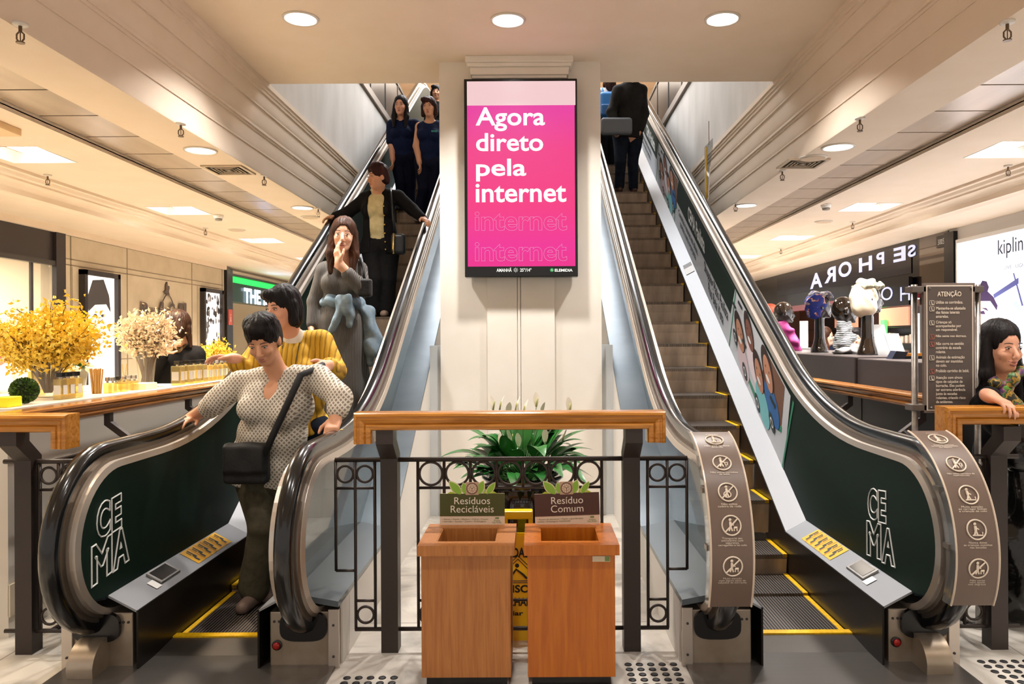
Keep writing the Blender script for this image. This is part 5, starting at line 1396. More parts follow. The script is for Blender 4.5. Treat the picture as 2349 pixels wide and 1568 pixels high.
blob('wrap', [cone((c[0], c[1], nb-.1), (c[0], c[1], nb+.1), .10, .075, .02), ell((c[0]+.06, c[1]-.02, nb-.04), (.06, .06, .05), None, .03)], M_zeb, t, .008, .02, 0, cloth_warp(.006, 60))
tag(blob('folded_scarf', [ell((c[0]+.02, c[1]-.16, 1.535), (.14, .06, .035)), ell((c[0]-.1, c[1]-.12, 1.53), (.07, .05, .028)), ell((c[0]+.07, c[1]-.13, 1.56), (.07, .05, .05)), half((0, 0, 1.505), (0, 0, 1))], mat('grey_satin', '8c8a88', .35, bump=(12, .5)), None, .008, .03, 0, cloth_warp(.006, 60)), 'grey folded satin scarf lying at the foot of a display head', 'scarf')
c, hc, f, s, u, zb = c4
t = thing('scarf', 'magenta scarf around the neck of the bald display head', 'scarf', (c[0], c[1], 1.6))
blob('drape', [cone((c[0], c[1], 1.72), (c[0], c[1], 1.86), .11, .08, .03), cone((c[0]+.06, c[1]-.06, 1.74), (c[0]+.14, c[1]-.1, 1.53), .06, .075, .03)], mat('magenta_scarf', '86145e', .7, bump=(12, .4)), t, .01, .02, 0, cloth_warp(.006, 60))
c, hc, f, s, u, zb = c5; R = np.stack([f, s, u], 1)
tag(blob('cap', [ell(hc+u*.03, (.14, .115, .12), R), half(hc-u*.0, u)], mat('orange_cap_cloth', 'b9472a', .6), None, .01, .02), 'orange cap on the half hidden display head', 'cap')
# card terminal, leaning brochures, white stand
M_tnav = mat('navy_plastic', '1b2033', .4); M_torg = mat('orange_plastic', 'f0a030', .4)
X = 3.3; Y = (X-EYE[0])*F_PX/(2060-VX); t = thing('card_terminal', 'navy and orange card terminal lying on the right kiosk counter', 'card terminal', (X, Y, 1.49))
MB().rbox(X-.05, X+.28, Y-.05, Y+.05, 1.49, 1.535, .012).build('case', M_tnav, t); MB().prism([(X-.08, 1.49), (X+.03, 1.49), (X+.06, 1.55), (X-.04, 1.56)], Y-.055, Y+.055, 1).build('printer_end', M_tnav, t)
MB().box(X-.02, X+.24, Y-.053, Y-.03, 1.515, 1.54).build('orange_stripe', M_torg, t)
M_bro = mat('pale_grey_card', '7e7d7d', .7)
for (px, w, h, X, l) in ((2030, .13, .30, 3.55, 'tall pale grey card leaning upright on the kiosk counter'), (2062, .14, .21, 3.62, 'shorter pale grey card leaning beside the tall one')):
    Y = (X-EYE[0])*F_PX/(px-VX); b = MB(); zb_ = 1.505 if Y > 6.86 else 1.49
    b.add([(X-w/2, Y, zb_), (X+w/2, Y, zb_), (X+w/2-.03, Y+.09, zb_+h), (X-w/2-.03, Y+.09, zb_+h), (X-w/2, Y+.006, zb_), (X+w/2, Y+.006, zb_), (X+w/2-.03, Y+.096, zb_+h), (X-w/2-.03, Y+.096, zb_+h)], [(0, 1, 2, 3), (7, 6, 5, 4), (0, 4, 5, 1), (1, 5, 6, 2), (2, 6, 7, 3), (3, 7, 4, 0)])
    tag(b.build('brochure', M_bro), l, 'brochure', 'cards on the right kiosk')
X = 4.05; Y = (X-EYE[0])*F_PX/(1844-VX); t = thing('price_stand', 'white upright panel in a small stand between two display heads', 'stand', (X, Y, 1.505))
MB().rbox(X-.06, X+.06, Y-.01, Y+.01, 1.53, 1.92, .004).build('panel', M_white, t); MB().rbox(X-.08, X+.08, Y-.05, Y+.05, 1.505, 1.532, .004).build('base', M_steel, t)

# --- left kiosk: pale counter with perfumes and blossom branches
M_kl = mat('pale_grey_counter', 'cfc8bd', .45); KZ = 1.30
t = thing('kiosk_counter', 'pale perfume kiosk counter behind the left oak side rail', 'counter', (-3.3, 5.4, 0))
ko = [(-2.86, 4.3), (-2.86, 8.6), (-3.75, 8.6), (-3.75, 7.85), (-3.05, 7.85), (-3.05, 6.75), (-3.75, 6.75), (-3.75, 4.3)]
MB().prism(ko, 0, KZ-.05, 2).build('body', M_kl, t); MB().prism([(x+(.03 if x > -3 else 0), y) for x, y in ko], KZ-.05, KZ, 2).build('top', mat('cream_counter_top', 'efe6d6', .25), t)  # paler cream top on the grey counter
MB().box(-2.862, -2.85, 4.3, 8.2, .12, .30).build('plinth_band', M_beige, t)
def kiosk(px, X): return np.array([X, (X-EYE[0])*F_PX/(px-VX), KZ])
M_crystal = glassy('cut_crystal', 'fbf8ee', .14, .04); M_branch = mat('brown_branch', '4a2a18', .7)
def vase(c, r, h, label):
    t = thing('crystal_vase', label, 'vase', c, 'crystal vases')
    n = 18; b = MB(); prof = [(.62, 0), (.7, .03), (.6, .12), (.75, .55), (1.0, .95), (1.08, 1.0)]; vs = []
    for q, z in prof:
        for k in range(n):
            a = 2*math.pi*k/n; rr = r*q*(1+.09*(k % 2)); vs.append((c[0]+rr*math.cos(a), c[1]+rr*math.sin(a), c[2]+z*h+(.05*h*(k % 2) if z == 1. else 0)))
    fs = [tuple(range(n))[::-1]] + [(i*n+k, i*n+(k+1) % n, (i+1)*n+(k+1) % n, (i+1)*n+k) for i in range(len(prof)-1) for k in range(n)]
    b.add(vs, fs).build('cut_glass', M_crystal, t)
def blossoms(c, h0, spread, height, m, n_br, n_fl, size, label, seed):
    r = random.Random(seed); t = thing('blossom_branches', label, 'flowers', (c[0], c[1], c[2]+.02), 'blossom branches in vases')
    st = MB(); fl = MB(); tips = []
    for k in range(n_br):
        az = r.uniform(0, 6.28); out = r.random()**.6; tip = np.array([c[0]+spread*out*math.cos(az), c[1]+spread*.75*out*math.sin(az), c[2]+h0+height*(r.uniform(.55, 1)-.55*out*out)])
        b0 = np.array([c[0]+.02*math.cos(az), c[1]+.02*math.sin(az), c[2]+.03]); mid = np.array([c[0]+(tip[0]-c[0])*.28, c[1]+(tip[1]-c[1])*.28, c[2]+h0+.25*(tip[2]-c[2]-h0)])
        pts = bend(b0, mid, tip, 8); st.tube(pts, [.005-.0004*i for i in range(9)], 5); tips.append(pts)
        for j in range(3):
            p = np.array(pts[4+j]); q = p+np.array([r.uniform(-.12, .12), r.uniform(-.1, .1), r.uniform(.0, .12)])*spread/.36; st.tube([p, (p+q)/2+[0, 0, .01], q], .0025, 4); tips.append([p, (p+q)/2, q])
    for k in range(n_fl):
        pts = r.choice(tips); i = r.randrange(len(pts)//2, len(pts)) if len(pts) > 3 else r.randrange(3); p = np.array(pts[i])+np.array([r.gauss(0, .022), r.gauss(0, .022), r.gauss(0, .022)])*size/.017
        for j in range(2):
            a = np.array([r.gauss(0, 1), r.gauss(0, 1), r.gauss(0, 1)]); a /= np.linalg.norm(a); q = np.cross(a, [r.random(), 1, r.random()]); q /= np.linalg.norm(q); s_ = size*r.uniform(.6, 1.1)
            fl.add([p-a*s_*.5, p+q*s_*.45, p+a*s_, p-q*s_*.45], [(0, 1, 2, 3)])
    st.build('branches', M_branch, t, True); fl.build('blossom', m, t)
M_yb = mat('yellow_blossom', 'f7ca1c', .6, var=(30, 'ffe566'), sheen=.2); M_cb = mat('cream_blossom', 'f4e3c8', .6, var=(30, 'e8cfae'))
c = kiosk(110, -3.2); vase(c, .10, .26, 'tall cut crystal vase holding the large yellow branches')
blossoms(c, .26, .43, .43, M_yb, 50, 7500, .027, 'large spray of yellow blossom branches in a crystal vase', 1)
c = kiosk(335, -3.12); vase(c, .09, .36, 'cut crystal vase holding the cream branches'); blossoms(c, .36, .31, .31, M_cb, 38, 5200, .024, 'spray of cream blossom branches beside the saleswoman', 2)
c = kiosk(497, -3.3); vase(c, .07, .12, 'small crystal vase holding yellow blossom near the saleswoman'); blossoms(c, .1, .25, .30, M_yb, 20, 2200, .026, 'small spray of yellow blossom right of the saleswoman', 3)
c = kiosk(178, -3.3); t = thing('rose_bouquet', 'small bouquet of yellow and white roses behind the perfume bottles', 'flowers', c)
MB().lathe(c, [(.05, 0), (.06, .1), (.075, .17)], 20).build('bowl', M_crystal, t, True)
for k in range(14):
    a = k*2.4; r_ = .028*math.sqrt(k); p = c+np.array([r_*math.cos(a), r_*math.sin(a), .22+.06*math.cos(k*.25)]); b = MB()
    for j in range(5): b.ball(p+np.array([.012*math.cos(j*1.26), .012*math.sin(j*1.26), .004*j]), (.022-.002*j,)*3, 8, 6)
    b.build('rose', M_yb if k % 3 == 0 else mat('white_rose', 'f2ead2', .6), t, True)
lv = MB()
for k in range(16): leaf(lv, c+np.array([0, 0, .17]), k*.4, .3+.3*(k % 3), .1, .02, .3, 5)
lv.build('leaves', mat('bright_leaf', '4f7a2c', .5), t, True)
c = kiosk(55, -2.98)+np.array([0, 0, .083]); t = thing('topiary_ball', 'small round green topiary ball at the left edge of the kiosk', 'plant', c-np.array([0, 0, .083])); lv = MB(); r = random.Random(9)
MB().ball(c, .066, 20, 14).build('core', mat('topiary_core', '16240c', .9), t, True)
for k in range(900):
    d = np.array([r.gauss(0, 1), r.gauss(0, 1), r.gauss(0, 1)]); d /= np.linalg.norm(d); q = np.cross(d, [r.random()-.5, r.random()-.5, 1]); q /= np.linalg.norm(q); p = c+d*.064; e_ = d+q*r.uniform(-.8, .8); L = .019
    w_ = np.cross(e_, q+d*.3); w_ /= np.linalg.norm(w_)+1e-9; lv.add([p, p+e_*L*.5+w_*.006, p+e_*L, p+e_*L*.5-w_*.006], [(0, 1, 2, 3)])
lv.build('leaves', mat('topiary_leaf', '2f4a14', .5, var=(20, '47661f')), t)
M_scent = glassy('amber_perfume', 'f0e2a8', .18, .04); M_gcap = mat('black_cap', '14110f', .25); M_scap = mat('silver_cap', 'b9b2ac', .25, .8); M_lab = mat('grey_label', 'cbc6bd', .6)
def bottle(px, X, w, h, cap, label, group, lab=True):
    c = kiosk(px, X); t = thing('perfume_bottle', label, 'perfume bottle', c, group); x, y = c[0], c[1]
    MB().rbox(x-w*.4, x+w*.4, y-w/2, y+w/2, KZ, KZ+h, .006).build('glass', M_scent, t)
    MB().cyl((x, y, 0), w*.16, KZ+h, KZ+h+.012, 14).build('neck', M_scap, t)
    MB().rbox(x-w*.26, x+w*.26, y-w*.26, y+w*.26, KZ+h+.012, KZ+h+.042, .003).build('cap', cap, t)
    if lab: MB().rbox(x+w*.4, x+w*.4+.001, y-w*.3, y+w*.3, KZ+h*.25, KZ+h*.7, .0003).build('label', M_lab, t); MB().rbox(x-w*.3, x+w*.3, y-w/2-.001, y-w/2, KZ+h*.25, KZ+h*.7, .0003).build('label', M_lab, t)
n3 = ['left', 'middle', 'right']
for k, px in enumerate((139, 156, 173)): bottle(px, -2.97+.0*k, .075, .135, M_gcap, f'{n3[k]} of the three black-capped amber bottles below the rose bouquet', 'black-capped perfume bottles')
o5 = ['first', 'second', 'third', 'fourth']
for k, px in enumerate((408, 428, 446, 461)): bottle(px, -2.93, .10, .165, M_gcap, f'{o5[k]} large black-capped bottle from the left in front of the saleswoman', 'large bottles by the saleswoman')
for k, px in enumerate((476, 487, 498, 509, 520)): bottle(px, -2.95, .075, .15, M_scap, f"{['first', 'second', 'third', 'fourth', 'fifth'][k]} silver-capped bottle from the left beside the small yellow blossom", 'silver-capped bottles')
for k, px in enumerate((246, 258, 270, 284, 297, 308)): bottle(px, -3.0+.04*(k % 2), .05, .075, M_gcap if k == 2 else M_scap, f"{['first', 'second', 'third', 'fourth', 'fifth', 'sixth'][k]} small scent bottle from the left between reed bundle and cream branches", 'small scent bottles', False)
bottle(84, -3.4, .09, .17, mat('cream_cap', 'e4d3b2', .5), 'squat cream bottle left of the large crystal vase', 'cream bottle')
c = kiosk(222, -3.05); t = thing('reed_bundle', 'bundle of pale wooden diffuser reeds standing upright on the kiosk', 'reeds', c)
for k in range(26):
    a = k*2.4; q = .006*math.sqrt(k); MB().tube([c+np.array([q*math.cos(a), q*math.sin(a), 0]), c+np.array([q*1.5*math.cos(a), q*1.5*math.sin(a), .175+.004*(k % 3)])], .0042, 5).build('reed', mat('pale_reed_wood', 'c79a55', .6), t)
c = kiosk(285, -3.1); t = thing('reed_diffuser', 'small reed diffuser with two sticks among the small scent bottles', 'diffuser', c)
MB().rbox(c[0]-.035, c[0]+.035, c[1]-.035, c[1]+.035, KZ, KZ+.085, .006).build('jar', M_scent, t); MB().cyl((c[0], c[1], 0), .015, KZ+.085, KZ+.11, 12).build('neck', M_scap, t)
for q in (-1, 1): MB().tube([c+np.array([0, 0, .06]), c+np.array([.0, -q*.035, .2])], .0035, 5).build('reed', MATS['pale_reed_wood'], t)
c = kiosk(15, -2.95); tag(MB().rbox(c[0]-.05, c[0]+.05, c[1]-.06, c[1]+.06, KZ, KZ+.06, .006).build('gift_box', mat('bright_yellow_box', 'f6e21a', .5)), 'bright yellow box at the far left end of the kiosk', 'box')
c = kiosk(330, -2.96); tag(MB().rbox(c[0]-.06, c[0]+.06, c[1]-.09, c[1]+.09, KZ, KZ+.05, .005).build('gift_box', mat('cream_box', 'ebdcb8', .5)), 'cream box at the foot of the cream blossom vase', 'box')
lamp('AREA', (-3.45, 5.6, 3.36), 34, (1, .95, .82), .45, shape='SQUARE', name='kiosk_fill')  # added unseen lamp brightening the kiosk, no fitting
# ================================================================== people
UP = np.array([0, 0, 1.])
def unit(v): v = np.array(v, float); return v/(np.linalg.norm(v)+1e-12)
def skin_mat(name, c): return mat(name, c, .5, var=(9, c), spec=.35)
SK1, SK2, SK3 = skin_mat('skin_light', 'e6b396'), skin_mat('skin_tan', 'd29a78'), skin_mat('skin_rosy', 'dca285')
M_eyew, M_eyed = mat('eye_white', 'c9bdb4', .3), mat('eye_dark', '1d120d', .2)
def hair_mat(name, c0, c1): return mat(name, c0, .5, var=(26, c1, (1, 1, .12)), bump=(70, .45, (1, 1, .08)), spec=.2)
H_blk, H_brn, H_red = hair_mat('black_hair', '0c090a', '1a1414'), hair_mat('brown_hair', '2b170e', '4a2b18'), hair_mat('reddish_hair', '1f0b09', '3d1712')

def hand(wr, d, palm, K, side, curl=.5, spread=.3, thumb=.7):
    """wr wrist, d pointing direction, palm the way the palm faces, side +1/-1 which way the thumb lies"""
    d = unit(d); n = unit(np.array(palm) - d*np.dot(palm, d)); w = np.cross(d, n)*side; R = np.stack([d, w, n], 1); k = K
    pr = [rb(wr+d*.048*k, (.046*k, .038*k, .0135*k), R, .012*k, .01), cone(wr-d*.02*k, wr+d*.02*k, .029*k, .027*k, .015)]
    for i, (o, L) in enumerate(((.028, .072), (.010, .080), (-.009, .074), (-.027, .058))):
        p = wr + d*(.088-.004*abs(i-1.2))*k + w*o*k; a = 0; c = curl*(1+.12*i); dd = unit(d + w*spread*o*5)
        for seg, (f, r0, r1) in enumerate(((.45, .0095, .0085), (.32, .0085, .0078), (.26, .0078, .0068))):
            a += c*(.7 if seg == 0 else 1.); v = dd*math.cos(a) + n*math.sin(a); q = p + v*L*f*k
            pr.append(cone(p, q, r0*k, r1*k, .003)); p = q
    p = wr + d*.022*k + w*.030*k; v = unit(d*.55 + w*(.75*thumb+.1) + n*.25); q = p + v*.042*k; pr.append(cone(p, q, .0135*k, .0105*k, .012))
    v = unit(d*.85 + w*.3*thumb + n*.35); pr.append(cone(q, q+v*.034*k, .0105*k, .008*k, .003))
    return pr

def head_frame(yaw, pitch, roll):
    """yaw: 0 looks at the camera (-y), positive turns to the right of the picture; pitch down positive"""
    f = np.array([math.sin(yaw), -math.cos(yaw), 0]); r = np.cross(f, UP)
    f2 = f*math.cos(pitch) - UP*math.sin(pitch); u = np.cross(r, f2)
    r2 = r*math.cos(roll) + u*math.sin(roll); u2 = np.cross(r2, f2)
    return r2, f2, u2

class Person:
    def __init__(s, label, J, K=1.17, head=(0, 0, 0), skin=SK1, w=1., d=1., vox=.009, female=True, hands={}, base=None, face=True, legs=True, esc=None, smile=.3):
        J = {k: np.array(v, float) for k, v in J.items()}
        if esc is not None:
            for k in ('anL', 'anR'): J[k][2] = step_z(esc, J[k][1]) + .09*K
        s.J = J; s.K = K; s.skin = skin; s.vox = vox
        lo = base if base is not None else np.array([J['hip'][0], J['hip'][1], min(J['anL'][2], J['anR'][2])-.09*K])
        s.t = thing('person', label, 'person', lo)
        t = unit(J['neck']-J['hip']); r = J['shR']-J['shL']; r = unit(r-t*np.dot(r, t)); f = np.cross(t, r); s.ax = (r, f, t); s.L = np.linalg.norm(J['neck']-J['hip'])
        s.R = np.stack([r, f, t], 1); s.w, s.d = w, d
        s.hr, s.hf, s.hu = head_frame(*[math.radians(a) for a in head]); s.HR = np.stack([s.hr, s.hf, s.hu], 1); s.hc = J['head']
        pr = s.torso(0) + s.arm('L') + s.arm('R')
        if legs: pr += s.leg('L') + s.leg('R') + s.feet()
        hb = s.H(0, -.02, -.07); pr += [cone(J['neck']-t*.02, hb, .058*K, .05*K, .03)] + s.head_prims()
        for k in 'LR':
            h = hands.get(k)
            d_ = unit(J['wr'+k]-J['el'+k])
            if h is None: h = dict(d=d_, palm=unit(np.cross(d_, f))*(1 if k == 'R' else -1) if abs(np.dot(d_, f)) < .95 else -t, curl=.35)
            pr += hand(J['wr'+k], h.get('d', d_), h['palm'], K, h.get('side', 1 if k == 'R' else -1), h.get('curl', .35), .3, h.get('thumb', .7))
        s.body = blob('body', pr, skin, s.t, vox, .018)
        s.smile = smile
        if face: s.face()
    def H(s, a, b, c): return s.hc + (s.hr*a + s.hf*b + s.hu*c)*s.K
    def head_prims(s):
        K, H, R = s.K, s.H, s.HR
        pr = [ell(H(0, -.012, .022), np.array([.076, .095, .098])*K, R, .02), ell(H(0, .022, -.045), np.array([.058, .066, .078])*K, R, .03),
              ell(H(0, .062, -.098), np.array([.026, .022, .02])*K, R, .03), cone(H(0, .088, .002), H(0, .108, -.034), .009*K, .0135*K, .012),
              ell(H(0, .083, -.068), np.array([.024, .014, .012])*K, R, .012)]
        for q in (-1, 1):
            pr += [ell(H(q*.035, .068, -.03), np.array([.024, .02, .022])*K, R, .02), ell(H(q*.032, .096, .006), np.array([.020, .014, .011])*K, R, .012, 's'),
                   ell(H(q*.078, -.006, -.012), np.array([.010, .022, .032])*K, R, .006), ell(H(q*.012, .1, -.042), np.array([.009, .009, .007])*K, R, .006)]
        return pr
    def face(s):
        K, H, R = s.K, s.H, s.HR
        for q in (-1, 1):
            e = MB(); e.ball(H(q*.032, .0835, .004), np.array([.0115, .0075, .0046])*K, 12, 8); eo = e.build('eye', M_eyew, s.t, True)
            MB().ball(H(q*.032, .0895, .004), np.array([.0054, .0026, .0046])*K, 10, 6).build('iris', M_eyed, eo, True)
            b = MB(); b.tube([H(q*.015, .094, .0265), H(q*.033, .090, .030), H(q*.051, .078, .0255)], [.0024*K, .003*K, .0015*K], 6); b.build('eyebrow', mat('brow_brown', '3a2820', .7), s.t, True)
            b = MB(); b.tube([H(q*.018, .0905, .009), H(q*.033, .0905, .014), H(q*.047, .082, .007)], .0016*K, 5); b.build('eyelid', H_blk, s.t, True)
        sm = s.smile; a = .023 + .006*sm; ez = -.067 + .011*sm
        MB().tube([H(-a, .078, ez), H(-.011, .0915, -.065+.002*sm), H(0, .0945, -.0655), H(.011, .0915, -.065+.002*sm), H(a, .078, ez)], [.0012*K, .0042*K, .0042*K, .0042*K, .0012*K], 8).build('upper_lip', mat('lip_tone', 'a8625a', .5), s.t, True)
        if sm > .5: MB().tube([H(-.012, .0885, -.069+.001*sm), H(0, .0925, -.0705), H(.012, .0885, -.069+.001*sm)], .003*K, 8).build('teeth', mat('teeth_white', 'e8e2da', .3), s.t, True)
        MB().tube([H(-a, .078, ez), H(-.012, .0895, -.0735-.002*sm), H(0, .0935, -.0755-.003*sm), H(.012, .0895, -.0735-.002*sm), H(a, .078, ez)], [.0012*K, .0048*K, .0054*K, .0048*K, .0012*K], 8).build('lower_lip', mat('lip_tone', 'a8625a', .5), s.t, True)
    def T(s, a, b, c): r, f, t = s.ax; return s.J['hip'] + r*a*s.K + f*b*s.K + t*c*s.L
    def torso(s, e):
        J, K, R, w, d, L = s.J, s.K, s.R, s.w, s.d, s.L
        return [ell(s.T(0, -.0, .70), np.array([.155*w*K+e, .105*d*K+e, .30*L+e]), R, .03), ell(s.T(0, .01, .36), np.array([.142*w*K+e, .105*d*K+e, .30*L+e]), R, .04),
                ell(s.T(0, -.005, .0), np.array([.165*w*K+e, .118*d*K+e, .13*K+e]), R, .04), cone(J['shL'], J['shR'], .052*K+e, .052*K+e, .04),
                cone(J['neck'], J['shL'], .045*K+e, .045*K+e, .03), cone(J['neck'], J['shR'], .045*K+e, .045*K+e, .03)] + \
               [ell(s.T(q*.07*w, .085*d, .66), np.array([.062*K+e, .05*K+e, .062*K+e]), R, .03) for q in (-1, 1)]
    def arm(s, k, e=0., upto=1., kk=.02):
        J, K = s.J, s.K; sh, el, wr = J['sh'+k], J['el'+k], J['wr'+k]
        if upto <= .5: a = sh+(el-sh)*upto*2; return [cone(sh, a, .056*K+e, (.056-.012*upto*2)*K+e, kk)]
        a = el+(wr-el)*(upto-.5)*2; r = (.043-.013*(upto-.5)*2)*K+e
        return [cone(sh, el, .056*K+e, .044*K+e, kk), cone(el, a, .044*K+e, r, kk)]
    def leg(s, k, e=0., e2=None, upto=1.):
        J, K = s.J, s.K; e2 = e if e2 is None else e2; h = J['hip']+s.ax[0]*(.085 if k == 'R' else -.085)*K*s.w; kn, an = J['kn'+k], J['an'+k]
        return [cone(h, kn, .088*K*min(s.w, 1.15)+e, .056*K+e, .03), cone(kn, kn+(an-kn)*upto, .054*K+e, .036*K+e2, .02)]
    def feet(s, e=0.):
        J, K = s.J, s.K; f = np.array([s.ax[1][0], s.ax[1][1], 0]); f = unit(f); pr = []
        for k in 'LR':
            a = J['an'+k]; pr += [cone(a-UP*.05*K-f*.02*K, a-UP*.058*K+f*.13*K, .036*K+e, .028*K+e, .02), cone(a, a-UP*.05*K, .036*K+e, .036*K+e, .02)]
        return pr
    def wear(s, name, prims, m, inflate=0., amp=.004, fr=22, k=.022, vox=None, seed=1, parent=None):
        rg = np.random.RandomState(seed); Kx = rg.uniform(-1, 1, (6, 3))*fr; Kx[:, 2] *= .6; ph = rg.uniform(0, 6, 6)
        wp = (lambda p: sum(np.sin(p @ Kx[i] + ph[i] + 1.5*np.sin(p @ Kx[(i+1) % 6]*.5))*amp*.5 for i in range(6))) if amp else None
        return blob(name, prims, m, parent or s.t, vox or s.vox, k, inflate, wp)
    def shoes(s, m):
        zL = [half(s.J['an'+k]-UP*.088*s.K, UP) for k in 'L']
        for k in 'LR':
            J, K = s.J, s.K; f = unit(np.array([s.ax[1][0], s.ax[1][1], 0])); a = J['an'+k]
            blob('shoe', [cone(a-UP*.055*K-f*.025*K, a-UP*.062*K+f*.14*K, .042*K, .036*K, .02), cone(a-UP*.02*K, a-UP*.05*K, .040*K, .042*K, .02), half(a-UP*.088*K, UP)], m, s.t, s.vox, .02)
    def hair(s, m, style, vox=None):
        K, H, R = s.K, s.H, s.HR; E = lambda c, r, k=.02, op='u': ell(H(*c), np.array(r)*K, R, k, op)
        pr = [E((0, -.022, .04), (.090, .104, .104)), E((0, -.05, -.01), (.084, .08, .09))]
        cut = [E((0, .085, -.045), (.066, .07, .085), .012, 's')]
        if style == 'short': cut = [E((0, .09, -.04), (.068, .072, .082), .012, 's'), half(H(0, 0, -.075), s.hu, 's', .02)]; pr += [E((.0, .045, .085), (.066, .042, .036)), E((-.02, .0, .118), (.06, .06, .03)), E((.045, -.02, .09), (.045, .06, .04)), E((0, -.07, .06), (.07, .05, .06))]
        if style == 'bob': pr += [cone(H(q*.072, -.01, .02), H(q*.078, -.002, -.085), .032*K, .03*K) for q in (-1, 1)] + [E((0, -.06, -.05), (.082, .06, .09)), E((.03, .06, .085), (.055, .04, .035))]
        if style == 'long': cut = [E((0, .085, -.03), (.064, .07, .098), .012, 's')]; pr += [cone(H(q*.07, -.015, .02), H(q*.082, .02, -.14), .032*K, .036*K) for q in (-1, 1)] + [cone(H(q*.082, .02, -.13), H(q*.075, .055, -.27), .036*K, .016*K) for q in (-1, 1)] + [E((0, -.07, -.12), (.09, .055, .16))]
        if style == 'back': pr += [E((0, -.06, -.03), (.088, .07, .10)), E((-.06, -.06, -.0), (.05, .05, .07)), cone(H(.07, .0, 0), H(.085, .04, -.14), .028*K, .012*K), E((-.055, -.075, .0), (.045, .045, .05))]
        rg = np.random.RandomState(3)
        def wp(p):
            q = (p-s.hc) @ s.HR; a = np.arctan2(q[:, 1]+.02, q[:, 0]); return .0016*np.sin(a*34+np.sin(q[:, 2]*45)*1.5) + .0016*np.sin(a*13+q[:, 2]*34+q[:, 1]*20) + .0012*np.sin(q[:, 0]*150+np.sin(q[:, 1]*50))
        return blob('hair', pr + cut, m, s.t, vox or min(s.vox, .0062), .014, 0, wp)
    def button(s, pts, r, m, name='button'):
        for p in pts: MB().ball(p, r, 10, 6).build(name, m, s.t, True)

def pj(Y=None, **kw):
    """joints from photo positions: name=(px, py[, depth])"""
    return {k: P(v[0], v[1], v[2] if len(v) > 2 else Y) for k, v in kw.items()}
def cloth(name, c0, c1=None, sc=20, st=(1, 1, 1), bump=.25): return mat(name, c0, .85, var=(sc, c1 or c0, st), bump=(sc*2, bump, st), spec=.2)

def strap(s, pts, r, m, name='strap', parent=None, w=None):
    b = MB().tube(pts, r, 8); return b.build(name, m, parent or s.t, True)

# --- woman in the patterned beige blouse, nearest on the left escalator
p = Person('woman in a patterned beige blouse nearest on the descending escalator, both hands on the rails',
    pj(head=(604, 779, 4.62), neck=(640, 862, 4.76), shR=(552, 878, 4.80), shL=(730, 868, 4.76), elR=(492, 925, 4.80), wrR=(440, 957, 4.95), elL=(778, 912, 4.62), wrL=(769, 962, 4.52),
       hip=(622, 1062, 4.88), knR=(600, 1205, 4.72), knL=(648, 1205, 4.92), anR=(583, 1356, 4.80), anL=(637, 1325, 5.0)),
    esc=LX, head=(2, 30, -4), skin=SK2, w=1.26, d=1.4, vox=.0085,
    hands={'R': dict(d=(-.12, -1, -.12), palm=(0, -.1, -1), curl=.28), 'L': dict(d=(.0, -.75, -.42), palm=(0, .3, -1), curl=.55)})
M_blo = mat('beige_patterned_blouse', 'cfc4b4', .85)
def blouse_mat(m):
    nt = m.node_tree; b = nt.nodes['Principled BSDF']; tc = nt.nodes.new('ShaderNodeTexCoord'); out = []
    for rot in (.7, -.7):
        mp = nt.nodes.new('ShaderNodeMapping'); mp.inputs['Rotation'].default_value = (0, rot, 0)
        w = nt.nodes.new('ShaderNodeTexWave'); w.inputs['Scale'].default_value = 16; w.bands_direction = 'X'; w.inputs['Distortion'].default_value = 1.5; w.inputs['Detail'].default_value = 2
        nt.links.new(tc.outputs['Object'], mp.inputs[0]); nt.links.new(mp.outputs[0], w.inputs[0]); out.append(w)
    mx = nt.nodes.new('ShaderNodeMath'); mx.operation = 'MAXIMUM'; nt.links.new(out[0].outputs[1], mx.inputs[0]); nt.links.new(out[1].outputs[1], mx.inputs[1])
    r = nt.nodes.new('ShaderNodeValToRGB'); e = r.color_ramp.elements; e[0].position = .45; e[0].color = lin('8d8272'); e[1].position = .85; e[1].color = lin('ded6c8')
    nt.links.new(mx.outputs[0], r.inputs[0]); nt.links.new(r.outputs[0], b.inputs['Base Color'])
blouse_mat(M_blo)
t = p.ax[2]
flare = [cone(p.T(q*.04, .0, .28), p.T(q*.065, .0, -.22), .135*p.K, .165*p.K, .05) for q in (-1, 1)]
p.wear('blouse', p.torso(.014) + flare + p.arm('R', .022, .62) + p.arm('L', .024, .80) +
       [half(p.T(0, 0, -.17), t, 's', .01), cone(p.J['neck']+p.ax[1]*.10*p.K+t*.06, p.J['neck']+p.ax[1]*.125*p.K-t*.075*p.K, .075*p.K, .02*p.K, .01, 's'), cone(p.J['neck']+t*.005, p.J['neck']+t*.2, .066*p.K, .075*p.K, .01, 's')], M_blo, 0, .006, 26)
M_olive = cloth('olive_trousers', '565040', '484334')
p.wear('trousers', p.leg('R', .018, .05) + p.leg('L', .018, .05) + [ell(p.J['hip'], np.array([.17*p.w, .125*p.d, .12])*p.K*1.05, p.R, .04), half(p.T(0, 0, .04), -t, 's'), half(p.J['anR']-UP*.07, UP, 's')], M_olive, 0, .006, 24)
p.shoes(mat('taupe_shoe', '6e5a50', .6)); p.hair(H_blk, 'short')
M_bagb = mat('black_bag_fabric', '0d0c0d', .7, bump=(60, .2)); 
f = p.ax[1]; a = p.J['shL']+UP*.068+f*.01
b0 = P(566, 1062, 4.60)
stp = strap(p, [a-f*.09, a, P(690, 860, 4.60), P(655, 935, 4.555), P(625, 1000, 4.55), P(608, 1040, 4.56)], .021, M_bagb)
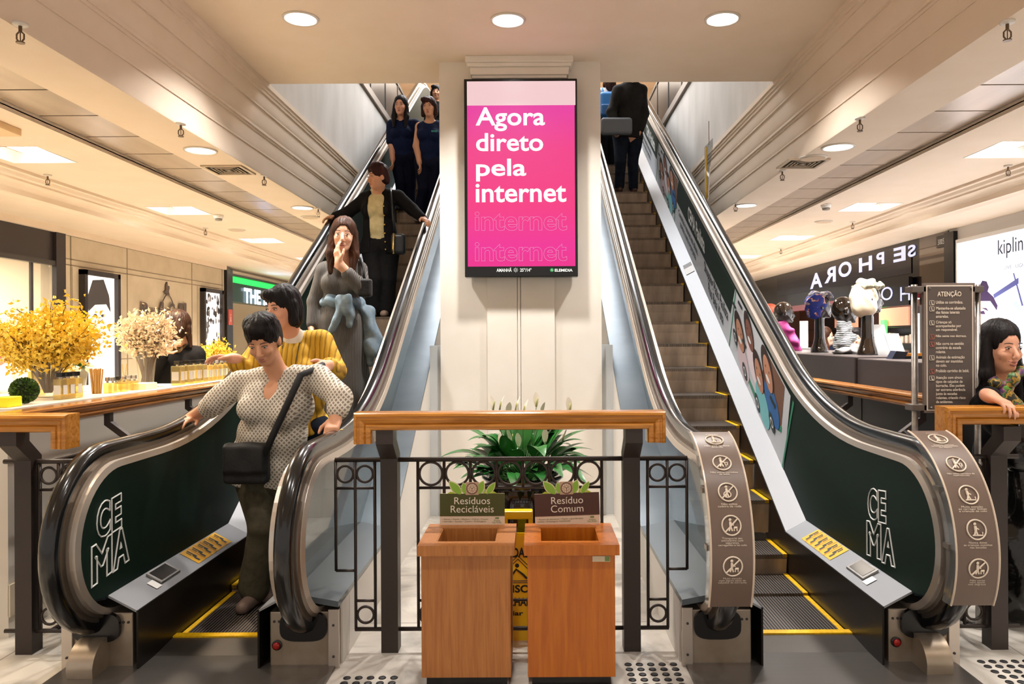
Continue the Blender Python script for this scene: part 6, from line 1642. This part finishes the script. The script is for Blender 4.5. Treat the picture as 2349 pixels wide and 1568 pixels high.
tag(blob('crossbody_bag', [rb(b0, (.135, .045, .125), None, .03), rb(b0+np.array([0, -.02, .03]), (.125, .045, .085), None, .02)], M_bagb, None, .009, .02, 0, lambda q: .003*np.sin(q[:, 0]*40)*np.sin(q[:, 2]*31)), 'black crossbody bag hanging in front of the woman in the beige blouse', 'bag')
MB().lathe(P(783, 985, 4.40), [(.009, -.003), (.0125, 0), (.009, .003)], 12).build('ring', mat('gold_ring', 'd9b45a', .25, .9), p.t, True)

# --- woman in the mustard jumper behind her
p = Person('woman in a mustard cable jumper with a black bob, second on the descending escalator',
    pj(head=(648, 706, 5.22), neck=(676, 776, 5.36), shR=(598, 806, 5.40), shL=(738, 786, 5.40), elR=(560, 850, 5.3), wrR=(536, 822, 5.15), elL=(768, 852, 5.32), wrL=(752, 838, 5.04),
       hip=(690, 985, 5.42), knR=(660, 1105, 5.3), knL=(715, 1105, 5.4), anR=(655, 1215, 5.45), anL=(712, 1215, 5.5)),
    esc=LX, head=(-30, 10, 0), skin=SK3, w=1.06, d=1.15, vox=.009,
    hands={'R': dict(d=(-.8, -.3, .1), palm=(.1, -.2, -1), curl=.4), 'L': dict(d=(-.15, -.9, -.1), palm=(-.7, 0, -.6), curl=.5)})
t = p.ax[2]; M_must = mat('mustard_knit', 'c99a1c', .85)
def knit(m, c0, c1, sc, st=1.):
    nt = m.node_tree; b = nt.nodes['Principled BSDF']; tc = nt.nodes.new('ShaderNodeTexCoord'); w = nt.nodes.new('ShaderNodeTexWave'); w.inputs['Scale'].default_value = sc; w.bands_direction = 'X'; w.inputs['Distortion'].default_value = st; w.inputs['Detail Scale'].default_value = 2
    r = nt.nodes.new('ShaderNodeValToRGB'); e = r.color_ramp.elements; e[0].position = .02; e[0].color = lin(c0); e[1].position = .3; e[1].color = lin(c1)
    bp = nt.nodes.new('ShaderNodeBump'); bp.inputs['Strength'].default_value = .5; bp.inputs['Distance'].default_value = .01
    nt.links.new(tc.outputs['Object'], w.inputs[0]); nt.links.new(w.outputs[1], r.inputs[0]); nt.links.new(r.outputs[0], b.inputs['Base Color']); nt.links.new(w.outputs[1], bp.inputs['Height']); nt.links.new(bp.outputs[0], b.inputs['Normal'])
knit(M_must, '9c7212', 'cfa22c', 9, 1.2)
p.wear('jumper', p.torso(.018) + p.arm('R', .022, .88) + p.arm('L', .024, .88) + [half(p.T(0, 0, -.04), t, 's', .02), cone(p.J['neck']+t*.02, p.J['neck']+t*.2, .062*p.K, .07*p.K, .01, 's')], M_must, 0, .006, 24)
p.wear('collar', [cone(p.J['neck']-t*.01, p.J['neck']+t*.035+p.ax[1]*.01, .078*p.K, .066*p.K, .01), cone(p.J['neck']+t*.0, p.J['neck']+t*.2, .056*p.K, .07*p.K, .005, 's')], mat('cream_collar', 'e6dccb', .8), 0, 0)
p.wear('jeans', p.leg('R', .015, .02) + p.leg('L', .015, .02) + [ell(p.J['hip'], np.array([.172, .13, .12])*p.K, p.R, .04)], cloth('dark_jeans', '18202f', '121824'), 0, .004)
p.shoes(M_gcap); p.hair(H_blk, 'bob')
f = p.ax[1]; n0 = p.J['neck']; g = p.T(.0, .165, .64)
strap(p, [n0-f*.02+p.ax[0]*.085, n0+f*.085*p.K+p.ax[0]*.06-t*.03, g+p.ax[0]*.03, g, g-p.ax[0]*.03, n0+f*.085*p.K-p.ax[0]*.06-t*.03, n0-f*.02-p.ax[0]*.085], .0025, M_gcap, 'glasses_cord')
b = MB()
for q in (-1, 1): b.tube([g+p.ax[0]*(q*.032+.024*math.cos(k*math.pi/8))-UP*.02+UP*.02*math.sin(k*math.pi/8)+f*.012 for k in range(16)], .0028, 5, closed=True)
b.tube([g-p.ax[0]*.01-UP*.02+f*.012, g+p.ax[0]*.01-UP*.02+f*.012], .0028, 5); b.build('eyeglasses', M_gcap, p.t, True)
for q in (-1, 1): MB().tube([p.H(q*.082, .0, -.04), p.H(q*.084, .0, -.065)], .003, 6).build('earring', MATS['gold_ring'], p.t, True)

# --- woman in the long grey dress
p = Person('woman in a long grey ribbed dress touching her face, third on the descending escalator',
    pj(head=(788, 540, 6.38), neck=(788, 604, 6.48), shR=(748, 622, 6.5), shL=(822, 618, 6.5), elR=(723, 692, 6.5), wrR=(716, 748, 6.44), elL=(830, 662, 6.36), wrL=(778, 604, 6.24),
       hip=(784, 742, 6.52), knR=(775, 865, 6.42), knL=(815, 860, 6.46), anR=(772, 982, 6.5), anL=(822, 975, 6.52)),
    esc=LX, head=(10, 4, 3), skin=SK1, w=.88, d=.95, vox=.009,
    hands={'R': dict(d=(0, -.1, -1), palm=(1, .2, 0), curl=.35), 'L': dict(d=(-.22, .05, 1), palm=(.75, .65, 0), curl=.3, thumb=.4)})
t = p.ax[2]; M_gknit = mat('grey_rib_knit', '5c5957', .85); knit(M_gknit, '4a4745', '625f5c', 27, 0)
p.wear('dress', p.torso(.012) + p.arm('R', .014, .95) + p.arm('L', .014, .80) + [cone(p.T(q*.03, 0, .02), p.J['anR']*.5+p.J['anL']*.5+np.array([-q*.05-.02, 0, .16]), .145*p.K, .15*p.K, .05) for q in (-1, 1)] +
       [half(p.J['anR']+UP*.03, UP, 's', .01), cone(p.J['neck']+t*.01+p.ax[1]*.04, p.J['neck']+t*.2, .07*p.K, .09*p.K, .01, 's'), cone(p.J['anL']+np.array([.055, -.13, -.1]), p.J['knL']+np.array([.03, -.16, .0]), .10, .02, .02, 's')], M_gknit, 0, .004, 20)
p.shoes(mat('pale_shoe', 'b8aca2', .6)); p.hair(H_brn, 'long')
M_den = cloth('pale_denim', '6a7f8e', '8b9daa', 14)
f = p.ax[1]; j0 = P(788, 690, 6.34)
t_j = thing('denim_jacket', 'pale denim jacket tied by its sleeves around the waist of the grey dress', 'jacket', P(790, 840, 6.5))
def wj(prims, name, seed=1): return p.wear(name, prims, M_den, 0, .014, 46, .016, .007, seed, t_j)
wj([ell(P(786, 692, 6.50), np.array([.165, .145, .06])*p.K, p.R, .03), ell(P(786, 715, 6.62), np.array([.18, .1, .1])*p.K, p.R, .03), cone(P(845, 715, 6.52), P(858, 800, 6.5), .06, .085, .03), cone(P(858, 790, 6.5), P(848, 830, 6.5), .075, .03, .03), ell(P(730, 725, 6.55), (.07, .06, .12), None, .03)], 'body_panel')
wj([ell(P(792, 688, 6.30), (.06, .04, .05)), cone(P(780, 695, 6.30), P(766, 752, 6.30), .042, .04), cone(P(800, 695, 6.30), P(802, 742, 6.30), .042, .036)], 'knotted_sleeve', 4)
t_b = thing('handbag', 'small black handbag at the hip of the woman in the grey dress', 'bag', P(828, 668, 6.38))
blob('pouch', [rb(P(838, 660, 6.34), (.055, .05, .075), None, .02)], M_bagb, t_b, .009, .02); MB().tube([P(836, 645, 6.34), P(834, 618, 6.36), P(826, 592, 6.46), P(820, 592, 6.62)], .011, 8).build('strap', M_bagb, t_b, True)

# --- woman in the black cardigan
p = Person('woman in a black cardigan and cream roll-neck holding both rails, fourth on the descending escalator',
    pj(head=(866, 406, 8.24), neck=(866, 440, 8.34), shR=(838, 456, 8.38), shL=(912, 453, 8.38), elR=(800, 487, 8.4), wrR=(768, 497, 8.44), elL=(946, 482, 8.36), wrL=(970, 501, 8.25),
       hip=(872, 562, 8.42), knR=(862, 640, 8.35), knL=(890, 640, 8.4), anR=(858, 702, 8.42), anL=(886, 702, 8.45)),
    K=1.1, esc=LX, head=(-48, 8, 0), skin=SK2, w=1.02, d=1.1, vox=.010,
    hands={'R': dict(d=(-.7, -.5, -.2), palm=(0, -.2, -1), curl=.4), 'L': dict(d=(.55, -.7, -.35), palm=(0, -.2, -1), curl=.4)})
t = p.ax[2]; f = p.ax[1]; M_blk = cloth('black_wool', '0e0d0e', '151314', 30, bump=.15)
p.wear('roll_neck', p.torso(.006) + [cone(p.J['neck']-t*.02, p.J['neck']+t*.06, .064*p.K, .058*p.K, .01), half(p.J['neck']+t*.075, -t, 's', .01), half(p.T(0, 0, .12), t, 's')], cloth('cream_knit', 'd8c99a', 'c9b988', 24), 0, .003)
p.wear('cardigan', p.torso(.018) + p.arm('R', .018, .97) + p.arm('L', .018, .97) + [cone(p.T(q*.05, 0, .2), p.T(q*.07, 0, -.2), .12*p.K, .14*p.K, .04) for q in (-1, 1)] +
       [half(p.T(0, 0, -.15), t, 's'), rb(p.T(.0, .16, .42), np.array([.075, .1, .5])*p.K, p.R, .02, .01, 's'), cone(p.J['neck'], p.J['neck']+t*.2, .072*p.K, .08*p.K, .01, 's')], M_blk, 0, .004)
p.wear('trousers', p.leg('R', .025, .07) + p.leg('L', .025, .07) + [ell(p.J['hip'], np.array([.175, .13, .13])*p.K, p.R, .04)], M_blk, 0, .004)
p.shoes(mat('beige_black_shoe', '8a7364', .6)); p.hair(H_red, 'short')
p.button([p.T(-.082, .150, c) for c in (.72, .55, .38, .22, .06, -.08)], .011, MATS['gold_ring'])
t_b = thing('handbag', 'dark handbag with gold fittings hanging beside the woman in the black cardigan', 'bag', P(913, 590, 8.2)); M_nav = mat('dark_navy_leather', '151a20', .35)
blob('pouch', [rb(P(914, 560, 8.2), (.075, .06, .11), None, .03)], M_nav, t_b, .01, .02); MB().tube([P(905, 540, 8.2), P(900, 480, 8.2), P(896, 440, 8.27), P(897, 432, 8.4)], .012, 8).build('strap', M_nav, t_b, True)
MB().tube([P(903, 535, 8.12), P(902, 570, 8.1), P(903, 582, 8.1)], .01, 8).build('gold_charm', MATS['gold_ring'], t_b, True)

# --- two women in navy at the top
M_navy = cloth('navy_tshirt', '0d1a3c', '0a1531', 20, bump=.15); M_navt = cloth('navy_trousers', '0c1128', '090d20', 20, bump=.15)
p = Person('woman in a navy T-shirt with long dark hair, high on the descending escalator',
    pj(head=(919, 243, 11.0), neck=(921, 277, 11.1), shR=(900, 287, 11.1), shL=(952, 285, 11.1), elR=(898, 330, 11.1), wrR=(900, 366, 11.02), elL=(966, 318, 11.15), wrL=(972, 350, 11.1),
       hip=(928, 364, 11.15), knR=(919, 420, 11.1), knL=(942, 422, 11.15), anR=(918, 470, 11.15), anL=(942, 478, 11.2)),
    K=1.13, esc=LX, head=(-4, 6, 2), skin=SK3, vox=.011, w=1.0)
t = p.ax[2]
p.wear('tshirt', p.torso(.012) + p.arm('R', .028, .42) + p.arm('L', .028, .42) + [half(p.T(0, 0, -.10), t, 's'), cone(p.J['neck'], p.J['neck']+t*.2, .07*p.K, .08*p.K, .01, 's')], M_navy, 0, .005)
p.wear('trousers', p.leg('R', .012, .03) + p.leg('L', .012, .03) + [ell(p.J['hip'], np.array([.172, .125, .12])*p.K, p.R, .04)], M_navt, 0, .004); p.shoes(mat('dark_trainer', '2b2a30', .6)); p.hair(H_blk, 'long', .01)
p = Person('woman in a sleeveless navy top beside the column, near the top of the descending escalator',
    pj(head=(984, 246, 10.62), neck=(986, 281, 10.72), shR=(963, 291, 10.75), shL=(1010, 289, 10.75), elR=(955, 335, 10.7), wrR=(962, 372, 10.62), elL=(1020, 335, 10.8), wrL=(1016, 375, 10.75),
       hip=(986, 374, 10.78), knR=(970, 435, 10.7), knL=(992, 435, 10.78), anR=(960, 488, 10.78), anL=(985, 492, 10.82)),
    K=1.13, esc=LX, head=(-6, 6, -3), skin=SK2, vox=.011, w=1.05)
t = p.ax[2]
p.wear('sleeveless_top', p.torso(.012) + [half(p.T(0, 0, -.10), t, 's'), cone(p.J['neck'], p.J['neck']+t*.2, .07*p.K, .08*p.K, .01, 's'), ell(p.J['shR']+p.ax[0]*.075, (.05, .08, .1), None, .01, 's'), ell(p.J['shL']-p.ax[0]*.075, (.05, .08, .1), None, .01, 's')], M_navy, 0, .005)
p.wear('trousers', p.leg('R', .012, .03) + p.leg('L', .012, .03) + [ell(p.J['hip'], np.array([.172, .125, .12])*p.K, p.R, .04)], M_navt, 0, .004); p.shoes(mat('pale_shoe', 'b8aca2', .6)); p.hair(H_red, 'bob', .01)
b = MB(); put_text(b, 'GOOD', p.T(-.075, .162, .74), -p.ax[0], p.ax[2], height=.025, width=.08, bold=.03); b.build('chest_lettering', mat('teal_print', '3fae9a', .6), p.t)

# --- man in the dark jacket on the right escalator, seen from behind
p = Person('man in a dark jacket riding up the right escalator, grey bag under his arm',
    pj(head=(1452, 160, 11.8), neck=(1447, 192, 11.85), shL=(1420, 208, 11.8), shR=(1472, 208, 11.9), elL=(1404, 256, 11.75), wrL=(1412, 290, 11.65), elR=(1478, 260, 11.9), wrR=(1468, 300, 11.8),
       hip=(1440, 312, 11.88), knL=(1424, 372, 11.8), knR=(1452, 372, 11.9), anL=(1420, 430, 11.86), anR=(1453, 430, 11.95)),
    K=1.2, esc=RX, head=(168, 0, 0), skin=SK2, vox=.011, w=1.12, d=1.1, hands={'L': dict(d=(.1, -.05, -1), palm=(.5, .8, 0), curl=.7), 'R': dict(d=(-.2, .2, -1), palm=(-.8, 0, 0), curl=.6)})
t = p.ax[2]; M_jkt = cloth('charcoal_jacket', '1d1a17', '161411', 16)
p.wear('jacket', p.torso(.022) + p.arm('R', .024, .97) + p.arm('L', .024, .95) + [cone(p.T(q*.05, 0, .25), p.T(q*.06, 0, -.12), .13*p.K, .135*p.K, .04) for q in (-1, 1)] + [half(p.T(0, 0, -.06), t, 's')], M_jkt, 0, .006)
p.wear('jeans', p.leg('R', .016, .03) + p.leg('L', .016, .03) + [ell(p.J['hip'], np.array([.175, .13, .12])*p.K, p.R, .04)], cloth('blue_black_jeans', '161d2b', '10151f'), 0, .005); p.shoes(mat('brown_leather_shoe', '4a2c1c', .45)); p.hair(H_blk, 'short', .01)
tag(blob('shoulder_bag', [rb(P(1414, 290, 11.55), (.24, .06, .13), None, .05)], mat('grey_bag_fabric', '5d6166', .7), None, .012, .02), 'grey soft bag held under the arm of the man in the dark jacket', 'bag')
# --- person with the blue backpack
p = Person('person with a blue backpack ahead of the man on the right escalator',
    pj(head=(1398, 176, 13.2), neck=(1396, 204, 13.25), shL=(1376, 212, 13.25), shR=(1416, 212, 13.25), elL=(1370, 246, 13.25), wrL=(1374, 270, 13.2), elR=(1422, 246, 13.3), wrR=(1416, 270, 13.25),
       hip=(1394, 276, 13.3), knL=(1386, 315, 13.25), knR=(1402, 318, 13.3), anL=(1386, 352, 13.3), anR=(1402, 356, 13.35)),
    K=.98, esc=RX, head=(178, 0, 0), skin=SK3, vox=.012)
p.wear('white_shirt', p.torso(.012) + p.arm('R', .018, .5) + p.arm('L', .018, .5), cloth('white_cotton', 'd6d2cf'), 0, .004); p.wear('dark_trousers', p.leg('R', .014, .02) + p.leg('L', .014, .02) + [ell(p.J['hip'], np.array([.17, .125, .12])*p.K, p.R, .04)], M_blk, 0, .003)
p.shoes(mat('red_trainer', '9c2020', .5)); p.hair(H_brn, 'long', .011)
t_b = thing('backpack', 'bright blue backpack on the back of the person near the column', 'backpack', P(1395, 262, 13.0)); M_bp = mat('blue_nylon', '1f6fb4', .55)
blob('main_bag', [rb(P(1395, 240, 13.02), (.15, .09, .21), None, .06)], M_bp, t_b, .012, .02); blob('front_pocket', [rb(P(1395, 252, 12.93), (.12, .03, .10), None, .025)], mat('blue_nylon_dark', '16548c', .55), t_b, .012, .02)
for q in (1382, 1409): MB().tube([P(q, 218, 13.1), P(q-1, 203, 13.2), P(q, 205, 13.4)], .02, 8).build('strap', M_bp, t_b, True)
# --- dark-haired person glimpsed at the very top of the left escalator
Y = 13.4; p = Person('dark-haired person in a black coat barely seen at the top of the left escalator',
    pj(Y, head=(1001, 213), neck=(1003, 240), shR=(986, 247), shL=(1021, 247), elR=(980, 280), wrR=(984, 308), elL=(1027, 280), wrL=(1022, 308), hip=(1004, 312), knR=(996, 355), knL=(1012, 355), anR=(996, 393), anL=(1012, 393)), K=1.05, esc=LX, skin=SK2, vox=.012, face=True)
p.wear('coat', p.torso(.02) + p.arm('R', .022, .95) + p.arm('L', .022, .95) + p.leg('R', .03, upto=.2) + p.leg('L', .03, upto=.2), M_blk, 0, .004); p.wear('dark_trousers', p.leg('R', .012) + p.leg('L', .012), M_navt, 0, 0); p.shoes(M_gcap); p.hair(H_blk, 'bob', .011)

# --- saleswoman at the left kiosk, seen from behind
Y = 7.3; p = Person('saleswoman in black seen from behind at the left perfume kiosk, brown hair pinned up',
    pj(Y, head=(412, 752, 7.22), neck=(408, 798), shL=(362, 815), shR=(448, 815), elL=(346, 878, 7.25), wrL=(372, 806, 7.05), elR=(460, 880), wrR=(452, 930), hip=(405, 945), knL=(395, 1050), knR=(420, 1050), anL=(395, 1155), anR=(420, 1155)),
    K=1.22, head=(165, 8, 0), skin=SK3, vox=.010, face=False, hands={'L': dict(d=(.55, .1, .55), palm=(.2, .9, 0), curl=.5)}, base=np.array([-3.36, 7.3, .0]))
p.wear('jumper', p.torso(.022) + p.arm('R', .024, .97) + p.arm('L', .026, .92) + [cone(p.T(q*.05, 0, .2), p.T(q*.05, 0, -.3), .14*p.K, .15*p.K, .04) for q in (-1, 1)], M_blk, 0, .004)
p.wear('skirt', p.leg('R', .03, .03) + p.leg('L', .03, .03), M_blk, 0, 0)
p.wear('leopard_collar', [cone(p.J['neck']-UP*.01, p.J['neck']+UP*.055, .095*p.K, .07*p.K, .01)], mat('leopard_print', '8a6a3c', .8, var=(40, '2c1d10')), 0, .006, 60)
p.hair(hair_mat('chestnut_hair', '22120a', '3b2415'), 'back')
MB().box(-3.75, -3.0, 6.9, 7.8, 0, .1) if False else None

# --- woman with the floral scarf at the right
Y = 4.42; p = Person('woman in black with a floral neck scarf resting a hand on the right oak rail',
    pj(Y, head=(2296, 796, 4.38), neck=(2306, 862), shR=(2262, 882), shL=(2368, 880), elR=(2250, 940, 4.40), wrR=(2270, 908, 4.06), elL=(2395, 960), wrL=(2400, 1030), hip=(2318, 1070, 4.85), knR=(2300, 1190, 4.85), knL=(2340, 1190, 4.85), anR=(2300, 1342, 4.9), anL=(2340, 1342, 4.9)),
    K=1.17, smile=1., head=(8, 6, 0), skin=SK3, vox=.0085, w=1., hands={'R': dict(d=(.28, -.9, -.3), palm=(-.1, -.2, -1), curl=.4)})
t = p.ax[2]; f = p.ax[1]
p.wear('black_top', p.torso(.018) + p.arm('R', .02, .93) + p.arm('L', .02, .97) + [cone(p.T(q*.05, 0, .2), p.T(q*.05, 0, -.3), .13*p.K, .14*p.K, .04) for q in (-1, 1)] + [cone(p.J['neck']+f*.05, p.J['neck']+t*.2, .06*p.K, .08*p.K, .01, 's')], M_blk, 0, .004)
p.wear('trousers', p.leg('R', .02, .03) + p.leg('L', .02, .03), M_blk, 0, 0); p.shoes(M_gcap); p.hair(H_blk, 'long')
M_scf = mat('floral_silk', '26261a', .5, var=(22, '3c1f58'), bump=(20, .4)); nt = M_scf.node_tree; rr = [n for n in nt.nodes if n.type == 'VALTORGB'][0].color_ramp
for pos, col in ((.42, 'b8922e'), (.48, '15181a'), (.56, '4f7f3c'), (.6, '8a3a5a')): q = rr.elements.new(pos); q.color = lin(col)
t_s = thing('neck_scarf', 'floral green and purple silk scarf knotted at the neck of the woman on the right', 'scarf', p.J['neck'])
k0 = P(2306, 892, 4.20)
ring = [p.J['neck']+UP*.015-f*.06, p.J['neck']+UP*.01+p.ax[0]*.085, k0+UP*.045+p.ax[0]*.045, k0]; ring2 = [p.J['neck']+UP*.015-f*.06, p.J['neck']+UP*.01-p.ax[0]*.085, k0+UP*.045-p.ax[0]*.045, k0]
pr = [cone(a, b_, .025, .024, .02) for q in (ring, ring2) for a, b_ in zip(q[:-1], q[1:])]
p.wear('neck_loop', pr, M_scf, 0, .006, 50, .02, .008, 2, t_s); p.wear('knot', [ell(k0, (.034, .03, .034))], mat('green_silk', '5f9c3a', .5), 0, .003, 50, .02, .008, 2, t_s)
p.wear('tail', [cone(k0-UP*.02, P(2322, 935, 4.22), .028, .055, .02), cone(k0-UP*.02, P(2298, 928, 4.2), .026, .04, .02)], M_scf, 0, .008, 45, .02, .008, 3, t_s)

# --- people glimpsed in the shops
def plain(label, px, py, Y, K, style, hm, sk, topm, yaw):
    J = dict(head=(0, 0, 0)); c = P(px, py, Y); q = lambda a, b: c + np.array([a, 0, b])*K
    J = dict(head=c, neck=q(0, -.17), shR=q(-.18, -.22), shL=q(.18, -.22), elR=q(-.22, -.5), wrR=q(-.2, -.74), elL=q(.22, -.5), wrL=q(.2, -.74), hip=q(0, -.68), knR=q(-.09, -1.1), knL=q(.09, -1.1), anR=q(-.09, -1.46), anL=q(.09, -1.46))
    dz = J['anR'][2]-.088*K
    if True:
        for k_ in ('anR', 'anL'): J[k_] = np.array([J[k_][0], J[k_][1], .088*K])
    p = Person(label, J, K, (yaw, 0, 0), sk, vox=.012, base=np.array([c[0], c[1], 0]))
    p.wear('top', p.torso(.018) + p.arm('R', .02, .95) + p.arm('L', .02, .95), topm, 0, .004); p.wear('trousers', p.leg('R', .015, .02) + p.leg('L', .015, .02) + [ell(p.J['hip'], np.array([.17, .125, .12])*p.K, p.R, .04)], M_navt, 0, 0); p.shoes(M_gcap); p.hair(hm, style, .011); return p
plain('dark long-haired woman seen between the display heads on the right', 1895, 772, 11.6, 1.12, 'long', H_brn, SK1, M_navt, 60)
plain('short-haired man seen between the striped scarf and the white turban head', 1961, 776, 11.2, 1.12, 'short', H_blk, SK3, cloth('blue_shirt', '5c7fb0'), -10)
plain('shop visitor in a white shirt at the extreme left edge', 2, 800, 7.9, 1.17, 'short', H_brn, SK1, cloth('white_shirt', 'e6e2dc'), 30)
